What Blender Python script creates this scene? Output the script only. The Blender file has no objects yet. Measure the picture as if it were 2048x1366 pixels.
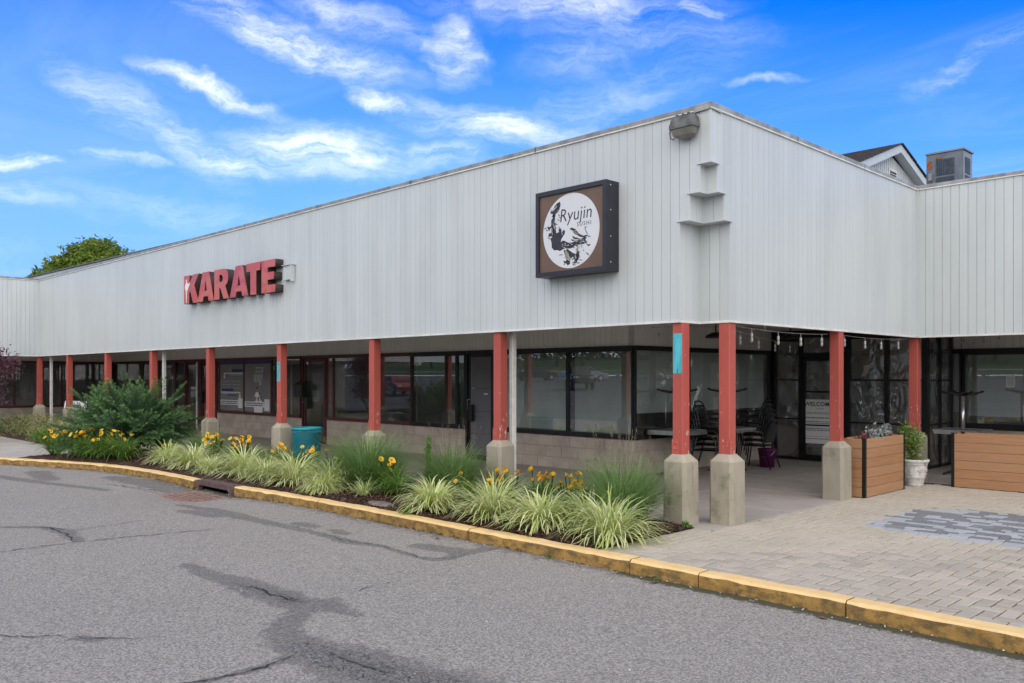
import bpy, bmesh, math, random
import numpy as np
from mathutils import Vector, Matrix, Euler
from math import radians as R, sin, cos, pi

S = bpy.context.scene
COL = S.collection

# ------------------------------------------------------------------ camera
F, CX, HY, EYE = 1711.0, 1024.0, 752.0, 1.7
camd = bpy.data.cameras.new('camera')
camd.sensor_width = 36.0
camd.lens = 36.0 * F / 2048.0
camd.shift_y = (HY - 683.0) / 2048.0
camd.clip_end = 2000
cam = bpy.data.objects.new('camera', camd)
COL.objects.link(cam)
cam.location = (5.498, -8.19, EYE)
FW = Vector((-0.71271, 0.70146, 0)).normalized()
RT = Vector((0.70146, 0.71271, 0)).normalized()
cam.rotation_euler = FW.to_track_quat('-Z', 'Y').to_euler()
S.camera = cam

# ------------------------------------------------------------------ sky + sun
SUN_EL, SUN_AZ = 37.0, -44.0            # azimuth measured from +X towards +Y
SKY_STRENGTH = 0.135
W = bpy.data.worlds.new('World'); S.world = W; W.use_nodes = True
wn = W.node_tree.nodes; wl = W.node_tree.links
wn.clear()


def wnode(t, **k):
    n = wn.new(t)
    for a, b in k.items():
        setattr(n, a, b)
    return n


wout = wnode('ShaderNodeOutputWorld')
wbg = wnode('ShaderNodeBackground')
wbg.inputs['Strength'].default_value = SKY_STRENGTH
wl.new(wbg.outputs[0], wout.inputs['Surface'])
sky = wnode('ShaderNodeTexSky', sky_type='NISHITA')
sky.sun_disc = False
sky.sun_elevation = R(SUN_EL)
sky.sun_rotation = R(90 - SUN_AZ)
sky.air_density = 1.0; sky.dust_density = 0.3; sky.ozone_density = 2.2
hs = wnode('ShaderNodeHueSaturation')
hs.inputs['Hue'].default_value = 0.497
hs.inputs['Saturation'].default_value = 1.5
hs.inputs['Value'].default_value = 1.42
wl.new(sky.outputs[0], hs.inputs['Color'])
tintn = wnode('ShaderNodeMix', data_type='RGBA', blend_type='MULTIPLY')
tintn.inputs[0].default_value = 1.0
wl.new(hs.outputs[0], tintn.inputs[6]); tintn.inputs[7].default_value = (0.20, 0.49, 0.98, 1)
tc = wnode('ShaderNodeTexCoord')
DIR = tc.outputs['Generated']


def wmath(op, a, b=None, clamp=False):
    n = wnode('ShaderNodeMath', operation=op, use_clamp=clamp)
    for i, v in enumerate((a, b)):
        if v is None: continue
        if isinstance(v, (int, float)): n.inputs[i].default_value = v
        else: wl.new(v, n.inputs[i])
    return n.outputs[0]


def wdot(vec):
    n = wnode('ShaderNodeVectorMath', operation='DOT_PRODUCT')
    wl.new(DIR, n.inputs[0]); n.inputs[1].default_value = vec
    return n.outputs['Value']


d_r, d_f, d_u = wdot(tuple(RT)), wdot(tuple(FW)), wdot((0, 0, 1))
az = wmath('ARCTAN2', d_r, d_f)
el = wmath('ARCSINE', d_u)
comb = wnode('ShaderNodeCombineXYZ')
wl.new(az, comb.inputs[0]); wl.new(el, comb.inputs[1])
AE = comb.outputs[0]


def px_ang(x, y):
    a = math.atan((x - CX) / F)
    return a, math.atan((HY - y) / F * cos(a))


# cirrus on a flat layer high above: direction / height
hgt = wmath('MAXIMUM', d_u, 0.04)
vdiv = wnode('ShaderNodeVectorMath', operation='DIVIDE')
wl.new(DIR, vdiv.inputs[0])
c3 = wnode('ShaderNodeCombineXYZ')
for i in range(3): wl.new(hgt, c3.inputs[i])
wl.new(c3.outputs[0], vdiv.inputs[1])
LAY = vdiv.outputs[0]


def wnoise(vec, scale, detail, rough, rot=0.0, stretch=(1, 1, 1), dist=0.0, loc=(0, 0, 0)):
    m = wnode('ShaderNodeMapping')
    m.inputs['Rotation'].default_value = (0, 0, rot); m.inputs['Scale'].default_value = stretch
    m.inputs['Location'].default_value = loc
    wl.new(vec, m.inputs[0])
    n = wnode('ShaderNodeTexNoise')
    n.inputs['Scale'].default_value = scale; n.inputs['Detail'].default_value = detail
    n.inputs['Roughness'].default_value = rough; n.inputs['Distortion'].default_value = dist
    wl.new(m.outputs[0], n.inputs['Vector'])
    return n.outputs['Fac']


def wrange(v, a, b, c, d, smooth=True):
    n = wnode('ShaderNodeMapRange')
    if smooth: n.interpolation_type = 'SMOOTHSTEP'
    wl.new(v, n.inputs['Value'])
    for k, x in zip(('From Min', 'From Max', 'To Min', 'To Max'), (a, b, c, d)):
        n.inputs[k].default_value = x
    return n.outputs['Result']


# warp the angles a little so that cloud outlines are ragged
wn1 = wnode('ShaderNodeTexNoise'); wn1.inputs['Scale'].default_value = 9; wn1.inputs['Detail'].default_value = 5
wn1.inputs['Roughness'].default_value = 0.62
wl.new(AE, wn1.inputs['Vector'])
wsub = wnode('ShaderNodeVectorMath', operation='SUBTRACT'); wl.new(wn1.outputs['Color'], wsub.inputs[0]); wsub.inputs[1].default_value = (0.5, 0.5, 0.5)
wsc = wnode('ShaderNodeVectorMath', operation='MULTIPLY'); wl.new(wsub.outputs[0], wsc.inputs[0]); wsc.inputs[1].default_value = (0.12, 0.055, 0)
wadd = wnode('ShaderNodeVectorMath', operation='ADD'); wl.new(AE, wadd.inputs[0]); wl.new(wsc.outputs[0], wadd.inputs[1])
AEW = wadd.outputs[0]

BANKS = [  # place of each cloud bank: px x, y, half length, half height, tilt, density
    (600, 85, 250, 42, 12, 1.0), (470, 30, 130, 40, 20, .75), (700, 25, 180, 40, 12, .65), (905, 92, 62, 62, 60, .95),
    (1130, 12, 290, 34, 2, .75), (1390, 20, 40, 16, 20, .8), (412, 176, 150, 20, 14, 1.05), (215, 195, 130, 45, 28, .5),
    (340, 262, 180, 42, 32, .58), (650, 298, 215, 52, 2, 1.0), (470, 318, 120, 28, 8, .85), (765, 198, 75, 26, 18, .95),
    (880, 225, 90, 30, 18, .5), (1010, 255, 215, 38, 6, .9), (880, 310, 130, 32, 2, .55), (25, 316, 45, 16, 2, 1.0),
    (105, 321, 50, 14, 8, .75), (250, 313, 75, 11, 0, .75), (40, 382, 85, 22, 12, .5), (1530, 161, 75, 11, 2, .5),
    (1220, 200, 280, 62, -15, .3), (1950, 112, 160, 26, -20, .34), (1900, 150, 80, 12, -15, .4), (1180, 110, 150, 46, 0, .3),
    (330, 420, 260, 34, 6, .25), (1250, 60, 300, 40, 5, .35),
]
acc = None
for (bx, by, bl, bh, rot, st) in BANKS:
    a, e = px_ang(bx, by)
    m = wnode('ShaderNodeMapping', vector_type='TEXTURE')
    m.inputs['Location'].default_value = (a, e, 0)
    m.inputs['Rotation'].default_value = (0, 0, R(-rot))
    m.inputs['Scale'].default_value = (bl / F, bh / F, 1)
    wl.new(AEW, m.inputs[0])
    ln = wnode('ShaderNodeVectorMath', operation='LENGTH'); wl.new(m.outputs[0], ln.inputs[0])
    b = wrange(ln.outputs['Value'], 1.35, 0.0, 0.0, st * 0.78)
    acc = b if acc is None else wmath('MAXIMUM', acc, b)
st1 = wnoise(AEW, 7.0, 9, 0.66, rot=R(10), stretch=(1.0, 4.2, 1), dist=0.15)
st2 = wnoise(AEW, 26.0, 8, 0.72, rot=R(12), stretch=(1.0, 4.5, 1), dist=0.2, loc=(3, 1, 0))
tex = wmath('ADD', wmath('MULTIPLY', st1, 0.60), wmath('MULTIPLY', st2, 0.40))
wisps = wrange(tex, 0.33, 0.70, 0.05, 1.0)
banks = wmath('MULTIPLY', acc, wisps)
# thin cirrus ahead; denser unseen cloud added behind the camera for neutral light
gen = wnoise(LAY, 0.55, 8, 0.62, rot=R(35), stretch=(1.0, 2.2, 1), dist=0.8)
genm = wrange(gen, 0.42, 0.78, 0.0, 0.55)
behind = wrange(d_f, 0.45, -0.2, 0.0, 1.0)
gen2 = wrange(gen, 0.30, 0.62, 0.25, 0.95)
general = wmath('ADD', wmath('MULTIPLY', genm, 0.12), wmath('MULTIPLY', gen2, behind))
cloud = wmath('MINIMUM', wmath('MAXIMUM', banks, general), 1.0)
cmix = wnode('ShaderNodeMix', data_type='RGBA')
wl.new(cloud, cmix.inputs[0])
hz = wnode('ShaderNodeMix', data_type='RGBA')
wl.new(wrange(wmath('ADD', el, wmath('MULTIPLY', d_r, 0.10)), 0.42, 0.02, 0.0, 0.92, False), hz.inputs[0]); wl.new(tintn.outputs[2], hz.inputs[6]); hz.inputs[7].default_value = (1.75, 3.25, 6.0, 1)
wl.new(hz.outputs[2], cmix.inputs[6])
cmix.inputs[7].default_value = (9.4, 9.35, 9.3, 1)
wl.new(cmix.outputs[2], wbg.inputs['Color'])

sund = bpy.data.lights.new('sun', 'SUN')
sund.energy = 1.5
sund.angle = R(100)
sund.color = (1.0, 0.915, 0.79)
sun = bpy.data.objects.new('sun', sund); COL.objects.link(sun)
sdir = Vector((cos(R(SUN_EL)) * cos(R(SUN_AZ)), cos(R(SUN_EL)) * sin(R(SUN_AZ)), sin(R(SUN_EL))))
sun.rotation_euler = sdir.to_track_quat('Z', 'Y').to_euler()

vs = S.view_settings
S.display_settings.display_device = 'sRGB'
vs.view_transform = 'Standard'; vs.look = 'None'; vs.gamma = 1.0; vs.use_curve_mapping = False
vs.exposure = 0.45
S.render.engine = 'CYCLES'
S.cycles.use_denoising = True
S.cycles.max_bounces = 8; S.cycles.transparent_max_bounces = 12
S.cycles.caustics_reflective = False; S.cycles.caustics_refractive = False

# ------------------------------------------------------------------ helpers
rng = random.Random(7)
nrng = np.random.default_rng(11)


def lin(r, g, b):
    def c(v):
        v /= 255.0
        return v / 12.92 if v <= 0.04045 else ((v + 0.055) / 1.055) ** 2.4
    return (c(r), c(g), c(b))


def link(o, parent=None):
    COL.objects.link(o)
    if parent is not None: o.parent = parent
    return o


def tag(o, label=None, cat=None, group=None, kind=None):
    if label: o['label'] = label
    if cat: o['category'] = cat
    if group: o['group'] = group
    if kind: o['kind'] = kind
    return o


def empty(name, loc=(0, 0, 0), rz=0.0, parent=None):
    o = bpy.data.objects.new(name, None)
    o.empty_display_size = 0.1
    o.location = loc; o.rotation_euler = (0, 0, rz)
    return link(o, parent)


def copy_tree(o, parent=None):
    c = o.copy(); COL.objects.link(c)
    if parent is not None: c.parent = parent
    for ch in list(o.children): copy_tree(ch, c)
    return c


class MB:
    def __init__(s): s.v = []; s.f = []; s.m = []; s.sm = []

    def add(s, vs_, fs, mi=0, smooth=False):
        n = len(s.v); s.v += [tuple(p) for p in vs_]
        for f in fs:
            s.f.append(tuple(i + n for i in f)); s.m.append(mi); s.sm.append(smooth)
        return s

    def box(s, x0, x1, y0, y1, z0, z1, mi=0):
        vs_ = [(x0, y0, z0), (x1, y0, z0), (x1, y1, z0), (x0, y1, z0), (x0, y0, z1), (x1, y0, z1), (x1, y1, z1), (x0, y1, z1)]
        return s.add(vs_, [(0, 3, 2, 1), (4, 5, 6, 7), (0, 1, 5, 4), (1, 2, 6, 5), (2, 3, 7, 6), (3, 0, 4, 7)], mi)

    def cbox(s, c, d, mi=0):
        return s.box(c[0] - d[0] / 2, c[0] + d[0] / 2, c[1] - d[1] / 2, c[1] + d[1] / 2, c[2] - d[2] / 2, c[2] + d[2] / 2, mi)

    def quad(s, a, b, c, d, mi=0): return s.add([a, b, c, d], [(0, 1, 2, 3)], mi)

    def tube(s, pts, r, n=6, mi=0, caps=True):
        pts = [Vector(p) for p in pts]
        rs = r if isinstance(r, (list, tuple)) else [r] * len(pts)
        base = len(s.v); up0 = None
        for i, p in enumerate(pts):
            t = (pts[min(i + 1, len(pts) - 1)] - pts[max(i - 1, 0)]).normalized()
            if up0 is None:
                up0 = Vector((0, 0, 1)) if abs(t.z) < 0.9 else Vector((1, 0, 0))
            a = t.cross(up0)
            if a.length < 1e-4: a = t.cross(Vector((0.3, 1, 0.2)))
            a.normalize(); b = t.cross(a).normalized(); up0 = -b if False else up0
            for k in range(n):
                w = 2 * pi * k / n
                q = p + (a * cos(w) + b * sin(w)) * rs[i]
                s.v.append(tuple(q))
        for i in range(len(pts) - 1):
            for k in range(n):
                k2 = (k + 1) % n
                s.f.append((base + i * n + k, base + i * n + k2, base + (i + 1) * n + k2, base + (i + 1) * n + k)); s.m.append(mi); s.sm.append(True)
        if caps:
            s.f.append(tuple(base + k for k in range(n))); s.m.append(mi); s.sm.append(False)
            s.f.append(tuple(base + (len(pts) - 1) * n + k for k in reversed(range(n)))); s.m.append(mi); s.sm.append(False)
        return s

    def lathe(s, prof, n=24, c=(0, 0, 0), mi=0, smooth=True):
        base = len(s.v)
        for (r, z) in prof:
            for k in range(n):
                w = 2 * pi * k / n
                s.v.append((c[0] + r * cos(w), c[1] + r * sin(w), c[2] + z))
        for i in range(len(prof) - 1):
            for k in range(n):
                k2 = (k + 1) % n
                s.f.append((base + i * n + k, base + i * n + k2, base + (i + 1) * n + k2, base + (i + 1) * n + k)); s.m.append(mi); s.sm.append(smooth)
        return s

    def mesh(s, name, mats):
        me = bpy.data.meshes.new(name)
        me.from_pydata(s.v, [], s.f)
        if not isinstance(mats, (list, tuple)): mats = [mats]
        for m in mats: me.materials.append(m)
        me.polygons.foreach_set('material_index', s.m)
        me.polygons.foreach_set('use_smooth', s.sm)
        me.update()
        return me

    def build(s, name, mats, parent=None, loc=None):
        o = bpy.data.objects.new(name, s.mesh(name, mats))
        if loc is not None: o.location = loc
        return link(o, parent)


def inst(name, me, parent=None, loc=(0, 0, 0), rz=0.0, scale=None):
    o = bpy.data.objects.new(name, me)
    o.location = loc; o.rotation_euler = (0, 0, rz)
    if scale is not None: o.scale = scale
    return link(o, parent)


def np_mesh(name, V, Fq, mats, tint=None, mi=None, smooth=False):
    me = bpy.data.meshes.new(name)
    V = np.asarray(V, dtype=np.float32); Fq = np.asarray(Fq, dtype=np.int32)
    k = Fq.shape[1]
    me.vertices.add(len(V)); me.vertices.foreach_set('co', V.ravel())
    me.loops.add(Fq.size); me.loops.foreach_set('vertex_index', Fq.ravel())
    me.polygons.add(len(Fq))
    me.polygons.foreach_set('loop_start', np.arange(0, Fq.size, k, dtype=np.int32))
    if not isinstance(mats, (list, tuple)): mats = [mats]
    for m in mats: me.materials.append(m)
    if mi is not None: me.polygons.foreach_set('material_index', np.asarray(mi, dtype=np.int32))
    if smooth: me.polygons.foreach_set('use_smooth', np.ones(len(Fq), dtype=bool))
    me.update(calc_edges=True)
    if tint is not None:
        a = me.attributes.new('tint', 'FLOAT', 'POINT')
        a.data.foreach_set('value', np.asarray(tint, dtype=np.float32))
    me.validate()
    return me


def poly2d(splines, depth, mats, name='shape'):
    """filled 2D outlines with holes, extruded; lies in local XZ facing -Y"""
    cu = bpy.data.curves.new(name, 'CURVE'); cu.dimensions = '2D'; cu.fill_mode = 'BOTH'; cu.extrude = depth / 2
    for sp in splines:
        p = cu.splines.new('POLY'); p.points.add(len(sp) - 1); p.use_cyclic_u = True
        for q, (x, y) in zip(p.points, sp): q.co = (x, y, 0, 1)
    o = bpy.data.objects.new('tmp', cu)
    me = bpy.data.meshes.new_from_object(o)
    bpy.data.objects.remove(o); bpy.data.curves.remove(cu)
    me.transform(Matrix.Rotation(pi / 2, 4, 'X'))
    me.name = name
    me.materials.clear()
    for m in (mats if isinstance(mats, (list, tuple)) else [mats]): me.materials.append(m)
    return me


def text_mesh(txt, size, mat, depth=0.002, shear=0.0, sx=1.0, align='LEFT', spacing=1.0, bold=0.0):
    cu = bpy.data.curves.new('lettering', 'FONT'); cu.body = txt; cu.size = size; cu.shear = shear
    cu.align_x = align; cu.extrude = depth / 2; cu.space_character = spacing; cu.offset = bold
    cu.resolution_u = 3
    o = bpy.data.objects.new('tmp', cu)
    me = bpy.data.meshes.new_from_object(o)
    bpy.data.objects.remove(o); bpy.data.curves.remove(cu)
    me.transform(Matrix.Rotation(pi / 2, 4, 'X') @ Matrix.Diagonal((sx, 1, 1, 1)))
    me.materials.clear(); me.materials.append(mat)
    return me


# ------------------------------------------------------------------ materials
class NT:
    def __init__(s, name):
        s.m = bpy.data.materials.new(name); s.m.use_nodes = True
        s.n = s.m.node_tree.nodes; s.l = s.m.node_tree.links
        s.b = s.n['Principled BSDF']; s.o = s.n['Material Output']

    def new(s, t, **k):
        n = s.n.new(t)
        for a, b in k.items(): setattr(n, a, b)
        return n

    def set(s, sock, v):
        if hasattr(v, 'is_linked') or isinstance(v, bpy.types.NodeSocket): s.l.new(v, sock)
        else:
            if isinstance(v, tuple) and len(v) == 3 and sock.type == 'RGBA': v = v + (1,)
            sock.default_value = v

    def pos(s):
        return s.new('ShaderNodeNewGeometry').outputs['Position']

    def objc(s):
        return s.new('ShaderNodeTexCoord').outputs['Object']

    def noise(s, vec, scale, detail=4, rough=0.55, stretch=None, dist=0.0):
        if stretch is not None:
            mp = s.new('ShaderNodeMapping'); mp.inputs['Scale'].default_value = stretch
            s.l.new(vec, mp.inputs[0]); vec = mp.outputs[0]
        n = s.new('ShaderNodeTexNoise')
        n.inputs['Scale'].default_value = scale; n.inputs['Detail'].default_value = detail
        n.inputs['Roughness'].default_value = rough; n.inputs['Distortion'].default_value = dist
        s.l.new(vec, n.inputs['Vector'])
        return n.outputs['Fac']

    def voro(s, vec, scale, feature='F1', out='Distance', rnd=1.0):
        n = s.new('ShaderNodeTexVoronoi', feature=feature)
        n.inputs['Scale'].default_value = scale
        if 'Randomness' in n.inputs: n.inputs['Randomness'].default_value = rnd
        s.l.new(vec, n.inputs['Vector'])
        return n.outputs[out]

    def ramp(s, v, a, b, c=0.0, d=1.0, smooth=True):
        n = s.new('ShaderNodeMapRange')
        if smooth: n.interpolation_type = 'SMOOTHSTEP'
        s.set(n.inputs['Value'], v)
        for k, x in zip(('From Min', 'From Max', 'To Min', 'To Max'), (a, b, c, d)): n.inputs[k].default_value = x
        return n.outputs['Result']

    def mix(s, fac, a, b, blend='MIX'):
        n = s.new('ShaderNodeMix', data_type='RGBA', blend_type=blend)
        s.set(n.inputs[0], fac); s.set(n.inputs[6], a); s.set(n.inputs[7], b)
        return n.outputs[2]

    def math(s, op, a, b=None, clamp=False):
        n = s.new('ShaderNodeMath', operation=op, use_clamp=clamp)
        s.set(n.inputs[0], a)
        if b is not None: s.set(n.inputs[1], b)
        return n.outputs[0]

    def attr(s, name):
        return s.new('ShaderNodeAttribute', attribute_name=name).outputs['Fac']

    def rand(s):
        return s.new('ShaderNodeObjectInfo').outputs['Random']

    def bump(s, h, strength=0.3, dist=0.01):
        n = s.new('ShaderNodeBump'); n.inputs['Strength'].default_value = strength; n.inputs['Distance'].default_value = dist
        s.l.new(h, n.inputs['Height']); s.l.new(n.outputs[0], s.b.inputs['Normal'])
        return n.outputs[0]

    def fin(s, base, rough=0.6, spec=0.4, metal=0.0):
        s.set(s.b.inputs['Base Color'], base); s.set(s.b.inputs['Roughness'], rough)
        s.b.inputs['Specular IOR Level'].default_value = spec; s.b.inputs['Metallic'].default_value = metal
        return s.m


def simple(name, col, rough=0.6, var=0.15, scale=6.0, spec=0.4, metal=0.0, bump=0.0, bscale=60.0, stretch=None):
    t = NT(name); p = t.pos()
    n = t.noise(p, scale, 5, 0.6, stretch)
    f = t.ramp(n, 0.3, 0.7, 1 - var, 1 + var)
    vmul = t.new('ShaderNodeVectorMath', operation='SCALE'); vmul.inputs[0].default_value = col; t.l.new(f, vmul.inputs['Scale'])
    if bump: t.bump(t.noise(p, bscale, 4, 0.6), bump, 0.01)
    return t.fin(vmul.outputs[0], rough, spec, metal)


def m_siding(name, base, streak=0.09):
    t = NT(name); p = t.pos()
    r = t.rand()
    a = t.noise(p, 3.0, 5, 0.6, (1, 1, 0.12))
    b = t.noise(p, 0.6, 3, 0.5)
    f = t.math('ADD', t.ramp(a, 0.35, 0.75, 1.0, 1 - streak), t.ramp(b, 0.3, 0.7, -0.03, 0.03))
    f = t.math('ADD', f, t.ramp(r, 0, 1, -0.02, 0.02, False))
    v = t.new('ShaderNodeVectorMath', operation='SCALE'); v.inputs[0].default_value = base; t.l.new(f, v.inputs['Scale'])
    grime = t.noise(p, 14.0, 6, 0.7, (1, 1, 0.06))
    col = t.mix(t.ramp(grime, 0.64, 0.8, 0, 0.30), v.outputs[0], (0.30, 0.29, 0.25))
    t.bump(t.noise(p, 40, 3, 0.5, (1, 1, 0.05)), 0.04, 0.01)
    return t.fin(col, 0.42, 0.4)


M = {}
M['siding'] = m_siding('white_siding', (0.53, 0.565, 0.565))
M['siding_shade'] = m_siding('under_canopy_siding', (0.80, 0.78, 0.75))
M['groove'] = simple('siding_groove', (0.46, 0.47, 0.47), 0.7, 0.2, 3)
M['coping'] = simple('coping_metal', (0.34, 0.34, 0.32), 0.45, 0.28, 5, metal=0.3, stretch=(1, 1, 0.3))
M['coping_edge'] = simple('coping_drip_edge', (0.68, 0.68, 0.64), 0.45, 0.15, 4)
M['seam'] = simple('dark_seam', (0.05, 0.05, 0.05), 0.8)
M['trim'] = simple('white_trim', (0.66, 0.65, 0.62), 0.5, 0.12, 4)
M['ceiling'] = simple('soffit_board', (0.76, 0.74, 0.70), 0.8, 0.12, 3)
M['black_metal'] = simple('black_metal', (0.008, 0.008, 0.009), 0.35, 0.3, 8, spec=0.4)
M['black_frame'] = simple('black_window_frame', (0.010, 0.010, 0.012), 0.35, 0.3, 8)
M['red_frame'] = simple('maroon_window_frame', (0.085, 0.018, 0.02), 0.45, 0.25, 7)
M['white_pipe'] = simple('white_downspout', (0.66, 0.64, 0.60), 0.5, 0.12, 6)
M['roofing'] = simple('roof_membrane', (0.12, 0.12, 0.12), 0.9, 0.2, 2)


def m_block():
    t = NT('concrete_block'); p = t.pos(); r = t.rand()
    c = t.mix(t.ramp(r, 0, 1, 0, 1, False), (0.45, 0.385, 0.32), (0.50, 0.435, 0.37))
    n = t.noise(p, 3.5, 5, 0.6)
    c = t.mix(t.ramp(n, 0.35, 0.7, 0, 0.45), c, (0.25, 0.205, 0.165))
    sp = t.noise(p, 120, 2, 0.5)
    c = t.mix(t.ramp(sp, 0.6, 0.75, 0, 0.3), c, (0.12, 0.10, 0.085))
    st = t.noise(p, 2.2, 5, 0.65, (1, 1, 0.35))
    c = t.mix(t.ramp(st, 0.62, 0.75, 0, 0.5), c, (0.11, 0.09, 0.07))
    t.bump(t.noise(p, 90, 5, 0.7), 0.35, 0.006)
    return t.fin(c, 0.9, 0.2)


M['block'] = m_block()
M['mortar'] = simple('mortar', (0.36, 0.31, 0.25), 0.9, 0.15, 10)


def m_concrete(name, a, b, dark, scale=2.0, streak=False, spots=0.3, moss=0.0):
    t = NT(name); p = t.pos(); r = t.rand()
    n = t.noise(p, scale, 6, 0.62, (1, 1, 0.4) if streak else None)
    c = t.mix(t.ramp(n, 0.3, 0.7), a, b)
    n2 = t.noise(p, scale * 2.7, 5, 0.65, (1, 1, 0.18) if streak else None)
    c = t.mix(t.ramp(n2, 0.56, 0.76, 0, 0.65), c, dark)
    n3 = t.noise(p, 140, 2, 0.6)
    c = t.mix(t.ramp(n3, 0.62, 0.72, 0, spots), c, (0.09, 0.08, 0.07))
    n4 = t.voro(p, 38)
    c = t.mix(t.ramp(n4, 0.10, 0.05, 0, 0.55 if streak else 0.12), c, (0.07, 0.06, 0.05))
    if moss:
        n5 = t.noise(p, 3.1, 5, 0.6)
        c = t.mix(t.ramp(n5, 0.55, 0.7, 0, moss), c, (0.13, 0.12, 0.06))
    v = t.mix(t.ramp(r, 0, 1, 0, 0.22, False), c, dark)
    t.bump(t.noise(p, 70, 5, 0.7), 0.3, 0.006)
    return t.fin(v, 0.88, 0.25)


M['pedestal'] = m_concrete('weathered_pedestal_concrete', (0.42, 0.375, 0.29), (0.33, 0.295, 0.23), (0.12, 0.105, 0.085), 4.2, True, 0.5, 0.5)
M['walk'] = m_concrete('walkway_concrete', (0.40, 0.365, 0.33), (0.33, 0.30, 0.27), (0.20, 0.18, 0.16), 1.2)
M['path'] = m_concrete('path_concrete', (0.46, 0.43, 0.38), (0.38, 0.35, 0.31), (0.25, 0.23, 0.2), 1.5)


def m_post():
    t = NT('red_painted_post'); p = t.pos(); r = t.rand()
    n = t.noise(p, 4, 5, 0.6, (1, 1, 0.25))
    c = t.mix(t.ramp(n, 0.3, 0.7), (0.46, 0.096, 0.070), (0.385, 0.078, 0.058))
    c = t.mix(t.ramp(r, 0, 1, 0, 0.35, False), c, (0.33, 0.07, 0.062))
    sep = t.new('ShaderNodeSeparateXYZ'); t.l.new(p, sep.inputs[0])
    low = t.ramp(sep.outputs['Z'], 1.5, 0.75, 0.0, 0.075)
    chip = t.math('ADD', t.noise(p, 26, 4, 0.6, (1, 1, 0.35)), low)
    k = t.ramp(chip, 0.69, 0.71)
    c = t.mix(k, c, (0.52, 0.47, 0.42))
    t.bump(t.math('SUBTRACT', t.noise(p, 60, 3, 0.6, (1, 1, 0.2)), k), 0.2, 0.004)
    return t.fin(c, 0.55, 0.35)


M['post'] = m_post()
M['bolt'] = simple('painted_bolt', (0.36, 0.085, 0.075), 0.5)
M['teal_paint'] = simple('old_teal_paint', (0.075, 0.40, 0.46), 0.6, 0.22, 14, stretch=(1, 1, .3))


def m_kerb(name, face):
    t = NT(name); p = t.pos()
    n = t.noise(p, 5, 6, 0.65)
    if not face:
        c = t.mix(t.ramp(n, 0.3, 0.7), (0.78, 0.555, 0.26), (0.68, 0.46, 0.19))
        d = t.noise(p, 17, 6, 0.7)
        c = t.mix(t.ramp(d, 0.58, 0.75, 0, 0.5), c, (0.42, 0.28, 0.12))
        w = t.noise(p, 34, 5, 0.7)
        c = t.mix(t.ramp(w, 0.68, 0.74, 0, 0.8), c, (0.30, 0.27, 0.22))
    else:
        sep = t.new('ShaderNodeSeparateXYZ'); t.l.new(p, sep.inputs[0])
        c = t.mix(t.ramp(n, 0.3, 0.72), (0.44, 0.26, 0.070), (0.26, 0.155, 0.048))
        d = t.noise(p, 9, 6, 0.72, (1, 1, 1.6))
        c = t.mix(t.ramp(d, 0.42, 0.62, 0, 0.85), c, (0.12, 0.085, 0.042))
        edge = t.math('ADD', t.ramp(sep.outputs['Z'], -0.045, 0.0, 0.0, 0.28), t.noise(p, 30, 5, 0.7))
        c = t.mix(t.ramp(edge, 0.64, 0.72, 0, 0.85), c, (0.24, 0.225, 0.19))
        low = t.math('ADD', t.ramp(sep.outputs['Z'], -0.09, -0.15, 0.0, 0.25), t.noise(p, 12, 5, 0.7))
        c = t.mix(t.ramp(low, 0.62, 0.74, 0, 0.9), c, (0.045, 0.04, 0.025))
    t.bump(t.noise(p, 45, 5, 0.7), 0.45, 0.01)
    return t.fin(c, 0.8, 0.25)


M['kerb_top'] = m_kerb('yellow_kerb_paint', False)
M['kerb_face'] = m_kerb('dirty_yellow_kerb_paint', True)


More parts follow.
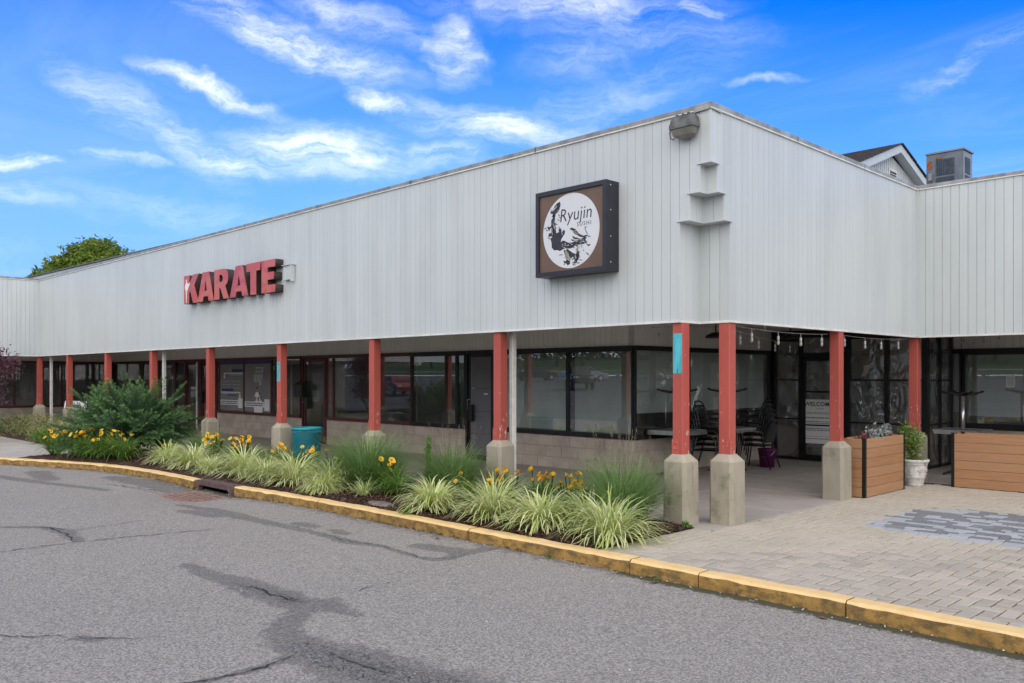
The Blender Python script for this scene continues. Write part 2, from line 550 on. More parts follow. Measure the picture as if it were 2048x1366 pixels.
def m_asphalt(name='worn_asphalt', detail=True):
    t = NT(name); p = t.pos()
    big = t.noise(p, 0.35, 4, 0.55)
    c = t.mix(t.ramp(big, 0.3, 0.7), (0.245, 0.228, 0.202), (0.288, 0.266, 0.236))
    g = t.noise(p, 58, 5, 0.85)
    c = t.mix(t.ramp(g, 0.38, 0.63), t.mix(0.78, c, (0.105, 0.098, 0.086)), t.mix(0.72, c, (0.50, 0.468, 0.412)))
    sp = t.voro(p, 55, out='Color')
    sepc = t.new('ShaderNodeSeparateColor'); t.l.new(sp, sepc.inputs[0])
    vd = t.voro(p, 55)
    pale = t.math('MULTIPLY', t.ramp(sepc.outputs[0], 0.955, 0.965), t.ramp(vd, 0.30, 0.2))
    c = t.mix(pale, c, (0.55, 0.53, 0.49))
    h = t.noise(p, 120, 4, 0.7)
    rough = 0.9
    if detail:
        d = t.attr('damp')
        nn = t.noise(p, 6.5, 8, 0.78)
        dm = t.ramp(t.math('ADD', d, t.ramp(nn, 0.25, 0.75, -0.55, 0.55, False)), 0.22, 0.66)
        dm = t.math('MULTIPLY', dm, t.ramp(t.noise(p, 24, 4, 0.7), 0.3, 0.7, 0.55, 1.0))
        c = t.mix(t.math('MULTIPLY', dm, 0.58), c, (0.055, 0.053, 0.051))
        w = t.ramp(t.math('ADD', t.attr('wet'), t.ramp(t.noise(p, 9, 6, 0.7), 0.25, 0.75, -0.3, 0.3, False)), 0.45, 0.65)
        pm = t.new('ShaderNodeMapping'); pm.inputs['Scale'].default_value = (1, 1.25, 1); t.l.new(p, pm.inputs[0])
        jit = t.new('ShaderNodeVectorMath', operation='ADD'); t.l.new(pm.outputs[0], jit.inputs[0])
        jn = t.new('ShaderNodeTexNoise'); jn.inputs['Scale'].default_value = 14; t.l.new(p, jn.inputs['Vector'])
        js = t.new('ShaderNodeVectorMath', operation='SCALE'); js.inputs['Scale'].default_value = 0.06; t.l.new(jn.outputs['Color'], js.inputs[0]); t.l.new(js.outputs[0], jit.inputs[1])
        ve = t.voro(jit.outputs[0], 17, 'DISTANCE_TO_EDGE')
        cr = t.math('MULTIPLY', t.ramp(ve, 0.05, 0.015), w)
        c = t.mix(t.math('MULTIPLY', cr, 0.75), c, (0.018, 0.018, 0.018))
        h = t.math('SUBTRACT', h, t.math('MULTIPLY', cr, 2.0))
        rough = t.math('SUBTRACT', 0.9, t.math('MULTIPLY', w, 0.42))
        mo = t.ramp(t.math('ADD', t.attr('moss'), t.ramp(t.noise(p, 14, 6, 0.75), 0.25, 0.75, -0.45, 0.45, False)), 0.28, 0.5)
        c = t.mix(t.math('MULTIPLY', mo, 0.85), c, t.mix(t.noise(p, 25, 3, 0.6), (0.035, 0.035, 0.012), (0.05, 0.068, 0.014)))
        dirt = t.ramp(t.math('ADD', t.attr('dirt'), t.ramp(t.noise(p, 11, 6, 0.7), 0.25, 0.75, -0.4, 0.4, False)), 0.4, 0.7)
        c = t.mix(t.math('MULTIPLY', dirt, 0.5), c, (0.075, 0.060, 0.045))
    t.bump(h, 0.55, 0.012)
    return t.fin(c, rough, 0.2)


M['asphalt'] = m_asphalt()
M['asphalt_far'] = simple('lot_asphalt', (0.085, 0.09, 0.082), 0.9, 0.3, .5)
M['tar'] = simple('crack_filler', (0.014, 0.013, 0.013), 0.85, 0.3, 20)


def m_paver(name, a, b, var=0.25):
    t = NT(name); p = t.pos(); r = t.rand()
    c = t.mix(t.ramp(r, 0, 1, 0, 1, False), a, b)
    n = t.noise(p, 1.3, 5, 0.6)
    c = t.mix(t.ramp(n, 0.35, 0.7, 0, 0.3), c, tuple(x * 0.78 for x in a))
    g = t.noise(p, 170, 3, 0.7)
    c = t.mix(t.ramp(g, 0.55, 0.72, 0, 0.55), c, tuple(x * 0.45 for x in a))
    g2 = t.noise(p, 210, 2, 0.6)
    c = t.mix(t.ramp(g2, 0.62, 0.74, 0, 0.5), c, tuple(min(1, x * 1.5) for x in b))
    n2 = t.noise(p, 2.4, 6, 0.7)
    c = t.mix(t.ramp(n2, 0.62, 0.78, 0, 0.35), c, (0.2, 0.14, 0.09))
    t.bump(t.noise(p, 110, 4, 0.7), 0.3, 0.005)
    return t.fin(c, 0.88, 0.25)


M['paver'] = m_paver('buff_paver', (0.345, 0.312, 0.252), (0.455, 0.408, 0.330))
M['paver2'] = m_paver('buff_paver_pinkish', (0.36, 0.322, 0.262), (0.465, 0.412, 0.338))
M['paver_blue'] = m_paver('pale_blue_grey_paver', (0.32, 0.335, 0.355), (0.40, 0.415, 0.435))
M['paver_dark'] = m_paver('dark_grey_paver', (0.16, 0.17, 0.18), (0.21, 0.215, 0.22))
M['joint'] = simple('joint_sand', (0.075, 0.064, 0.05), 0.95, 0.35, 8, bump=0.3, bscale=120)


def m_mulch():
    t = NT('bark_mulch'); p = t.pos()
    n = t.noise(p, 55, 4, 0.75)
    c = t.mix(t.ramp(n, 0.35, 0.68), (0.022, 0.012, 0.010), (0.105, 0.052, 0.040))
    n2 = t.noise(p, 1.4, 4, 0.6)
    c = t.mix(t.ramp(n2, 0.4, 0.7, 0, 0.5), c, (0.075, 0.058, 0.047))
    t.bump(n, 0.8, 0.02)
    return t.fin(c, 0.92, 0.2)


M['mulch'] = m_mulch()


def m_chip():
    t = NT('bark_chip'); a = t.attr('tint')
    return t.fin(t.mix(a, (0.030, 0.016, 0.012), (0.19, 0.105, 0.075)), 0.9, 0.2)


M['chip'] = m_chip()


def m_leaf(name, a, b, rough=0.5, trans=0.3, mid=None):
    t = NT(name); k = t.attr('tint')
    r = t.rand()
    c = t.mix(k, a, b)
    if mid is not None:
        c = t.mix(t.ramp(k, 0.0, 0.5), a, mid); c = t.mix(t.ramp(k, 0.5, 1.0), c, b)
    c = t.mix(t.ramp(r, 0, 1, 0, 0.14, False), c, tuple(x * 0.6 for x in a))
    t.fin(c, rough, 0.35)
    tr = t.new('ShaderNodeBsdfTranslucent'); t.l.new(c, tr.inputs['Color'])
    mx = t.new('ShaderNodeMixShader'); mx.inputs[0].default_value = trans
    t.l.new(t.b.outputs[0], mx.inputs[1]); t.l.new(tr.outputs[0], mx.inputs[2]); t.l.new(mx.outputs[0], t.o.inputs['Surface'])
    return t.m


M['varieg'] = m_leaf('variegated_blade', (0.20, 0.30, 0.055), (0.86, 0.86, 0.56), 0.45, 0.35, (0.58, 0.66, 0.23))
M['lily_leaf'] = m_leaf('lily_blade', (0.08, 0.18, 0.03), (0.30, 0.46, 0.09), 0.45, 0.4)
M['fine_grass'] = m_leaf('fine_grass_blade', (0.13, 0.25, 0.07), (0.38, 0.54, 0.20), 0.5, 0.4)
M['panicle'] = m_leaf('seed_head', (0.20, 0.15, 0.12), (0.36, 0.30, 0.22), 0.8, 0.2)
M['petal'] = m_leaf('orange_petal', (0.80, 0.34, 0.012), (0.95, 0.66, 0.04), 0.5, 0.25)
M['stem'] = m_leaf('green_stem', (0.06, 0.12, 0.03), (0.12, 0.2, 0.05), 0.6, 0.1)
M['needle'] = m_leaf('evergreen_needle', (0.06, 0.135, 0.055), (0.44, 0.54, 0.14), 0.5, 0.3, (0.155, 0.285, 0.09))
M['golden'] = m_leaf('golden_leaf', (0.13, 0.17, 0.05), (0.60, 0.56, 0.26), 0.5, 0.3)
M['purple'] = m_leaf('purple_leaf', (0.06, 0.018, 0.035), (0.27, 0.115, 0.15), 0.45, 0.2)
M['oak'] = m_leaf('green_tree_leaf', (0.07, 0.15, 0.02), (0.34, 0.40, 0.06), 0.5, 0.4)
M['fargreen'] = m_leaf('far_tree_leaf', (0.03, 0.055, 0.02), (0.09, 0.14, 0.04), 0.6, 0.2)
M['shrub'] = m_leaf('jade_leaf', (0.10, 0.17, 0.035), (0.29, 0.40, 0.09), 0.4, 0.3)
M['silver'] = m_leaf('silver_leaf', (0.20, 0.22, 0.21), (0.40, 0.43, 0.41), 0.7, 0.1)
M['pink'] = m_leaf('pink_flower', (0.20, 0.04, 0.07), (0.50, 0.16, 0.22), 0.6, 0.2)
M['weed'] = m_leaf('weed_leaf', (0.08, 0.20, 0.03), (0.20, 0.38, 0.06), 0.5, 0.3)
M['bark'] = simple('bark', (0.06, 0.045, 0.035), 0.9, 0.3, 20, bump=0.5, bscale=30)
M['grass'] = simple('lawn', (0.055, 0.11, 0.022), 0.9, 0.3, 1.0, bump=0.5, bscale=30)


def m_glass(name, tint=(0.9, 0.95, 0.93), refl=0.16, dirt=0.05):
    t = NT(name)
    t.n.remove(t.b)
    tr = t.new('ShaderNodeBsdfTransparent'); tr.inputs[0].default_value = tint + (1,)
    gl = t.new('ShaderNodeBsdfGlossy'); gl.inputs['Roughness'].default_value = 0.0
    lw = t.new('ShaderNodeLayerWeight'); lw.inputs['Blend'].default_value = 0.35
    f = t.ramp(lw.outputs['Fresnel'], 0.0, 1.0, refl, 1.0, False)
    mx = t.new('ShaderNodeMixShader'); t.l.new(f, mx.inputs[0]); t.l.new(tr.outputs[0], mx.inputs[1]); t.l.new(gl.outputs[0], mx.inputs[2])
    df = t.new('ShaderNodeBsdfDiffuse'); df.inputs[0].default_value = (0.45, 0.45, 0.43, 1)
    dn = t.noise(t.pos(), 4.0, 6, 0.7, (1, 1, 0.35))
    m2 = t.new('ShaderNodeMixShader'); t.l.new(t.ramp(dn, 0.35, 0.8, dirt * 0.3, dirt * 2), m2.inputs[0])
    t.l.new(mx.outputs[0], m2.inputs[1]); t.l.new(df.outputs[0], m2.inputs[2])
    t.l.new(m2.outputs[0], t.o.inputs['Surface'])
    # slight waviness of old glazing
    bp = t.new('ShaderNodeBump'); bp.inputs['Strength'].default_value = 0.004; bp.inputs['Distance'].default_value = 0.02
    t.l.new(t.noise(t.pos(), 2.5, 2, 0.5), bp.inputs['Height']); t.l.new(bp.outputs[0], gl.inputs['Normal'])
    return t.m


M['glass'] = m_glass('window_glass', refl=0.17, dirt=0.045)
M['glass_dusty'] = m_glass('dusty_window_glass', (0.8, 0.83, 0.82), 0.10, 0.085)


def m_vinyl():
    t = NT('clear_vinyl'); t.n.remove(t.b)
    tr = t.new('ShaderNodeBsdfTransparent'); tr.inputs[0].default_value = (0.72, 0.71, 0.72, 1)
    gl = t.new('ShaderNodeBsdfGlossy'); gl.inputs['Roughness'].default_value = 0.03
    p = t.pos()
    bp = t.new('ShaderNodeBump'); bp.inputs['Strength'].default_value = 0.8; bp.inputs['Distance'].default_value = 0.10
    t.l.new(t.noise(p, 1.9, 2, 0.45, (1, 1, 0.7), 1.2), bp.inputs['Height']); t.l.new(bp.outputs[0], gl.inputs['Normal'])
    lw = t.new('ShaderNodeLayerWeight'); lw.inputs['Blend'].default_value = 0.5; t.l.new(bp.outputs[0], lw.inputs['Normal'])
    mx = t.new('ShaderNodeMixShader'); t.l.new(t.ramp(lw.outputs['Fresnel'], 0.0, 0.9, 0.17, 0.9, False), mx.inputs[0])
    t.l.new(tr.outputs[0], mx.inputs[1]); t.l.new(gl.outputs[0], mx.inputs[2])
    df = t.new('ShaderNodeBsdfDiffuse'); df.inputs[0].default_value = (.6, .59, .58, 1)
    m2 = t.new('ShaderNodeMixShader'); t.l.new(t.ramp(t.noise(p, 3.0, 4, .6, (1, 1, .5), 1.2), .4, .75, .05, .26), m2.inputs[0]); t.l.new(mx.outputs[0], m2.inputs[1]); t.l.new(df.outputs[0], m2.inputs[2])  # dusty haze; its pale swirls also stand in for highlights on the film
    t.l.new(m2.outputs[0], t.o.inputs['Surface'])
    return t.m


M['vinyl'] = m_vinyl()
M['shade_cloth'] = simple('roller_shade_cloth', (0.66, 0.68, 0.65), 0.8, 0.08, 2)
M['interior'] = simple('interior_plaster', (0.45, 0.44, 0.42), 0.9, 0.15, 1)
M['interior_floor'] = simple('interior_floor', (0.07, 0.065, 0.06), 0.6, 0.2, 2)
M['door_grey'] = simple('grey_door_board', (0.135, 0.135, 0.145), 0.5, 0.08, 3)
M['steel'] = simple('brushed_steel', (0.55, 0.55, 0.56), 0.28, 0.1, 10, metal=0.9)
M['white'] = simple('white_print', (0.72, 0.72, 0.72), 0.5, 0.04, 3)
M['poster_white'] = simple('poster_paper', (0.80, 0.80, 0.80), 0.5, 0.04, 3)
M['poster_grey'] = simple('poster_grey_print', (0.20, 0.20, 0.205), 0.5, 0.12, 2)
M['print_grey'] = simple('grey_print', (0.42, 0.42, 0.42), 0.5, 0.05, 3)
M['print_dark'] = simple('dark_print', (0.05, 0.05, 0.055), 0.6, 0.05, 3)
M['print_mid'] = simple('mid_grey_print', (0.26, 0.26, 0.27), 0.6, 0.05, 3)
M['navy'] = simple('navy_print', (0.028, 0.04, 0.16), 0.5, 0.05, 3)
M['skin'] = simple('skin_print', (0.32, 0.19, 0.14), 0.6, 0.1, 30)
M['sign_blue'] = simple('sign_blue_print', (0.06, 0.13, 0.36), 0.5, 0.05, 3)
M['sign_frame'] = simple('sign_cabinet_paint', (0.022, 0.023, 0.032), 0.4, 0.15, 4)
M['sign_brown'] = simple('sign_brown_face', (0.135, 0.082, 0.055), 0.35, 0.12, 2)
M['sign_white'] = simple('sign_white_face', (0.60, 0.615, 0.63), 0.3, 0.03, 2)
M['ink'] = simple('sign_ink', (0.028, 0.027, 0.035), 0.4, 0.2, 20)
M['ink_tan'] = simple('sign_tan_ink', (0.30, 0.25, 0.19), 0.5, 0.2, 20)
M['letter_side'] = simple('letter_return', (0.045, 0.035, 0.033), 0.5, 0.25, 4)
M['flood_body'] = simple('floodlight_body', (0.13, 0.135, 0.13), 0.6, 0.35, 9, metal=0.2)
M['flood_lens'] = simple('floodlight_lens', (0.17, 0.165, 0.14), 0.35, 0.2, 6)
M['trash'] = simple('teal_can_coating', (0.012, 0.27, 0.33), 0.4, 0.15, 6)
M['trash_liner'] = simple('dark_liner', (0.008, 0.02, 0.03), 0.6, 0.2, 6)
M['chair_metal'] = simple('black_chair_tube', (0.010, 0.010, 0.011), 0.3, 0.2, 8, spec=0.5)
M['bucket'] = simple('purple_plastic', (0.10, 0.010, 0.075), 0.4, 0.1, 6)
M['pot'] = simple('white_urn', (0.56, 0.53, 0.50), 0.75, 0.2, 12, bump=0.3, bscale=60)
M['soil'] = simple('potting_soil', (0.03, 0.022, 0.016), 0.95, 0.4, 30, bump=0.6, bscale=60)
M['ac'] = simple('air_conditioner_paint', (0.13, 0.15, 0.18), 0.5, 0.18, 5)
M['ac_side'] = simple('air_conditioner_end', (0.22, 0.235, 0.25), 0.5, 0.15, 5)
M['ac_dark'] = simple('coil_dark', (0.045, 0.06, 0.08), 0.6, 0.3, 12)
M['rust'] = simple('rust', (0.30, 0.09, 0.03), 0.9, 0.4, 20)
M['shingle'] = simple('asphalt_shingle', (0.055, 0.05, 0.05), 0.95, 0.35, 10, bump=0.5, bscale=60)
M['bulb'] = simple('dusty_bulb_glass', (0.42, 0.41, 0.38), 0.25, 0.1, 20)
M['cord'] = simple('pale_cord', (0.42, 0.38, 0.34), 0.6, 0.1, 10)
M['drain_iron'] = simple('rusty_cast_iron', (0.11, 0.072, 0.062), 0.75, 0.3, 14, bump=0.4, bscale=60)
M['grate_iron'] = simple('rusty_grate', (0.29, 0.185, 0.145), 0.8, 0.3, 14)
M['dark_void'] = simple('drain_shaft', (0.006, 0.005, 0.004), 0.9)
M['stone'] = simple('flat_stone', (0.17, 0.14, 0.12), 0.9, 0.3, 10, bump=0.5, bscale=40)
M['rubber'] = simple('tyre_rubber', (0.02, 0.02, 0.02), 0.8)
M['line_paint'] = simple('parking_line_paint', (0.55, 0.55, 0.52), 0.8, 0.2, 10)


def m_wood():
    t = NT('cedar_plank'); p = t.objc(); r = t.rand()
    off = t.new('ShaderNodeCombineXYZ'); t.l.new(t.math('MULTIPLY', r, 37.0), off.inputs[1]); t.l.new(t.math('MULTIPLY', r, 11.0), off.inputs[0])
    ad = t.new('ShaderNodeVectorMath', operation='ADD'); t.l.new(p, ad.inputs[0]); t.l.new(off.outputs[0], ad.inputs[1])
    n = t.noise(ad.outputs[0], 5, 6, 0.6, (0.6, 0.6, 9), 0.5)
    c = t.mix(t.ramp(n, 0.3, 0.7), (0.39, 0.212, 0.104), (0.31, 0.155, 0.074))
    c = t.mix(t.ramp(r, 0, 1, 0, 0.45, False), c, (0.43, 0.25, 0.145))
    n2 = t.noise(ad.outputs[0], 26, 4, 0.6, (0.4, 0.4, 6))
    c = t.mix(t.ramp(n2, 0.58, 0.75, 0, 0.4), c, (0.19, 0.08, 0.04))
    n3 = t.noise(ad.outputs[0], 6, 3, 0.5, (1, 1, 2.5))
    c = t.mix(t.ramp(n3, 0.70, 0.76, 0, 0.5), c, (0.5, 0.29, 0.18))
    t.bump(n2, 0.15, 0.004)
    return t.fin(c, 0.6, 0.35)


M['wood'] = m_wood()


def m_letter():
    t = NT('glossy_red_letter_face'); p = t.pos()
    r = t.rand()
    n = t.noise(p, 2.6, 3, 0.5, (1, 1, 1.4), 0.8)
    a = t.mix(t.ramp(r, 0.3, 0.7), (0.47, 0.062, 0.045), (0.40, 0.045, 0.062))
    c = t.mix(t.ramp(n, 0.48, 0.56, 0, 0.55), a, (0.55, 0.13, 0.085))  # paler patches stand in for reflections, painted into the red
    return t.fin(c, 0.22, 0.5)


M['letter'] = m_letter()


def carpaint(name, col):
    t = NT(name)
    t.b.inputs['Coat Weight'].default_value = 0.6
    return t.fin(col, 0.35, 0.5, 0.2)

# ------------------------------------------------------------------ ground, road
ZR = -0.13
g = MB(); g.box(-500, 500, -500, 500, -1.6, -0.6)
tag(g.build('ground', M['grass']), kind='structure')


def lot_z(y):
    return ZR if y > -13 else ZR + 0.035 * (-13 - y)


KERB = [(9.5, -1.86), (8, -1.86), (6, -1.86), (4, -1.86), (2, -1.86), (0, -1.86), (-2, -1.86), (-4, -1.87), (-5, -1.89), (-6, -1.95), (-7, -2.03),
        (-8, -2.08), (-9, -2.07), (-10, -2.09), (-11, -2.17), (-12, -2.36), (-13, -2.70), (-14, -3.10), (-15, -3.52), (-16, -4.02), (-17, -4.6), (-18, -5.3), (-19, -6.2), (-20, -7.4), (-20.6, -9)]
KX = np.array([p[0] for p in KERB][::-1]); KY = np.array([p[1] for p in KERB][::-1])


def kerb_y(x):
    return float(np.interp(x, KX, KY))


DAMP = [  # damp streaks on the tarmac: centre line points with half width
    [(-2.67, -4.62, .05), (-2.06, -4.65, .09), (-1.6, -4.59, .15), (-1.09, -4.58, .18), (-0.63, -4.56, .16), (-0.49, -4.42, .12), (-0.32, -4.46, .09), (0.04, -4.44, .03)],
    [(-0.5, -4.5, .10), (-0.36, -4.72, .10), (-0.2, -4.95, .10), (0.03, -5.1, .12), (0.35, -5.15, .17), (0.75, -5.12, .24), (1.2, -5.08, .29), (1.6, -5.02, .31), (2.1, -4.95, .31)],
    [(0.5, -5.27, .05), (0.58, -5.53, .03), (0.57, -5.85, .03), (0.49, -6.12, .025), (-0.23, -6.95, .02)],
    [(-6.51, -3.0, .06), (-5.59, -2.92, .13), (-4.5, -2.87, .09), (-3.12, -2.82, .05), (-2.45, -2.86, .09), (-2.06, -2.76, .03), (-1.24, -2.82, .02), (-1.07, -2.75, .05), (-1.15, -2.3, .10), (-1.15, -2.0, .08)],
    [(-6.24, -5.34, .03), (-5.86, -4.95, .04), (-5.4, -4.87, .09), (-4.64, -4.97, .05)],
    [(-3.95, -2.62, .08), (-3.6, -2.62, .08)], [(-3.2, -2.58, .07), (-2.95, -2.6, .07)], [(-1.75, -2.42, .12), (-1.2, -2.34, .15)],
    [(-10.6, -2.5, .16), (-9.6, -2.42, .26), (-8.4, -2.35, .22), (-7.6, -2.3, .15)], [(-12.5, -3.2, .2), (-11.0, -3.4, .15)], [(-13, -4.1, .15), (-10.5, -3.6, .1), (-8.8, -3.2, .07)],
    [(-0.85, -6.16, .03), (-0.7, -6.07, .04)], [(-5.9, -3.24, .09), (-5.2, -3.1, .1)],
    [(3.2, -3.35, .05), (3.35, -3.25, .05)],
]
WET = [[(-1.6, -4.60, .05), (-1.09, -4.58, .09), (-0.7, -4.56, .10)], [(0.35, -5.16, .10), (0.75, -5.1, .18), (1.2, -5.05, .22), (1.7, -5.0, .25), (2.1, -4.95, .28)]]


def seg_field(P, lines, soft):
    out = np.zeros(len(P))
    for ln in lines:
        for (x0, y0, w0), (x1, y1, w1) in zip(ln[:-1], ln[1:]):
            d = np.array([x1 - x0, y1 - y0]); L2 = max(1e-9, d @ d)
            t = np.clip(((P[:, 0] - x0) * d[0] + (P[:, 1] - y0) * d[1]) / L2, 0, 1)
            dist = np.hypot(P[:, 0] - x0 - t * d[0], P[:, 1] - y0 - t * d[1])
            w = (w0 + t * (w1 - w0)) * .82
            out = np.maximum(out, np.clip(1.0 - (dist - w * 0.45) / (w * soft + 0.02), 0, 1))
    return out


def road_patch():
    x0, x1, y0, y1 = -21.0, 9.5, -12.0, -1.6
    st = 0.075
    nx, ny = int((x1 - x0) / st), int((y1 - y0) / st)
    xs = np.linspace(x0, x1, nx + 1); ys = np.linspace(y0, y1, ny + 1)
    X, Y = np.meshgrid(xs, ys)
    ky = np.interp(X, KX, KY)
    P = np.stack([X.ravel(), Y.ravel()], 1)
    dip = 0.075 * np.exp(-(((X + 7.5) / 1.0) ** 2 + ((Y + 2.4) / 0.55) ** 2))
    edge = np.minimum(np.minimum(X - x0, x1 - X), Y - y0)
    und = 0.006 * np.sin(X * 1.3 + Y * 0.7) * np.sin(Y * 1.9 - X * 0.4) * np.clip(edge / 1.0, 0, 1)
    Zz = ZR - dip + und
    idx = np.arange((nx + 1) * (ny + 1)).reshape(ny + 1, nx + 1)
    Fq = np.stack([idx[:-1, :-1], idx[:-1, 1:], idx[1:, 1:], idx[1:, :-1]], -1).reshape(-1, 4)
    cx_ = X.ravel()[Fq[:, 0]]; cy_ = Y.ravel()[Fq[:, 0]]
    keep = (cy_ < np.interp(cx_, KX, KY) + 0.12) & ~((cx_ > -7.95) & (cx_ < -7.05) & (cy_ > -2.72) & (cy_ < -2.12))
    Fq = Fq[keep]
    me = np_mesh('road', np.stack([X.ravel(), Y.ravel(), Zz.ravel()], 1), Fq, M['asphalt'], smooth=True)

    def put(name, v):
        a = me.attributes.new(name, 'FLOAT', 'POINT'); a.data.foreach_set('value', v.astype(np.float32))
    put('damp', seg_field(P, DAMP, 1.5))
    put('wet', seg_field(P, WET, 1.2))
    dk = (ky - Y).ravel()
    xx = X.ravel()
    put('moss', 1.4 * np.clip(1 - dk / 0.17, 0, 1) * np.clip((xx - 0.2) / 0.8, 0, 1) + 0.45 * np.clip(1 - dk / 0.07, 0, 1) * np.clip((-xx) / 0.8, 0, 1) * (xx > -5))
    put('dirt', np.clip(1 - dk / 0.40, 0, 1) * 0.75)
    o = link(bpy.data.objects.new('road', me)); tag(o, kind='structure')
    return o


road = road_patch()

# the rest of the car park, rising gently away from the shops
pk = MB()
pk.quad((-21, -12, ZR), (9.5, -12, ZR), (9.5, -13, ZR), (-21, -13, ZR))
pk.v = [(x, y, z) for x, y, z in pk.v]
for (xa, xb, ya, yb) in ((9.5, 90, -13, 30), (-120, -21, -13, -8), (-24.0, -21, -8, -4)):
    pk.quad((xa, ya, ZR), (xb, ya, ZR), (xb, yb, ZR), (xa, yb, ZR))
pk.quad((-120, -66, lot_z(-66)), (90, -66, lot_z(-66)), (90, -13, ZR), (-120, -13, ZR))
tag(pk.build('parking_lot', M['asphalt_far']), kind='structure')
ln = MB()
for yy in (-17.5, -34.0, -50.5):
    for k in range(26):
        x = -62 + k * 2.8
        ln.quad((x, yy - 5, lot_z(yy - 5) + .006), (x + .1, yy - 5, lot_z(yy - 5) + .006), (x + .1, yy, lot_z(yy) + .006), (x, yy, lot_z(yy) + .006))
for yy in (-14.5, -20.5, -23.0, -29.5):
    for k in range(12): x = -75 + k * 9.0; ln.quad((x, yy, lot_z(yy) + .006), (x + 6.5, yy, lot_z(yy) + .006), (x + 6.5, yy + .14, lot_z(yy + .14) + .006), (x, yy + .14, lot_z(yy + .14) + .006))
o = ln.build('parking_line', M['line_paint'], bpy.data.objects['parking_lot']); tag(o, kind='stuff')
lw = MB()
lw.quad((-150, -110, lot_z(-66) + 3.2), (120, -110, lot_z(-66) + 3.2), (120, -66.2, lot_z(-66) + .1), (-150, -66.2, lot_z(-66) + .1))
tag(lw.build('lawn', M['grass']), kind='structure')
pth = MB(); pth.quad((-150, -74.5, lot_z(-66) + .72), (120, -74.5, lot_z(-66) + .72), (120, -72.8, lot_z(-66) + .60), (-150, -72.8, lot_z(-66) + .60))
tag(pth.build('path', M['path']), kind='structure')


# cracks in the tarmac: thin, ragged ribbons of dark filler
def crack(pts, w, seed, name='crack'):
    r = random.Random(seed)
    P = [Vector((x, y, 0)) for x, y in pts]
    fine = []
    for a, b in zip(P[:-1], P[1:]):
        n = max(2, int((b - a).length / 0.035))
        for i in range(n): fine.append(a.lerp(b, i / n))
    fine.append(P[-1])
    mb = MB(); L = []; Rr = []
    off = 0.0
    for i, p in enumerate(fine):
        t = (fine[min(i + 1, len(fine) - 1)] - fine[max(i - 1, 0)]).normalized()
        nrm = Vector((-t.y, t.x, 0))
        off = off * 0.72 + r.uniform(-1, 1) * 0.02
        ww = w * .9 * r.uniform(0.2, 1.3) * min(1.0, 0.25 + 4.0 * min(i, len(fine) - 1 - i) / len(fine))
        q = p + nrm * off
        zz = ZR + 0.008 + 0.006 * math.sin(q.x * 1.3 + q.y * 0.7) * math.sin(q.y * 1.9 - q.x * 0.4)
        L.append((q.x + nrm.x * ww, q.y + nrm.y * ww, zz)); Rr.append((q.x - nrm.x * ww, q.y - nrm.y * ww, zz))
    n = len(L)
    mb.add(L + Rr, [(n + i, n + i + 1, i + 1, i) for i in range(n - 1)])
    return mb.build(name, M['tar'], road)


for i, (pts, w) in enumerate([
    ([(-4.2, -6.6), (-4.55, -5.75), (-4.59, -5.46), (-4.58, -5.22), (-4.57, -5.02), (-4.49, -4.52), (-4.31, -3.66), (-4.31, -3.28)], .011),
    ([(-1.5, -6.8), (-1.31, -6.54), (-1.1, -6.37), (-0.95, -6.22), (-0.8, -6.14), (-0.62, -6.0), (-0.46, -5.73)], .006),
    ([(-0.62, -4.34), (-0.62, -3.98), (-0.65, -3.71), (-0.65, -3.5)], .005),
    ([(-6.6, -5.9), (-6.24, -5.34), (-6.13, -5.13), (-5.86, -4.95), (-5.35, -4.72), (-5.48, -3.84)], .008),
    ([(-5.86, -4.95), (-5.2, -4.9), (-4.6, -5.0)], .009),
    ([(-3.12, -2.82), (-2.45, -2.86), (-2.06, -2.74), (-1.24, -2.84), (-1.05, -2.62), (-1.08, -2.19)], .006),
    ([(-0.23, -6.95), (0.49, -6.12), (0.57, -5.85), (0.58, -5.53), (0.5, -5.27)], .010),
    ([(-1.5, -4.62), (-1.1, -4.6), (-0.7, -4.57)], .010), ([(-9.6, -2.95), (-8.6, -2.75), (-7.9, -2.62)], .012),
]): crack(pts, w, 50 + i)


def m_water():
    t = NT('puddle_water')
    return t.fin((0.05, 0.05, 0.05), 0.04, 0.5)


pm_ = m_water()
for pts in ([(0.58, -5.085), (0.64, -5.068), (0.71, -5.077), (0.77, -5.066), (0.83, -5.07), (0.88, -5.056), (0.99, -5.058), (1.06, -5.04), (1.11, -5.043), (1.25, -5.02), (1.15, -5.055), (1.08, -5.06), (1.0, -5.08), (0.93, -5.078), (0.86, -5.094), (0.75, -5.088)],
            [(-0.83, -4.56), (-0.79, -4.548), (-0.74, -4.552), (-0.66, -4.54), (-0.70, -4.562), (-0.78, -4.57)]):
    mb = MB(); mb.add([(x, y, ZR + 0.009) for x, y in pts], [tuple(reversed(range(len(pts))))] if False else [tuple(range(len(pts)))][::-1])
    o = mb.build('puddle', pm_); o['kind'] = 'structure'
    if o.data.polygons[0].normal.z < 0: o.data.flip_normals()

# small pale stones and litter of grit on the tarmac
mb = MB()
for k in range(330):
    x = rng.uniform(-8, 4.6); y = rng.uniform(-7.2, -2.05)
    if rng.random() < 0.45: y = kerb_y(x) - abs(rng.gauss(0.03, 0.13))
    s = rng.uniform(.003, .010); a = rng.uniform(0, 6.28)
    c, d = cos(a) * s, sin(a) * s
    z = ZR + 0.007
    mb.add([(x + c, y + d, z), (x - d, y + c, z), (x - c, y - d, z), (x + d, y - c, z), (x, y, z + s * .9)], [(0, 1, 4), (1, 2, 4), (2, 3, 4), (3, 0, 4)])
tag(mb.build('gravel', simple('pale_grit', (0.46, 0.43, 0.38), 0.9, 0.4, 9)), kind='stuff')

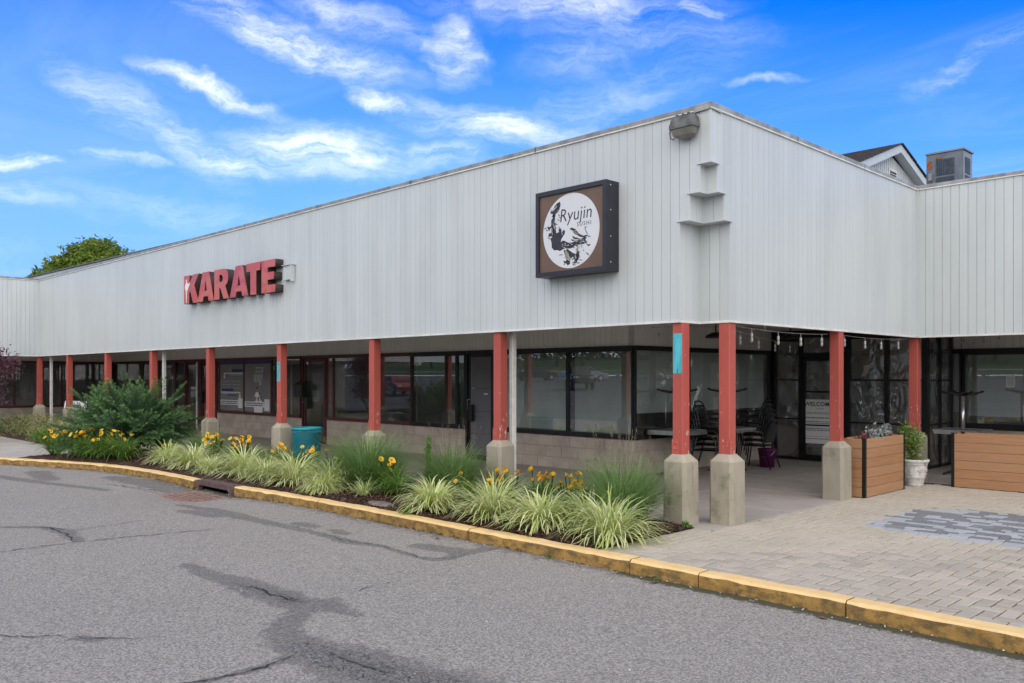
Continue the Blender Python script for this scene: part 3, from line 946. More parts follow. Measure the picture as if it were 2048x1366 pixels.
# ------------------------------------------------------------------ kerb
kerb = empty('kerb'); tag(kerb, kind='structure')
JX = [9.4, 7.2, 5.3, 3.9, 2.66, 1.36, 0.62, -1.63, -4.70, -6.86]
JX2 = [-8.14, -9.9, -11.6, -13.9, -16.2, -18.4, -20.3]
KW = 0.165


def kerb_stone(xa, xb, seed):
    r = random.Random(seed)
    n = max(2, int(abs(xa - xb) / 0.14))
    mb = MB(); rows = []
    for i in range(n + 1):
        x = xa + (xb - xa) * i / n
        x = min(max(x, min(xa, xb) + 0.006), max(xa, xb) - 0.006)
        y = kerb_y(x); e = 0.05
        t = Vector((2 * e, kerb_y(x + e) - kerb_y(x - e), 0)).normalized()
        nn = Vector((-t.y, t.x, 0))
        j = r.uniform(-.003, .003); jz = r.uniform(-.004, .002); ch = 0.014 + r.uniform(0, .010) + (0.012 if r.random() < .12 else 0)
        f = Vector((x, y, 0)) + nn * j; b = Vector((x, y, 0)) + nn * KW
        rows.append([(f.x, f.y, -0.33), (f.x, f.y, -ch + jz), (f.x + nn.x * ch * 1.1, f.y + nn.y * ch * 1.1, jz), (b.x, b.y, jz + r.uniform(-.002, .003)), (b.x, b.y, -0.3)])
    vs_ = [p for row in rows for p in row]; k = 5
    fs = []; ms = []
    for i in range(n):
        for q in range(4):
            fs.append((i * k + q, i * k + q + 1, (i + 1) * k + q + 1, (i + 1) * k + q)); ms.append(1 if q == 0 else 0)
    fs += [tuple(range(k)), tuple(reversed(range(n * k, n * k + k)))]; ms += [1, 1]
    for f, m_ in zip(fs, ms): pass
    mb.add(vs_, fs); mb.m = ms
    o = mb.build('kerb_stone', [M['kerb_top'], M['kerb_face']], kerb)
    bm = bmesh.new(); bm.from_mesh(o.data); bmesh.ops.recalc_face_normals(bm, faces=bm.faces); bm.to_mesh(o.data); bm.free()
    return o


for i, (a, b) in enumerate(zip(JX[:-1], JX[1:])): kerb_stone(a, b, 100 + i)
for i, (a, b) in enumerate(zip(JX2[:-1], JX2[1:])): kerb_stone(a, b, 200 + i)

# storm drain: cast iron hood set in the gap of the kerb, with a grate in the road
dr = empty('storm_drain', (-7.5, -2.05, ZR - .05))
tag(dr, 'rusty brown cast iron storm drain in the gap of the yellow kerb', 'storm drain')


def drain():
    L0 = Vector((-7.5, -2.05, ZR - .05))
    xa, xb = -8.12 - L0.x, -6.88 - L0.x
    ztop = 0.005 - L0.z; zb = -0.10
    # front plate with a rounded mouth
    outer = [(xa, zb), (xb, zb), (xb, ztop - .03), (xb - .05, ztop), (xa + .05, ztop), (xa, ztop - .03)]
    mouth = []
    mx, mz = xb - 0.09, ztop - 0.075
    for a in range(0, 91, 15): mouth.append((mx - .07 + .07 * sin(R(a)), mz - .07 + .07 * cos(R(a))))
    right = mouth[:]; left = [(-p[0], p[1]) for p in mouth][::-1]
    hole = [(-mx - .0, zb + .02)] + left + right + [(mx, zb + .02)]
    me = poly2d([outer, hole], 0.07, M['drain_iron'], 'hood')
    inst('hood', me, dr, (0, 0.035, 0))
    b = MB(); b.box(xa + .01, xb - .01, 0.07, 0.42, ztop - .035, ztop - .002)
    b.build('hood_top', M['drain_iron'], dr)
    b = MB(); b.box(xa + .03, xb - .03, 0.075, 0.45, -0.55, ztop - .04)
    s = b.build('shaft', M['dark_void'], dr)
    bm = bmesh.new(); bm.from_mesh(s.data); bmesh.ops.reverse_faces(bm, faces=bm.faces)
    bmesh.ops.delete(bm, geom=[f for f in bm.faces if f.calc_center_median().y < 0.08], context='FACES'); bm.to_mesh(s.data); bm.free()
    # grate
    gx0, gx1, gy0, gy1 = -0.47, 0.47, -0.68, -0.06
    gz = 0.004
    gb = MB()
    for k in range(11):
        x = gx0 + (gx1 - gx0) * k / 10; gb.box(x - .011, x + .011, gy0, gy1, gz - .008, gz)
    for k in range(7):
        y = gy0 + (gy1 - gy0) * k / 6; gb.box(gx0, gx1, y - .012, y + .012, gz - .0079, gz - .001)
    gb.build('grate', M['grate_iron'], dr)
    fb = MB()
    fb.box(gx0 - .06, gx0 - .012, gy0 - .05, gy1 + .05, gz - .05, gz + .004); fb.box(gx1 + .012, gx1 + .06, gy0 - .05, gy1 + .05, gz - .05, gz + .004)
    fb.box(gx0 - .0119, gx1 + .0119, gy0 - .05, gy0 - .012, gz - .05, gz + .003); fb.box(gx0 - .0119, gx1 + .0119, gy1 + .012, gy1 + .05, gz - .05, gz + .003)
    fb.build('grate_frame', M['grate_iron'], dr)
    pb = MB(); pb.box(gx0 - .02, gx1 + .02, gy0 - .02, gy1 + .02, gz - .5, gz - .18); pb.build('pit', M['dark_void'], dr)


drain()

# ------------------------------------------------------------------ walkway, path, beds
walk = empty('walkway'); tag(walk, kind='structure')
b = MB(); b.box(-34, 0.33, 0.02, 3.55, -0.3, -0.012); b.box(-3.45, 0.33, 3.55, 9.6, -0.3, -0.012); b.box(0.33, 9.5, 6.05, 9.6, -0.3, -0.012)
b.box(-30.5, -24.02, -12, 0.02, -0.3, -0.012)
b.build('slab_bed', M['joint'], walk)


def slab(x0, x1, y0, y1):
    w, d = x1 - x0 - .012, y1 - y0 - .012
    mb = MB(); e = .006
    vs_ = [(-w / 2, -d / 2, -.1), (w / 2, -d / 2, -.1), (w / 2, d / 2, -.1), (-w / 2, d / 2, -.1),
           (-w / 2, -d / 2, -e), (w / 2, -d / 2, -e), (w / 2, d / 2, -e), (-w / 2, d / 2, -e),
           (-w / 2 + e, -d / 2 + e, 0), (w / 2 - e, -d / 2 + e, 0), (w / 2 - e, d / 2 - e, 0), (-w / 2 + e, d / 2 - e, 0)]
    fs = [(0, 1, 5, 4), (1, 2, 6, 5), (2, 3, 7, 6), (3, 0, 4, 7), (4, 5, 9, 8), (5, 6, 10, 9), (6, 7, 11, 10), (7, 4, 8, 11), (8, 9, 10, 11)]
    mb.add(vs_, fs)
    mb.build('slab', M['walk'], walk, ((x0 + x1) / 2, (y0 + y1) / 2, rng.uniform(-.003, 0.0)))


xx = 0.33
k = 0
while xx > -33:
    w = 1.86 if k < 2 else 1.52
    slab(xx - w, xx, 0.02, 1.78); slab(xx - w, xx, 1.78, 3.5)
    xx -= w; k += 1
for j in range(3):
    for i in range(2): slab(0.33 - 1.865 * (i + 1), 0.33 - 1.865 * i, 3.5 + 1.55 * j, 3.5 + 1.55 * (j + 1))
slab(-0.3, 0.33, 8.15, 9.5)
for i in range(5): slab(0.33 + 1.8 * i, 0.33 + 1.8 * (i + 1), 6.2, 7.85); slab(0.33 + 1.8 * i, 0.33 + 1.8 * (i + 1), 7.85, 9.5)
for j in range(7): slab(-27.4, -25.7, -1.7 - 1.5 * j, -0.2 - 1.5 * j); slab(-25.7, -24.02, -1.7 - 1.5 * j, -0.2 - 1.5 * j)

pa = MB()
xs_ = np.linspace(-24, -14.35, 30)
for a_, b_ in zip(xs_[:-1], xs_[1:]):
    ya = kerb_y(a_) + KW * 1.05 if a_ > -20 else -9; yb = kerb_y(b_) + KW * 1.05 if b_ > -20 else -9
    pa.quad((a_, ya, -.006), (b_, yb, -.006), (b_, 0.02, -.006), (a_, 0.02, -.006))
tag(pa.build('path', M['path']), kind='structure')


def bed(name, x0, x1, yfun0, yfun1, hgt, seed):
    st = 0.07
    nx = int((x1 - x0) / st); ny = 26
    xs = np.linspace(x0, x1, nx + 1); V = []; r = np.random.default_rng(seed)
    for x in xs:
        ya, yb = yfun0(x), yfun1(x)
        for j in range(ny + 1):
            t = j / ny
            z = min(1, max(0, (x1 - x) / .3)) * hgt * (0.15 + math.sin(pi * t) ** 0.7) + 0.010 * math.sin(x * 5 + t * 9) * math.sin(x * 2.3 - t * 5)
            V.append((x, ya + (yb - ya) * t, z - 0.022 * (t < 0.02)))
    V = np.array(V); V[:, 2] += r.normal(0, 0.005, len(V))
    idx = np.arange((nx + 1) * (ny + 1)).reshape(nx + 1, ny + 1)
    Fq = np.stack([idx[:-1, :-1], idx[1:, :-1], idx[1:, 1:], idx[:-1, 1:]], -1).reshape(-1, 4)
    o = link(bpy.data.objects.new(name, np_mesh(name, V, Fq, M['mulch'], smooth=True))); tag(o, kind='structure')

    def z_at(x, y):
        ya, yb = yfun0(x), yfun1(x); t = min(1, max(0, (y - ya) / (yb - ya)))
        return min(1, max(0, (x1 - x) / .3)) * hgt * (0.15 + math.sin(pi * t) ** 0.7) + 0.010 * math.sin(x * 5 + t * 9) * math.sin(x * 2.3 - t * 5)
    return z_at


BED_R = lambda x: -1.70
bz = bed('mulch_bed', -14.35, 0.10, lambda x: kerb_y(x) + KW * (1.0 if x > -11 else 1.12), lambda x: 0.03 if x < -.25 else 0.0, 0.035, 3)
bz2 = bed('mulch_bed', -23.9, -16.3, lambda x: -1.55, lambda x: 0.0, 0.05, 4)


def chips(n, x0, x1, y0f, y1f, zf, seed):
    r = np.random.default_rng(seed)
    V = []; Fq = []; T = []
    for k in range(n):
        x = r.uniform(x0, x1); y = r.uniform(y0f(x), y1f(x)); z = zf(x, y) + r.uniform(.002, .012)
        l = r.uniform(.010, .034); w = r.uniform(.004, .010); a = r.uniform(0, 6.28); tl = r.uniform(-.5, .5); tw = r.uniform(-.6, .6)
        u = np.array([cos(a) * cos(tl), sin(a) * cos(tl), sin(tl)]) * l; v = np.array([-sin(a) * cos(tw), cos(a) * cos(tw), sin(tw)]) * w
        c = np.array([x, y, z]); i = len(V)
        V += [c - u - v, c + u - v * .5, c + u * .8 + v, c - u * .9 + v]; Fq.append((i, i + 1, i + 2, i + 3)); T += [r.random() ** 2] * 4
    return np_mesh('bark_chips', V, Fq, M['chip'], T)


o = link(bpy.data.objects.new('bark_chips', chips(15000, -6.5, 0.08, lambda x: kerb_y(x) + .15, lambda x: 0.0, bz, 1))); tag(o, kind='stuff')
o = link(bpy.data.objects.new('bark_chips', chips(6000, -14.3, -6.5, lambda x: kerb_y(x) + .17, lambda x: 0.0, bz, 2))); tag(o, kind='stuff')

# ------------------------------------------------------------------ paved terrace
plaza = empty('paved_terrace'); tag(plaza, kind='structure')
b = MB(); b.box(0.10, 0.335, -1.70, 0.02, -.25, -.016); b.box(0.335, 9.5, -1.70, 6.05, -.25, -.016)
b.build('sand_bed', M['joint'], plaza)


def proj(x, y, z=0.0):
    v = Vector((x, y, z)) - cam.location
    d = v.dot(FW)
    if d < 0.1: return None
    return CX + F * v.dot(RT) / d, HY - F * v.z / d, d


def in_med(x, y):
    ang = (x - 2.45) / 1.16, (y - 2.47) / 1.13
    return (abs(ang[0]) ** 4 + abs(ang[1]) ** 4) < 1.0


PW = 0.112


def paver_geo(w, d, mb, cx_, cy_, z, r, mi):
    e = .007; gp = .0062
    w2, d2 = w / 2 - gp, d / 2 - gp
    tx, ty = r.uniform(-.0022, .0022), r.uniform(-.0022, .0022)
    vs_ = []
    for (zz, ins) in ((-.05, 0), (-e, 0), (0, e)):
        for sx, sy in ((-1, -1), (1, -1), (1, 1), (-1, 1)):
            vs_.append((cx_ + sx * (w2 - ins), cy_ + sy * (d2 - ins), z + zz + (sx * tx + sy * ty if zz > -.04 else 0)))
    fs = [(0, 1, 5, 4), (1, 2, 6, 5), (2, 3, 7, 6), (3, 0, 4, 7), (4, 5, 9, 8), (5, 6, 10, 9), (6, 7, 11, 10), (7, 4, 8, 11), (8, 9, 10, 11)]
    mb.add(vs_, fs, mi)


cells = []
x_start, y_start = 0.335, -1.695
NXC, NYC = int(9.0 / PW), int(7.7 / PW)
for i in range(-3, NXC):
    for j in range(-1, NYC):
        kk = (i - j) % 4
        if kk == 0: c = (x_start + (i + 1) * PW, y_start + (j + .5) * PW, 2 * PW, PW)
        elif kk == 3: c = (x_start + (i + .5) * PW, y_start + (j + 1) * PW, PW, 2 * PW)
        else: continue
        x, y, w, d = c
        xa, xb, ya, yb = x - w / 2, x + w / 2, y - d / 2, y + d / 2
        lim = 0.105 if y < 0.0 else 0.338
        xa = max(xa, lim); xb = min(xb, 9.4); ya = max(ya, -1.69); yb = min(yb, 6.2 if xb > .34 else 0.0)
        if xb - xa < .035 or yb - ya < .035: continue
        cells.append(((xa + xb) / 2, (ya + yb) / 2, xb - xa, yb - ya))
# the medallion: mixed grey blocks laid in rows
med = []
y = 2.47 - 1.13; row = 0
while y < 2.47 + 1.13:
    x = 2.45 - 1.3 + (row % 2) * .07
    h_ = PW
    while x < 2.45 + 1.2:
        w = rng.choice([PW, PW * 1.5, PW * 2, PW * 2])
        if in_med(x + w / 2, y + h_ / 2): med.append((x + w / 2, y + h_ / 2, w, h_))
        x += w
    y += h_; row += 1
cells = [c for c in cells if not in_med(c[0], c[1])]
pr = random.Random(5)
scored = []
for c in cells:
    q = proj(c[0], c[1])
    vis = q and -20 < q[0] < 2070 and q[1] < 1380
    scored.append((q[2] if vis else 999, c))
scored.sort(key=lambda t: t[0])
pmats = [M['paver'], M['paver2']]
for d, c in scored[:215]:
    mb = MB(); paver_geo(c[2], c[3], mb, 0, 0, 0, pr, 0)
    mb.build('paver', pr.choice(pmats), plaza, (c[0], c[1], pr.uniform(-.003, .002)))
mb = MB()
for d, c in scored[215:]:
    paver_geo(c[2], c[3], mb, c[0], c[1], pr.uniform(-.003, .002), pr, pr.choice((0, 1)))
tag(mb.build('pavers', pmats, plaza), kind='stuff')
medv = sorted(med, key=lambda c: (proj(c[0], c[1]) or (0, 0, 99))[2])
mr = random.Random(8)
for n_, c in enumerate(medv):
    edge_ = not (in_med(c[0] - .17, c[1]) and in_med(c[0] + .17, c[1]) and in_med(c[0], c[1] - .2) and in_med(c[0], c[1] + .1))
    mi = M['paver_blue'] if (edge_ and c[1] < 2.2) or mr.random() < .40 else M['paver_dark']
    q = proj(c[0], c[1])
    if q[0] < 2070 and n_ < 250 and len([1 for z_ in plaza.children if z_.name.startswith('paver') ]) < 299:
        mb = MB(); paver_geo(c[2], c[3], mb, 0, 0, 0, mr, 0)
        mb.build('paver', mi, plaza, (c[0], c[1], mr.uniform(-.002, .001)))
    else:
        if 'medrest' not in globals(): medrest = MB()
        paver_geo(c[2], c[3], medrest, c[0], c[1], mr.uniform(-.002, .001), mr, 0 if mi is M['paver_blue'] else 1)
if 'medrest' in globals(): tag(medrest.build('grey_pavers', [M['paver_blue'], M['paver_dark']], plaza), kind='stuff')

# ------------------------------------------------------------------ the shop building
B = empty('shop_building', (0, 0, 0))
tag(B, 'long low white sided shopping strip wrapping a corner, with shop windows under its canopy', 'building')
XF, YF = 0.27, 0.05             # outer corner of the fascia
ZB, ZT = 2.325, 4.745
XL, YRW = -24.0, 6.07           # inner corners
CEIL = 2.62
PT = 0.125                      # board pitch
fas = empty('fascia', parent=B)


def board_mesh(w, h, t=0.012):
    """vertical siding board in local XZ facing -Y: two-step face with a shadow groove at each side"""
    mb = MB(); e = 0.005; g_ = 0.0012
    prof = [(-w / 2 + g_, 0.0065), (-w / 2 + g_ + e * .5, 0.0), (w / 2 - g_ - e * .5, 0.0), (w / 2 - g_, 0.0065)]
    vs_ = [(x, y, 0) for x, y in prof] + [(x, y, h) for x, y in prof]
    mb.add(vs_, [(0, 1, 5, 4), (1, 2, 6, 5), (2, 3, 7, 6), (0, 4, 7, 3)[::-1]])
    return mb


BM = {}


def board(x, y, z0, z1, rz, w=PT, mat='siding', parent=None, name='siding_board'):
    key = (round(w, 3), round(z1 - z0, 3), mat)
    if key not in BM: BM[key] = board_mesh(w, z1 - z0).mesh('siding_board', M[mat])
    return inst(name, BM[key], parent or fas, (x, y, z0), rz)


def boards_stuff(items, mat, parent, name='siding_boards'):
    mb = MB()
    for (x, y, z0, z1, rz, w) in items:
        bb = board_mesh(w, z1 - z0)
        c, s_ = cos(rz), sin(rz)
        mb.add([(x + px * c - py * s_, y + px * s_ + py * c, z0 + pz) for px, py, pz in bb.v], bb.f)
    o = mb.build(name, M[mat], parent); tag(o, kind='stuff')


N3, N2, N1 = 0.41, 0.275, 0.14
Z1, Z2, Z3 = 4.09, 3.775, 3.475
BT = 4.69
# left facade
far = []
x = XF - N3 - PT / 2
while x > XL:
    if x > -8.6: board(x, YF, ZB + .012, BT, 0)
    else: far.append((x, YF, ZB + .012, BT, 0, PT))
    x -= PT
boards_stuff(far, 'siding', fas)
# right facade
y = YF + N3 + PT / 2
while y < YRW:
    board(XF, y, ZB + .012, BT, pi / 2); y += PT
# right wing, facing the road
x = XF + PT / 2 + .01; n_ = 0; far = []
while x < 9.5:
    if n_ < 18: board(x, YRW, ZB + .012, BT, 0)
    else: far.append((x, YRW, ZB + .012, BT, 0, PT))
    x += PT; n_ += 1
boards_stuff(far, 'siding', fas)
# left wing, facing the terrace
y = YF - PT / 2 - .01; far = []
n_ = 0
while y > -11:
    if n_ < 12: board(XL, y, ZB + .012, BT, pi / 2)
    else: far.append((XL, y, ZB + .012, BT, pi / 2, PT))
    y -= PT; n_ += 1
boards_stuff(far, 'siding', fas)


# stepped notch in the corner
def run_x(xa, xb, y, z0, z1):       # boards facing -Y between xa..xb
    n = max(1, round((xb - xa) / PT)); w = (xb - xa) / n
    for i in range(n): board(xa + w * (i + .5), y, z0, z1, 0, w)


def run_y(ya, yb, x, z0, z1):       # boards facing +X
    n = max(1, round((yb - ya) / PT)); w = (yb - ya) / n
    for i in range(n): board(x, ya + w * (i + .5), z0, z1, pi / 2, w)


run_x(XF - N3, XF, YF, Z1, BT); run_y(YF, YF + N3, XF, Z1, BT)
for nn, za, zb_ in ((N1, Z2, Z1), (N2, Z3, Z2), (N3, ZB + .012, Z3)):
    if nn < N3: run_x(XF - N3, XF - nn, YF, za, zb_); run_y(YF + nn, YF + N3, XF, za, zb_)
    run_y(YF, YF + nn, XF - nn, za, zb_); run_x(XF - nn, XF, YF + nn, za, zb_)
ld = MB()
for nn, zz in ((N1, Z1), (N2, Z2), (N3, Z3)):
    o_ = .022; a, c_ = XF - nn - o_, YF + nn + o_
    # thin flashing shelf under each step, sticking out a little
    ld = MB(); np_ = {N1: 0.0, N2: N1, N3: N2}[nn]
    if np_ == 0: ld.box(a, XF + o_, YF - o_, c_, zz - .014, zz + .006)
    else:
        ld.box(a, XF - np_ + o_ * .6, YF - o_, c_, zz - .014, zz + .006); ld.box(XF - np_ + o_ * .6 + .0001, XF + o_, YF + np_ - o_ * .6, c_, zz - .014, zz + .006)
    ld.build('step_flashing', M['siding'], fas)

cp = MB()
for nn, za, zb_ in ((N1, Z2, Z1), (N2, Z3, Z2), (N3, ZB, Z3)):
    for (px_, py_) in ((XF - nn, YF), (XF, YF + nn)):
        cp.box(px_ - .026, px_ + .006, py_ - .006, py_ + .026, za, zb_ - .016)
cp.box(XF - .026, XF + .006, YF - .006, YF + .026, Z1 + .008, BT)
for nn, za, zb_ in ((N1, Z2, Z1), (N2, Z3, Z2), (N3, ZB, Z3)): cp.box(XF - nn - .012, XF - nn + .012, YF + nn - .012, YF + nn + .012, za + .007, zb_ - .0145)
cp.box(XL - .004, XL + .03, YF - .03, YF + .004, ZB, BT); cp.box(XF - .004, XF + .03, YRW - .03, YRW + .004, ZB, BT)
tag(cp.build('corner_trim', M['siding'], fas), kind='stuff')
# core behind the boards
bk = MB()
bk.box(XL - .12, XF - N3 - .012, YF + .011, YF + .15, ZB + .01, 4.6)
bk.box(XF - .15, XF - .011, YF + N3 + .012, YRW + .15, ZB + .01, 4.6)
bk.box(XF - .009, 9.5, YRW + .011, YRW + .15, ZB + .01, 4.6)
bk.box(XL - .15, XL - .011, -11, YF + .009, ZB + .01, 4.6)
bk.box(XF - N3 - .011, XF - .012, YF + .012, YF + N3 + .011, Z1 + .01, 4.6)
bk.build('fascia_core', M['groove'], fas)
# white strip along the foot
tr = MB()
tr.box(XL + .012, XF - N3 + .012, YF - .012, YF + .06, ZB - .012, ZB + .014)
tr.box(XF - N3 - .05, XF - N3 + .0119, YF + .061, YF + N3 - .012, ZB - .012, ZB + .014)
tr.box(XF - N3 - .05, XF + .0119, YF + N3 - .0119, YF + N3 + .05, ZB - .012, ZB + .014)
tr.box(XF - .05, XF + .012, YF + N3 + .051, YRW - .013, ZB - .012, ZB + .014)
tr.box(XF - .05, 9.5, YRW - .012, YRW + .06, ZB - .012, ZB + .014)
tr.box(XL - .05, XL + .0119, -11, YF - .013, ZB - .012, ZB + .014)
tr.build('bottom_trim', M['trim'], fas)


# coping: metal sections lapped every three metres
def coping(p0, p1, out, n):
    p0, p1 = Vector(p0), Vector(p1); d = (p1 - p0); L = d.length; d.normalize(); out = Vector(out)
    for i in range(n):
        a = p0 + d * (L * i / n + .002); c = p0 + d * (L * (i + 1) / n - .002)
        lift = rng.uniform(-.003, .004)
        prof = [(0.004, 4.672), (0.022, 4.676), (0.022, 4.690), (0.030, 4.735 + lift), (0.012, 4.748 + lift), (-0.20, 4.742 + lift), (-0.20, 4.66)]
        vs_ = [tuple(a + out * o_ + Vector((0, 0, z))) for o_, z in prof] + [tuple(c + out * o_ + Vector((0, 0, z))) for o_, z in prof]
        k = len(prof)
        fs = [(j, j + 1, k + j + 1, k + j) for j in range(k - 1)] + [tuple(range(k)), tuple(range(2 * k - 1, k - 1, -1))]
        mb = MB(); mb.add(vs_, fs); mb.m = [1 if j in (0, 1) else 0 for j in range(k - 1)] + [0, 0]
        lp = c - d * .06
        mb2 = MB()
        o = mb.build('coping_section', [M['coping'], M['coping_edge']], fas)
        bm = bmesh.new(); bm.from_mesh(o.data); bmesh.ops.recalc_face_normals(bm, faces=bm.faces); bm.to_mesh(o.data); bm.free()
        # lap joint and its dark sealant
        vs2 = []
        for q in (c - d * .004, c + d * .010):
            for o_, z in prof[1:6]: vs2.append(tuple(q + out * (o_ + .003) + Vector((0, 0, z + .003))))
        mb2.add(vs2, [(j, j + 1, 5 + j + 1, 5 + j) for j in range(4)])
        if i < n - 1: mb2.build('coping_joint', M['seam'], fas)


coping((XL + .02, YF, 0), (XF + .02, YF, 0), (0, -1, 0), 9)
coping((XF, YF - .03, 0), (XF, YRW - .02, 0), (1, 0, 0), 3)
coping((XF + .02, YRW, 0), (9.5, YRW, 0), (0, -1, 0), 4)
coping((XL, -11, 0), (XL, YF - .02, 0), (1, 0, 0), 5)

# roof decks
rf = MB()
rf.box(-34, XF - .21, YF + .22, 30, 4.45, 4.52); rf.box(XF - .2, 9.5, YRW + .22, 30, 4.45, 4.515); rf.box(-34, XL - .21, -11, YF + .21, 4.45, 4.51)
rf.build('roof', M['roofing'], B)
wedge = MB()
wedge.add([(-40, 3.2, 4.5), (-17, 3.2, 4.5), (-17, 3.0, 4.5), (-40, 3.0, 4.5), (-40, 3.2, 6.05), (-17, 3.2, 5.74), (-17, 3.0, 5.74), (-40, 3.0, 6.05)],
          [(3, 2, 6, 7), (2, 1, 5, 6), (1, 0, 4, 5), (0, 3, 7, 4)], 0)
wedge.add([(-40, 3.24, 6.05), (-17, 3.24, 5.74), (-17, 2.94, 5.74), (-40, 2.94, 6.05), (-40, 3.24, 6.10), (-17, 3.24, 5.79), (-17, 2.94, 5.79), (-40, 2.94, 6.10)],
          [(3, 2, 6, 7), (2, 1, 5, 6), (1, 0, 4, 5), (0, 3, 7, 4), (4, 7, 6, 5), (0, 1, 2, 3)], 1)
wedge.build('rear_parapet', [M['siding'], M['roofing']], B)

# canopy ceiling
ce = MB()
ce.box(-27.46, -.14 - .02, YF + .152, 3.52, CEIL, CEIL + .05)
ce.box(-3.42, XF - .152, 3.5201, 9.52, CEIL, CEIL + .05); ce.box(XF - .1519, 9.5, YRW + .152, 9.52, CEIL, CEIL + .05)
ce.box(-.1599, XF - .152, YF + N3 + .16, 3.52, CEIL, CEIL + .05)
ce.box(-27.46, XL - .152, -11, YF + .1519, CEIL, CEIL + .05)
ce.build('canopy_ceiling', M['ceiling'], B)

# ---- shopfront walls: axis helper. 'A' runs along X at y=3.5 facing -Y; 'R' along Y at x=-3.4 facing +X
YW, XW, YRWW, XLW = 3.5, -3.4, 9.5, -27.45
HEAD, SILL = 2.19, 0.64


class Wall:
    def __init__(s, kind, c): s.kind = kind; s.c = c; s.rz = 0 if kind == 'A' else pi / 2

    def p(s, u, z, d=0.0):           # d = distance towards the viewer side
        return (u, s.c - d, z) if s.kind == 'A' else (s.c + d, u, z)

    def box(s, mb, u0, u1, z0, z1, d0, d1, mi=0):
        if s.kind == 'A': mb.box(u0, u1, s.c - d1, s.c - d0, z0, z1, mi)
        else: mb.box(s.c + d0, s.c + d1, u0, u1, z0, z1, mi)


WA, WR, WRW, WL = Wall('A', YW), Wall('R', XW), Wall('A', YRWW), Wall('R', XLW)
base_parent = empty('block_wall', parent=B)
BLK = {}


def block_run(w, u0, u1, ztop, off):
    courses = 3
    h = ztop / courses
    mb = MB(); w.box(mb, u0, u1, -.02, ztop - .004, -.14, -.006); mb.build('mortar_bed', M['mortar'], base_parent)
    for c in range(courses):
        u = u0 - ((off + c * .203) % .406)
        while u < u1 - .004:
            a, b_ = max(u, u0), min(u + .406, u1)
            if b_ - a > .03:
                L, H = round(b_ - a, 2), round(h, 3)
                key = (L, H)
                if key not in BLK:
                    m2 = MB(); g2 = .0045; e = .004
                    x0_, x1_, z0_, z1_ = -L / 2 + g2, L / 2 - g2, g2, H - g2
                    vs_ = [(x0_, .012, z0_), (x1_, .012, z0_), (x1_, .012, z1_), (x0_, .012, z1_), (x0_ + e, 0, z0_ + e), (x1_ - e, 0, z0_ + e), (x1_ - e, 0, z1_ - e), (x0_ + e, 0, z1_ - e)]
                    m2.add(vs_, [(4, 5, 6, 7), (0, 1, 5, 4), (1, 2, 6, 5), (2, 3, 7, 6), (3, 0, 4, 7)])
                    BLK[key] = m2.mesh('block', M['block'])
                inst('block', BLK[key], base_parent, w.p((a + b_) / 2, c * h - .004, .002 + rng.uniform(0, .0015)), w.rz)
            u += .406


def upper_run(w, u0, u1, z0, z1, single):
    n = round((u1 - u0) / PT); wd = (u1 - u0) / n; far = []
    for i in range(n):
        u = u0 + wd * (i + .5); q = w.p(u, z0)
        if single(u): board(q[0], q[1], z0, z1, w.rz, round(wd, 3), 'siding_shade', upper)
        else: far.append((q[0], q[1], z0, z1, w.rz, wd))
    if far: boards_stuff(far, 'siding_shade', upper)
    mb = MB(); w.box(mb, u0, u1, z0, z1, -.12, -.011); mb.build('upper_core', M['groove'], upper)


upper = empty('upper_wall', parent=B)
upper_run(WA, -27.45, -3.41, HEAD + .03, CEIL, lambda u: u > -7.5)
upper_run(WR, 3.49, 8.14, HEAD + .03, CEIL, lambda u: True)
upper_run(WRW, -3.4, -.17, HEAD + .03, CEIL, lambda u: False)
upper_run(WRW, -.16, 9.5, HEAD + .03, CEIL, lambda u: u < 1.4)
upper_run(WL, -11, 3.5, HEAD + .03, CEIL, lambda u: False)

for (w, u0, u1, zt, off) in ((WA, -27.45, -21.2, SILL - .03, .1), (WA, -18.98, -14.13, SILL - .03, 0.0), (WA, -12.98, -7.72, SILL - .03, .12), (WA, -6.86, -3.4, SILL - .03, .05),
                             (WR, 3.5, 8.15, SILL - .03, .2), (WRW, -.2, 3.0, .69, 0.1), (WL, -6.0, 3.5, SILL - .03, 0.0)):
    block_run(w, u0, u1, zt, off)


def window(w, u0, u1, z0, z1, frame, shade=None, glass='glass', fw=.045, label=None):
    """one glazed opening: frame > pane, roller_shade"""
    mb = MB(); d0, d1 = -.07, .022
    w.box(mb, u0, u1, z0 - .03, z0 + fw - .02, d0, d1 + .012); w.box(mb, u0, u1, z1 - fw + .01, z1 + .03, d0, d1 + .01)
    w.box(mb, u0, u0 + fw / 2, z0 + fw - .0199, z1 - fw + .0099, d0, d1); w.box(mb, u1 - fw / 2, u1, z0 + fw - .0199, z1 - fw + .0099, d0, d1)
    fr = mb.build('window_frame', M[frame], B)
    if label: fr['label'] = label
    a, b_ = u0 + fw / 2 - .004, u1 - fw / 2 + .004
    g_ = MB()
    for d_ in (0.0,):
        pts = [w.p(a, z0 + fw - .03, d_), w.p(b_, z0 + fw - .03, d_), w.p(b_, z1 - fw + .02, d_), w.p(a, z1 - fw + .02, d_)]
        g_.quad(*pts)
    g_.build('pane', M[glass], fr)
    if shade is not None:
        sb = MB(); w.box(sb, a + .02, b_ - .01, shade, z1 - .02, -.13, -.125); sb.build('roller_shade', M['shade_cloth'], fr)
    return fr


def sheet(w, mb, u0, u1, z0, z1, d): mb.quad(w.p(u0, z0, d), w.p(u1, z0, d), w.p(u1, z1, d), w.p(u0, z1, d))


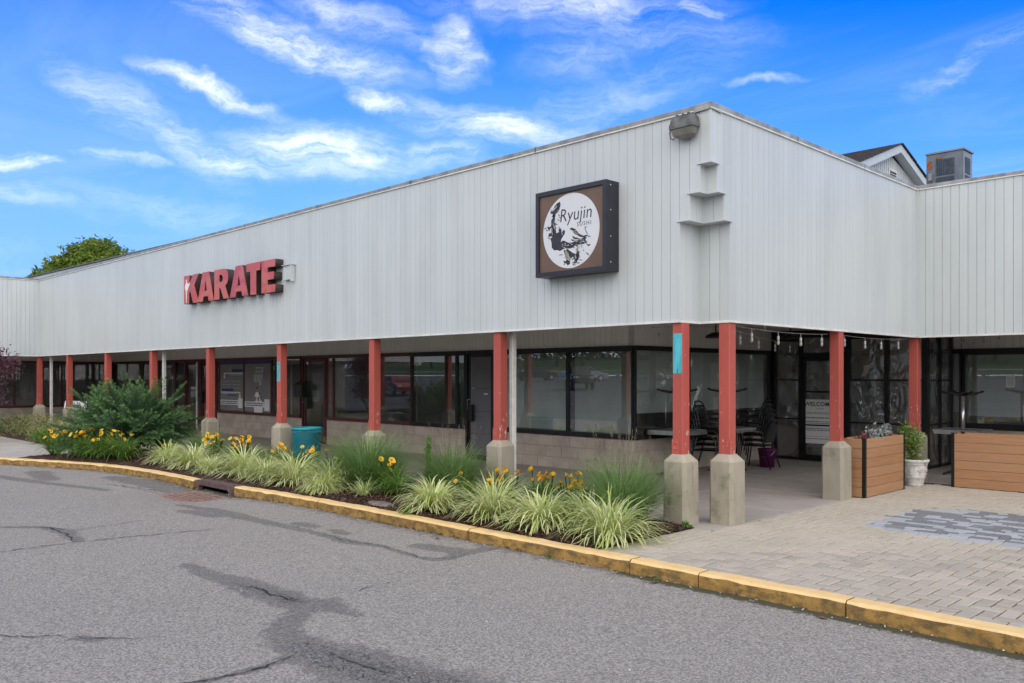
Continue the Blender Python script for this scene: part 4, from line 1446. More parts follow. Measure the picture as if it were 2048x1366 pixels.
# windows on the long wall, left to right
for (a, b_, fr, sh, gl) in [
    (-27.40, -26.05, 'red_frame', None, 'glass_dusty'), (-26.05, -24.6, 'red_frame', None, 'glass_dusty'), (-24.6, -23.2, 'red_frame', None, 'glass_dusty'), (-23.2, -21.95, 'red_frame', None, 'glass'),
    (-21.95, -21.2, 'red_frame', None, 'glass'), (-18.98, -18.80, 'red_frame', None, 'glass_dusty'), (-18.80, -17.28, 'red_frame', None, 'glass'), (-17.28, -15.72, 'red_frame', None, 'glass'),
    (-15.72, -14.20, 'red_frame', None, 'glass_dusty'), (-12.98, -12.66, 'red_frame', None, 'glass_dusty'), (-12.66, -11.1, 'red_frame', None, 'glass_dusty'), (-11.1, -9.54, 'red_frame', None, 'glass_dusty'),
    (-9.52, -8.01, 'black_frame', None, 'glass'), (-8.01, -7.74, 'black_frame', None, 'glass'),
    (-6.86, -4.92, 'black_frame', .70, 'glass'), (-4.92, -3.43, 'black_frame', .70, 'glass'),
]: window(WA, a, b_, SILL, HEAD, fr, sh, gl, fw=.075 if fr == 'black_frame' else .06)
for (a, b_) in ((3.49, 5.11), (5.11, 6.62), (6.62, 8.08)): window(WR, a, b_, SILL, HEAD, 'black_frame', 1.05, 'glass', fw=.06)
window(WRW, -.14, 1.62, .72, HEAD, 'black_frame', .94, 'glass', fw=.10); window(WRW, 1.62, 3.2, .72, HEAD, 'black_frame', .94, 'glass', fw=.08)
for (a, b_) in ((-3.6, -1.9), (-1.9, .25), (.25, 1.75), (1.75, 3.42)): window(WL, a, b_, SILL, HEAD, 'red_frame', None, 'glass_dusty', fw=.06)
window(WRW, -3.38, -1.9, .10, HEAD, 'black_frame', 1.0, 'glass', fw=.07); window(WRW, -1.9, -.16, .10, HEAD, 'black_frame', 1.0, 'glass', fw=.07)
# corner of the glazing
mb = MB(); mb.box(-3.445, -3.395, 3.495, 3.545, SILL - .03, HEAD + .03); mb.build('corner_post', M['black_frame'], B)


def door(w, u0, u1, frame, leaf, glass, grey=False, handle_side=1, label=None):
    mb = MB(); f = .05; top = HEAD + .03
    w.box(mb, u0, u0 + f, 0.0, top, -.08, .03); w.box(mb, u1 - f, u1, 0.0, top, -.08, .03); w.box(mb, u0 + f + .0001, u1 - f - .0001, top - .07, top, -.08, .03)
    fr = mb.build('door', M[frame], B)
    if label: fr['label'] = label
    a, b_ = u0 + f + .005, u1 - f - .005
    lf = MB()
    if not grey:
        st = .075
        w.box(lf, a, a + st, .01, top - .08, -.045, 0.0); w.box(lf, b_ - st, b_, .01, top - .08, -.045, 0.0)
        w.box(lf, a + st, b_ - st, top - .16, top - .08, -.045, 0.0); w.box(lf, a + st, b_ - st, .01, .20, -.045, 0.0)
        lf.build('door_leaf', M[leaf], fr)
        g_ = MB(); sheet(w, g_, a + st - .004, b_ - st + .004, .19, top - .15, -.02); g_.build('pane', M[glass], fr)
    else:
        st = .06
        w.box(lf, a, a + st, .01, top - .08, -.045, 0.0); w.box(lf, b_ - st, b_, .01, top - .08, -.045, 0.0); w.box(lf, a + st, b_ - st, top - .13, top - .08, -.045, 0.0); w.box(lf, a + st, b_ - st, .01, .10, -.045, 0.0)
        lf.build('door_leaf', M[frame], fr)
        zs = [.10, .52, .98, 1.45, top - .13]
        for za, zb_ in zip(zs[:-1], zs[1:]):
            pb = MB(); w.box(pb, a + st, b_ - st, za + .004, zb_ - .004, -.03, -.012); pb.build('door_panel', M['door_grey'], fr)
        pb = MB(); w.box(pb, a + st, b_ - st, .11, top - .14, -.06, -.035); pb.build('door_backing', M['seam'], fr)
    uh = a + .04 if handle_side < 0 else b_ - .04
    hb = MB(); hb.tube([w.p(uh, 1.02, .002), w.p(uh, 1.02, .05), w.p(uh, 1.22, .05), w.p(uh, 1.22, .002)], .010, 6)
    hb.build('handle', M['steel'], fr)
    return fr


d1 = door(WA, -21.18, -20.1, 'red_frame', 'red_frame', 'glass_dusty')
d2 = door(WA, -20.08, -18.99, 'red_frame', 'red_frame', 'glass_dusty', handle_side=-1)
d3 = door(WA, -14.12, -12.99, 'red_frame', 'red_frame', 'glass_dusty', handle_side=-1, label='maroon framed glass door')
d4 = door(WA, -7.72, -6.87, 'black_frame', 'black_frame', 'glass', grey=True, handle_side=-1, label='black framed door of grey panels')
mb = MB(); WA.box(mb, -20.30, -20.22, .02, 2.12, .035, .06); mb.build('door_edge', M['white_pipe'], d1)
kb = MB(); WA.box(kb, -13.92, -13.76, .86, 1.24, .03, .075); kb.build('lock_cover', M['black_metal'], d3)
kb = MB(); WA.box(kb, -20.02, -19.86, .86, 1.24, .03, .075); kb.build('lock_cover', M['black_metal'], d2)
kb = MB(); WA.box(kb, -7.60, -7.46, .78, 1.12, .03, .075); kb.build('lock_cover', M['black_metal'], d4)
st_ = MB(); st_.lathe([(0.0, 0.0), (.055, 0.0)], 20); ob = st_.build('round_sticker', M['white'], d4, (-7.52, YW - .0145 + .03, 1.42)); ob.rotation_euler = (pi / 2, 0, 0)
kb = MB(); WA.box(kb, -7.20, -7.08, 1.325, 1.35, -.012, -.009); kb.build('label', M['white'], d4)
kb = MB(); WA.box(kb, -14.0 + .07, -13.86 + .04, 2.0, 2.06, .001, .003); kb.build('sticker', M['white'], d3)
for z0, z1 in ((1.48, 1.78), (1.05, 1.33)):
    kb = MB(); WA.box(kb, -13.68, -13.36, z0, z1, -.026, -.023); kb.build('paper_notice', M['print_mid'], d3)

# interiors seen through the glass
it = MB()
it.box(-33.9, -3.56, 3.64, 9.2, -.05, -.012)
it.build('interior_floor', M['interior_floor'], B)
it = MB()
it.box(-34.2, -3.56, 9.2, 9.3, 0, CEIL); it.box(-34.2, -34.1, -11, 9.2, 0, CEIL)
for xx in (-9.6, -15.0, -22.6): it.box(xx, xx + .08, 3.66, 9.19, 0, CEIL)
it.box(-3.6, -3.52, 8.2, 14.2, 0, CEIL); it.box(-3.5, 9.5, 14.2, 14.3, 0, CEIL)
it.build('interior_wall', M['interior'], B)
it = MB(); it.box(-34.1, -3.56, 3.63, 9.3, CEIL, CEIL + .05); it.box(-34.1, -27.6, -11, 3.62, CEIL, CEIL + .05); it.box(-3.51, 9.5, 9.63, 14.3, CEIL, CEIL + .05)
it.build('interior_ceiling', M['interior'], B)
it = MB(); it.box(-3.51, 9.5, 9.63, 14.2, -.05, -.012); it.box(-34.1, -27.6, -11, 3.62, -.05, -.012); it.build('interior_floor', M['interior_floor'], B)
it = MB()
it.box(-26.2, -25.4, 5.2, 6.4, 0, 1.0); it.box(-24.6, -24.0, 6.8, 7.4, 0, 1.5); it.box(-12.2, -10.4, 7.0, 7.6, 0, 1.0); it.box(-9.0, -8.3, 5.6, 6.5, 0, .9); it.box(1.1, 2.4, 10.6, 11.3, 0, .95)
it.build('shop_counter', M['interior'], B)

# ------------------------------------------------------------------ plastic covered entrance vestibule
V = empty('entrance_vestibule', (-1.85, 8.15, 0))
tag(V, 'black framed entrance porch with wavy clear plastic panels behind the cedar planter', 'vestibule')
YV, XV = 8.15, -0.30


def vbox(name, mat, *args, parent=V):
    mb = MB()
    for (x0, x1, y0, y1, z0, z1) in args: mb.box(x0 + 1.85, x1 + 1.85, y0 - 8.15, y1 - 8.15, z0, z1)
    return mb.build(name, M[mat], parent)


PX = [-3.40, -2.80, -1.84, -1.08, XV]
for i, x in enumerate(PX):
    w_ = .10 if i in (0, 2) else .075
    vbox('post', 'black_frame', (x, x + w_, YV - .02, YV + .06, 0, 2.47) if i < 4 else (x - .10, x, YV - .02, YV + .08, 0, 2.47))
vbox('header', 'black_frame', (-3.40, XV, YV - .015, YV + .055, 2.4701, CEIL))
for (xa, xb, zs) in ((-3.30, -2.80, (1.62, .83)), (-1.74, -1.08, (1.62, .80)), (-1.005, XV - .10, (1.62, .80))):
    for z in zs: vbox('rail', 'black_frame', (xa + .0001, xb - .0001, YV, YV + .03, z - .014, z + .014))
    vbox('rail', 'black_frame', (xa + .0001, xb - .0001, YV, YV + .04, 0.0, .06)); vbox('rail', 'black_frame', (xa + .0001, xb - .0001, YV, YV + .04, 2.41, 2.4699))


def vinyl(name, p0, p1, z0, z1, seed, parent):
    r = random.Random(seed); nx, nz = 26, 46
    p0, p1 = Vector(p0), Vector(p1); d = p1 - p0; nrm = Vector((d.y, -d.x)).normalized()
    ph = [(r.uniform(2, 9), r.uniform(1, 5), r.uniform(0, 6)) for _ in range(6)]
    V_ = []
    for i in range(nx + 1):
        for j in range(nz + 1):
            u, v = i / nx, j / nz
            w_ = sum(sin(a * u * d.length * 1.6 + b * v * 2.2 + c + 1.3 * sin(3 * v + c)) for a, b, c in ph) / 6
            e = min(1, 6 * min(u, 1 - u)) * min(1, 6 * min(v, 1 - v))
            q = p0 + d * u + nrm * (.020 * w_ * e); V_.append((q.x + 1.85, q.y - 8.15, z0 + (z1 - z0) * v))
    idx = np.arange((nx + 1) * (nz + 1)).reshape(nx + 1, nz + 1)
    Fq = np.stack([idx[:-1, :-1], idx[1:, :-1], idx[1:, 1:], idx[:-1, 1:]], -1).reshape(-1, 4)
    return link(bpy.data.objects.new(name, np_mesh(name, V_, Fq, M['vinyl'], smooth=True)), parent)


vinyl('vinyl_panel', (-3.30, YV + .035), (-2.80, YV + .035), .06, 2.45, 1, V)
vinyl('vinyl_panel', (-1.74, YV + .035), (-1.08, YV + .035), .06, 2.45, 2, V)
vinyl('vinyl_panel', (-1.0, YV + .035), (XV - .1, YV + .035), .06, 2.45, 3, V)
vd = vbox('door', 'black_frame', (-2.72, -2.65, YV - .012, YV + .04, .02, 2.06), (-1.91, -1.845, YV - .012, YV + .04, .02, 2.06), (-2.6499, -1.9101, YV - .012, YV + .04, 2.0, 2.06),
          (-2.6499, -1.9101, YV - .012, YV + .04, .02, .12), (-2.6499, -1.9101, YV - .01, YV + .03, .70, .73), (-2.6499, -1.9101, YV - .01, YV + .03, 1.37, 1.40))
vinyl('vinyl_panel', (-2.66, YV + .02), (-1.90, YV + .02), .12, 2.0, 4, vd)
vbox('door_head', 'black_frame', (-2.724, -1.8401, YV, YV + .05, 2.07, 2.16)); vinyl('vinyl_panel', (-2.72, YV + .035), (-1.85, YV + .035), 2.16, 2.47, 5, V)
# side facing the terrace
for y in (8.23, 8.84, 9.44): vbox('post', 'black_frame', (XV - .08, XV - .002, y - .035 + (.03 if y < 8.3 else 0), y + .035, 0, 2.47))
vbox('header', 'black_frame', (XV - .07, XV - .003, YV + .0801, 9.475, 2.4701, CEIL - .001))
for (ya, yb) in ((8.27, 8.80), (8.88, 9.40)):
    for z in (1.62, .80, .03, 2.44): vbox('rail', 'black_frame', (XV - .06, XV - .02, ya, yb, z - .015, z + .015))
    vinyl('vinyl_panel', (XV - .04, ya - .01), (XV - .04, yb + .01), .04, 2.43, int(ya * 10), V)
kb = MB()

# the notice on the porch door
P = empty('welcome_notice', (-2.34, YV - .004, .80)); tag(P, 'white welcome notice on the porch door, split by a black rail', 'notice')
b = MB(); b.box(-.40, .34, 0, .003, -.45, .43); b.build('paper', M['poster_white'], P)
t_ = inst('lettering', text_mesh('WELCOME', .115, M['print_dark'], .001, 0, 1.0, 'LEFT', 1.08, .002), P, (-.335, -.002, .30))
lb = MB()
r_ = random.Random(3)
for z, h_, xa, xb in ((.245, .012, -.07, .08), (.17, .012, -.33, .25), (.145, .012, -.29, .28), (.065, .028, -.33, .28), (-.01, .02, -.33, .29), (-.045, .018, -.33, .22), (-.08, .014, -.16, .24), (-.15, .02, -.33, .29), (-.185, .02, -.33, .26), (-.31, .008, -.30, .27), (-.355, .016, -.32, .29)):
    x = xa
    while x < xb:
        l = r_.uniform(.02, .075); lb.box(x, min(xb, x + l), -.003, -.001, z - h_ / 2, z + h_ / 2); x += l + .012
lb.build('small_print', M['print_mid'], P)

# ------------------------------------------------------------------ porch columns
def octo(hw, ch): return [(-hw + ch, -hw), (hw - ch, -hw), (hw, -hw + ch), (hw, hw - ch), (hw - ch, hw), (-hw + ch, hw), (-hw, hw - ch), (-hw, -hw + ch)]


def ring_mesh(rings, cap=True):
    mb = MB(); k = len(rings[0][0])
    vs_ = [(x, y, z) for pts, z in rings for x, y in pts]
    fs = [(i * k + j, i * k + (j + 1) % k, (i + 1) * k + (j + 1) % k, (i + 1) * k + j) for i in range(len(rings) - 1) for j in range(k)]
    if cap: fs += [tuple(range((len(rings) - 1) * k, len(rings) * k)), tuple(reversed(range(k)))]
    mb.add(vs_, fs); return mb


PH = .80
PED = ring_mesh([(octo(.158, .035), -.02), (octo(.155, .035), PH - .085), (octo(.150, .035), PH - .075), (octo(.080, .012), PH)]).mesh('pedestal', M['pedestal'])
POST = ring_mesh([(octo(.071, .008), PH - .01), (octo(.071, .008), 2.312)]).mesh('post', M['post'])
BR = MB(); BR.box(-.073, .03, -.078, -.0712, PH, PH + .17)
BR_M = BR.mesh('bracket', M['post'])
BO = MB(); BO.lathe([(0, .008), (.010, .008), (.014, 0)], 8); BO_M = BO.mesh('bolt', M['bolt'])


def column(x, y, label, side=0, patch=None):
    c = empty('porch_column', (x, y, 0)); tag(c, label, 'column', 'red columns on concrete pedestals along the canopy')
    inst('pedestal', PED, c, (0, 0, 0), rng.choice((0, pi / 2, pi, -pi / 2)))
    inst('post', POST, c)
    for rz in ((pi / 2,) if side else (0,)):
        inst('bracket', BR_M, c, (0, 0, 0), rz)
        for z in (PH + .06, PH + .125):
            q = Matrix.Rotation(rz, 3, 'Z') @ Vector((-.02, -.078, z)); b_ = inst('bolt', BO_M, c, q); b_.rotation_euler = (pi / 2, 0, rz)
    if patch:
        pb = MB(); pb.box(-.060, .060, -.0735, -.0711, patch[0], patch[1]); pb.build('bare_paint_patch', M['teal_paint'], c)
        pk_ = MB()
        for z in (patch[1] - .03, patch[1] - .05, patch[0] + .04, patch[0] + .015): pk_.box(-.006 + rng.uniform(-.01, .01), .004, -.0745, -.0736, z - .02, z + .012)
        pk_.build('screw_hole', M['seam'], c)
    return c


column(-0.18, 0.14, 'red corner column with a turquoise patch near its top, beside the mulch bed', patch=(1.73, 2.19))
column(0.19, 0.53, 'red corner column with bare upper post, standing at the paving corner', 1)
column(0.20, 3.34, 'red column in front of the left end of the cedar planter', 1)
column(0.20, 6.17, 'red column behind the white urn, with a white downspout beside it', 1)
LBL = ['red column with a white downspout, left of the corner window', 'chipped red column between the teal litter bin and the grey panel door',
       'red column with a small turquoise patch, left of the teal litter bin', 'red column left of the window with blue topped posters',
       'red column rising behind the right part of the evergreen bush', 'red column above the middle of the evergreen bush', 'red column standing in front of the folding pavement sign']
for i, x in enumerate((-3.2, -6.21, -9.23, -12.26, -15.32, -18.33, -21.42)):
    column(x, 0.14, LBL[i], patch=(1.60, 1.97) if i == 2 else None)
column(-24.12, 0.10, 'farthest red column, in the left inner corner by the purple tree')


def downspout(x, y, label, z0=0.0, w=.085):
    mb = MB()
    prof = [(-w / 2, -.03), (-w / 4, -.036), (0, -.03), (w / 4, -.036), (w / 2, -.03), (w / 2, .03), (-w / 2, .03)]
    r0 = [(px, py) for px, py in prof]
    rm = ring_mesh([(r0, z0 + .03), (r0, CEIL)])
    o = rm.build('downspout', M['white_pipe'], None, (x, y, 0))
    tag(o, label, 'downspout', 'white downspouts beside the columns'); return o


downspout(-3.15, .335, 'white downspout behind the column left of the corner window')
downspout(-15.17, .335, 'white downspout beside the column at the right of the evergreen bush')
downspout(-23.72, .32, 'white downspout left of the folding pavement sign')
downspout(0.10, 6.33, 'white downspout beside the column behind the urn', w=.06)

# ------------------------------------------------------------------ sushi sign cabinet
SG = empty('cabinet_sign', (-1.60, YF, 3.515)); tag(SG, 'square brown cabinet sign with white disc reading Ryujin SUSHI', 'sign')
b = MB(); D = .25; HW, HH = .585, .545; fb_ = .055
b.box(-HW, HW, -.20, -.004, -HH, HH)
for (x0, x1, z0, z1) in ((-HW, HW, HH - fb_, HH), (-HW, HW, -HH, -HH + fb_), (-HW, -HW + fb_, -HH + fb_ + .0001, HH - fb_ - .0001), (HW - fb_, HW, -HH + fb_ + .0001, HH - fb_ - .0001)):
    b.box(x0, x1, -D, -.2001, z0, z1)
b.build('cabinet', M['sign_frame'], SG)
b = MB(); b.box(-HW + fb_, HW - fb_, -.226, -.2005, -HH + fb_, HH - fb_); b.build('face', M['sign_brown'], SG)
RD = .468
disc = poly2d([[(RD * cos(t * pi / 36), RD * sin(t * pi / 36)) for t in range(72)]], .003, M['sign_white'], 'disc'); inst('disc', disc, SG, (0, -.2275, 0))
inst('lettering', text_mesh('Ryujin', .232, M['ink'], .0012, .14, .92, 'LEFT', 1.02, -.0008), SG, (-.190, -.2296, .125))
inst('lettering', text_mesh('SUSHI', .072, M['ink'], .0012, 0, 1.0, 'LEFT', 1.32, 0), SG, (.105, -.2296, .040))


def zp(x, y):  # emblem points read off in the sign face's own units
    k = .194 - (y - 190) / 1020 * .076
    return ((x - 615) / 385 * RD, (700 - (y + (x - 615) * k)) / 435 * RD)


INK = [
    [(470, 368), (478, 400), (462, 455), (440, 490), (405, 512), (385, 545), (352, 548), (372, 515), (335, 508), (335, 480), (355, 455), (345, 490), (372, 470), (395, 420), (430, 385)],
    [(410, 515), (398, 560), (404, 620), (408, 690), (420, 735), (455, 720), (446, 690), (470, 672), (490, 690), (494, 742), (506, 760), (498, 720), (520, 690), (540, 705), (535, 740), (512, 768), (490, 800), (478, 835), (520, 815), (570, 835), (620, 850),
     (640, 835), (700, 812), (760, 790), (800, 775), (835, 770), (815, 800), (830, 830), (795, 850), (740, 860), (690, 860), (650, 895), (600, 910), (545, 905), (500, 925), (470, 940), (430, 930), (385, 935), (352, 900), (350, 850), (335, 800), (360, 780), (340, 745), (352, 700), (345, 640), (345, 590), (365, 560), (375, 525)],
    [(600, 680), (635, 664), (690, 685), (690, 697), (660, 692), (700, 715), (745, 740), (790, 755), (840, 742), (850, 752), (800, 778), (740, 768), (700, 745), (670, 735), (640, 700), (620, 690)],
    [(560, 905), (600, 930), (640, 955), (690, 970), (700, 945), (725, 940), (738, 985), (715, 1040), (688, 1078), (662, 1068), (670, 1020), (640, 990), (625, 1025), (600, 1005), (585, 960), (555, 940)],
    [(520, 930), (545, 925), (585, 985), (560, 980), (575, 1040), (605, 1055), (610, 1085), (575, 1105), (560, 1085), (530, 1080), (515, 1048), (548, 1060), (560, 1040), (545, 1000)],
    [(288, 660), (330, 665), (350, 640), (352, 665), (325, 690), (318, 715), (300, 690)],
    [(310, 740), (345, 735), (350, 775), (305, 778)],
    [(640, 760), (700, 785), (760, 790), (690, 800), (650, 790)], [(620, 800), (690, 810), (640, 822)],
    [(838, 735), (812, 690), (806, 655), (828, 645), (845, 655), (832, 652), (815, 660), (820, 690), (846, 730)],
    [(820, 810), (845, 855), (888, 850), (856, 877), (835, 855), (808, 822)],
    [(850, 765), (880, 752), (852, 775)], [(705, 860), (712, 905), (690, 870)], [(770, 860), (775, 905), (762, 870)],
]
er = random.Random(4)
for (cx_, cy_, sx, sy, n_) in ((750, 790, 70, 40, 16), (600, 1000, 70, 50, 12), (350, 720, 45, 60, 10), (640, 1060, 60, 40, 8), (430, 560, 30, 60, 7), (700, 950, 60, 40, 8)):
    for _ in range(n_):
        x, y = er.gauss(cx_, sx), er.gauss(cy_, sy); a = er.uniform(-.9, .9); l = er.uniform(10, 36); w_ = er.uniform(2.5, 7)
        INK.append([(x - l * cos(a), y - l * sin(a)), (x + w_ * sin(a), y - w_ * cos(a)), (x + l * cos(a), y + l * sin(a)), (x - w_ * sin(a), y + w_ * cos(a))])
FLECK = []
for (cx_, cy_, sx, sy, n_, a0) in ((400, 450, 35, 40, 9, -1.0), (560, 870, 70, 25, 10, .1), (380, 660, 22, 70, 7, 1.4), (770, 820, 50, 22, 8, .2), (690, 1010, 22, 35, 5, 1.2)):
    for _ in range(n_):
        x, y = er.gauss(cx_, sx * .6), er.gauss(cy_, sy * .6); a = a0 + er.uniform(-.4, .4); l = er.uniform(8, 26); w_ = er.uniform(1.5, 4)
        FLECK.append([(x - l * cos(a), y - l * sin(a)), (x + w_ * sin(a), y - w_ * cos(a)), (x + l * cos(a), y + l * sin(a)), (x - w_ * sin(a), y + w_ * cos(a))])
TAN = [[(350, 670), (372, 690), (366, 745), (352, 725)], [(640, 690), (680, 712), (735, 740), (700, 735), (655, 712)], [(545, 930), (575, 945), (590, 985), (570, 1040), (552, 985)], [(690, 820), (740, 812), (700, 838)], [(700, 905), (755, 880), (690, 930)]]
for sp in INK: inst('dragon_emblem', poly2d([[zp(*p) for p in sp]], .0010, M['ink']), SG, (0, -.2296, 0)) if False else None
inst('dragon_emblem', poly2d([[zp(*p) for p in INK[0]]], .0010, M['ink']), SG, (0, -.2296, 0))


def joined(polys, mat, name, parent, loc, depth=.001):
    bm = bmesh.new()
    for i_, sp in enumerate(polys):
        me = poly2d([sp], depth, mat); me.transform(Matrix.Translation((0, -.00006 * i_, 0))); bm.from_mesh(me); bpy.data.meshes.remove(me)
    me = bpy.data.meshes.new(name); bm.to_mesh(me); bm.free(); me.materials.append(mat)
    return inst(name, me, parent, loc)


tag(joined([[zp(*p) for p in sp] for sp in INK[1:]], M['ink'], 'dragon_emblem', SG, (0, -.2296, 0)), kind='stuff')
tag(joined([[zp(*p) for p in sp] for sp in FLECK], M['sign_white'], 'emblem_white_slash', SG, (0, -.2400, 0), .0008), kind='stuff')  # white slashes over the ink, for a brush texture
tag(joined([[zp(*p) for p in sp] for sp in TAN], M['ink_tan'], 'emblem_tan_print', SG, (0, -.2380, 0), .0008), kind='stuff')  # tan print laid over the ink
bm_ = MB()
for z in (.49, .19, -.13, -.44): bm_.lathe([(0, .003), (.008, .003), (.010, 0)], 8, (0, 0, 0)); bm_.v[-24:] = [(HW + (.003 if i_ < 16 else 0), -.16 + (x if True else 0), z + y) for i_, (x, y, zz) in enumerate(bm_.v[-24:])]
bm_.build('screw', M['steel'], SG)

# ------------------------------------------------------------------ KARATE channel letters
KS = empty('channel_letter_sign', (-11.0, YF, 3.28)); tag(KS, 'raised red channel letters spelling KARATE on the white fascia', 'sign')
LH = .615


def L_(pts): return [(x, z) for x, z in pts]


LET = {
    'K': [L_([(0, 0), (.27, 0), (.27, .36), (.33, .43), (.49, 0), (.79, 0), (.53, .63), (.77, 1), (.49, 1), (.27, .66), (.27, 1), (0, 1)])],
    'A': [L_([(0, 0), (.28, 0), (.32, .17), (.56, .17), (.60, 0), (.88, 0), (.60, 1), (.28, 1)]), L_([(.37, .36), (.51, .36), (.44, .70)])],
    'R': [L_([(0, 0), (.27, 0), (.27, .37), (.33, .37), (.50, 0), (.78, 0), (.58, .42), (.68, .50), (.73, .62), (.73, .76), (.68, .90), (.58, .98), (.48, 1), (0, 1)]), L_([(.27, .57), (.39, .57), (.455, .62), (.46, .72), (.42, .79), (.36, .81), (.27, .81)])],
    'T': [L_([(.19, 0), (.47, 0), (.47, .74), (.66, .74), (.66, 1), (0, 1), (0, .74), (.19, .74)])],
    'E': [L_([(0, 0), (.62, 0), (.62, .23), (.28, .23), (.28, .39), (.56, .39), (.56, .62), (.28, .62), (.28, .77), (.62, .77), (.62, 1), (0, 1)])],
}
for ch, x0, x1 in (('K', -12.98, -12.23), ('A', -12.30, -11.53), ('R', -11.51, -10.86), ('A', -10.82, -10.05), ('T', -10.12, -9.57), ('E', -9.52, -9.01)):
    sp = LET[ch]; wmax = max(p[0] for s_ in sp for p in s_); kx = (x1 - x0) / wmax
    shp = [[(p[0] * kx, p[1] * LH) for p in s_] for s_ in sp]
    lt = inst('letter', poly2d(shp, .165, M['letter_side']), KS, (x0 + 11.0, -.0875, 0))
    fc = poly2d(shp, .010, M['letter']); inst('letter_face', fc, lt, (0, -.088, 0))
KICK = [(.10, .0), (.135, .0), (.15, .30), (.16, .40), (.22, .47), (.26, .56), (.32, .66), (.31, .70), (.25, .65), (.19, .68), (.155, .70), (.14, .78), (.12, .83), (.10, .80), (.115, .72), (.07, .64), (.045, .55), (.06, .47), (.09, .42), (.10, .38)]
inst('kicking_figure', poly2d([[(x * .88, z * .62 + .02) for x, z in KICK]], .004, M['white']), KS, (-12.98 + 11.0 + .02, -.183, .0))
b = MB(); b.box(2.10, 2.40, -.07, -.012, .21, .47); b.box(2.08, 2.44, -.10, -.0119, .475, .487); b.box(2.40, 2.415, -.10, -.0118, .17, .4749); b.build('power_box', M['siding'], KS)

# ------------------------------------------------------------------ floodlight near the corner
FL = empty('floodlight', (-.015, YF, 4.50)); FL.scale = (.90, .50, .88); tag(FL, 'weathered grey floodlight box with a black cable loop near the roof corner', 'light')
rm = ring_mesh([([(-.16, -.30), (.16, -.30), (.16, -.06), (-.16, -.06)], -.02), ([(-.175, -.325), (.175, -.325), (.175, -.035), (-.175, -.035)], -.01), ([(-.175, -.325), (.175, -.325), (.175, -.035), (-.175, -.035)], .03), ([(-.15, -.29), (.16, -.29), (.16, -.04), (-.15, -.04)], .12), ([(-.12, -.24), (.14, -.24), (.14, -.05), (-.12, -.05)], .15)])
rm.build('housing', M['flood_body'], FL)
rm = ring_mesh([([(-.07, -.22), (.08, -.22), (.08, -.12), (-.07, -.12)], -.135), ([(-.13, -.27), (.14, -.27), (.14, -.08), (-.13, -.08)], -.10), ([(-.16, -.305), (.16, -.305), (.16, -.055), (-.16, -.055)], -.0201)])
rm.build('lens', M['flood_lens'], FL)
b = MB()
for x in (-.09, 0, .08): b.box(x - .012, x + .012, -.25, -.07, .1501, .175)
b.box(-.06, .06, -.06, -.012, -.02, .10); b.build('bracket', M['flood_body'], FL)
b = MB(); b.tube([(-.16, -.10, .12), (-.20, -.06, .13), (-.255, -.035, .08), (-.28, -.03, 0), (-.265, -.03, -.07), (-.225, -.03, -.095), (-.19, -.03, -.06), (-.165, -.03, -.01), (-.15, -.04, .03)], .006, 6); b.build('cable', M['black_metal'], FL)

# ------------------------------------------------------------------ air conditioner on the roof, gabled house behind
AC = empty('air_conditioner', (.02, 9.0, 4.52)); tag(AC, 'blue grey rooftop air conditioner with rusty spots above the right wing', 'air conditioner')
b = MB(); b.box(-.47, .16, -.5, .0, .0, 1.29); b.build('body', M['ac'], AC)
b = MB(); b.box(.1605, .168, -.49, -.01, .02, 1.27); b.build('end_panel', M['ac_side'], AC)
b = MB(); b.box(-.49, .19, -.52, .02, 1.2901, 1.32); b.build('lid', M['ac_side'], AC)
cb = MB()
for z0, z1 in ((.56, .84), (.88, 1.17)):
    for i in range(9): x = -.30 + .036 * i; cb.box(x, x + .030, -.512, -.5005, z0, z1)
    cb.box(.1685, .176, -.40, -.14, z0, z1)
tag(cb.build('coil_grille', M['ac_dark'], AC), kind='stuff')
b = MB(); b.box(-.455, -.37, -.505, -.5004, 1.02, 1.16); b.box(-.30, -.20, -.514, -.5125, 1.18, 1.215); b.build('rust_patch', M['rust'], AC)
b = MB(); b.box(-.42, -.36, -.55, -.5005, .80, .93); b.tube([(-.39, -.53, .80), (-.39, -.53, .3)], .014); b.build('switch_box', M['ac_side'], AC)

GH = empty('gabled_house', (-6, 21, 0)); tag(GH, 'white gabled house with dark shingle roof rising behind the shop roof', 'house')
AP, HWD, SL = 9.40, 3.6, .36 * 1.0
sl = (9.41 - 8.52) / (23.47 - 20.99)
zE = AP - HWD * sl
b = MB(); b.add([(0, -HWD + .35, 0), (0, HWD - .35, 0), (0, HWD - .35, zE), (0, 0, AP - .36), (0, -HWD + .35, zE)], [(0, 1, 2, 3, 4)])
b.box(-14, -.01, -HWD + .36, HWD - .36, 0, zE - .1); b.build('wall', M['siding'], GH)
gb = MB()
for k in range(-22, 23):
    y = k * .16; zt = AP - .38 - abs(y) * sl
    if abs(y) < HWD - .4: gb.box(.001, .012, y - .004, y + .004, 5, zt)
gb.build('siding_batten', M['groove'], GH)
b = MB()
for s_ in (-1, 1):
    # barge boards and roof slopes, each with thickness
    y0, y1 = 0, s_ * HWD
    q = [(y0, AP), (y1, zE), (y1, zE - .26), (y0, AP - .26)]
    fr_ = [(.30, y, z) for y, z in q] + [(.22, y, z) for y, z in q]
    b.add(fr_, [(0, 1, 2, 3), (7, 6, 5, 4), (0, 4, 5, 1), (1, 5, 6, 2), (2, 6, 7, 3)])
    q2 = [(y0, AP - .26), (y1, zE - .26)]
    b.add([(.22, q2[0][0], q2[0][1]), (.22, q2[1][0], q2[1][1]), (0.0, q2[1][0], q2[1][1]), (0.0, q2[0][0], q2[0][1])], [(0, 1, 2, 3)])
b.build('barge_board', M['siding'], GH)
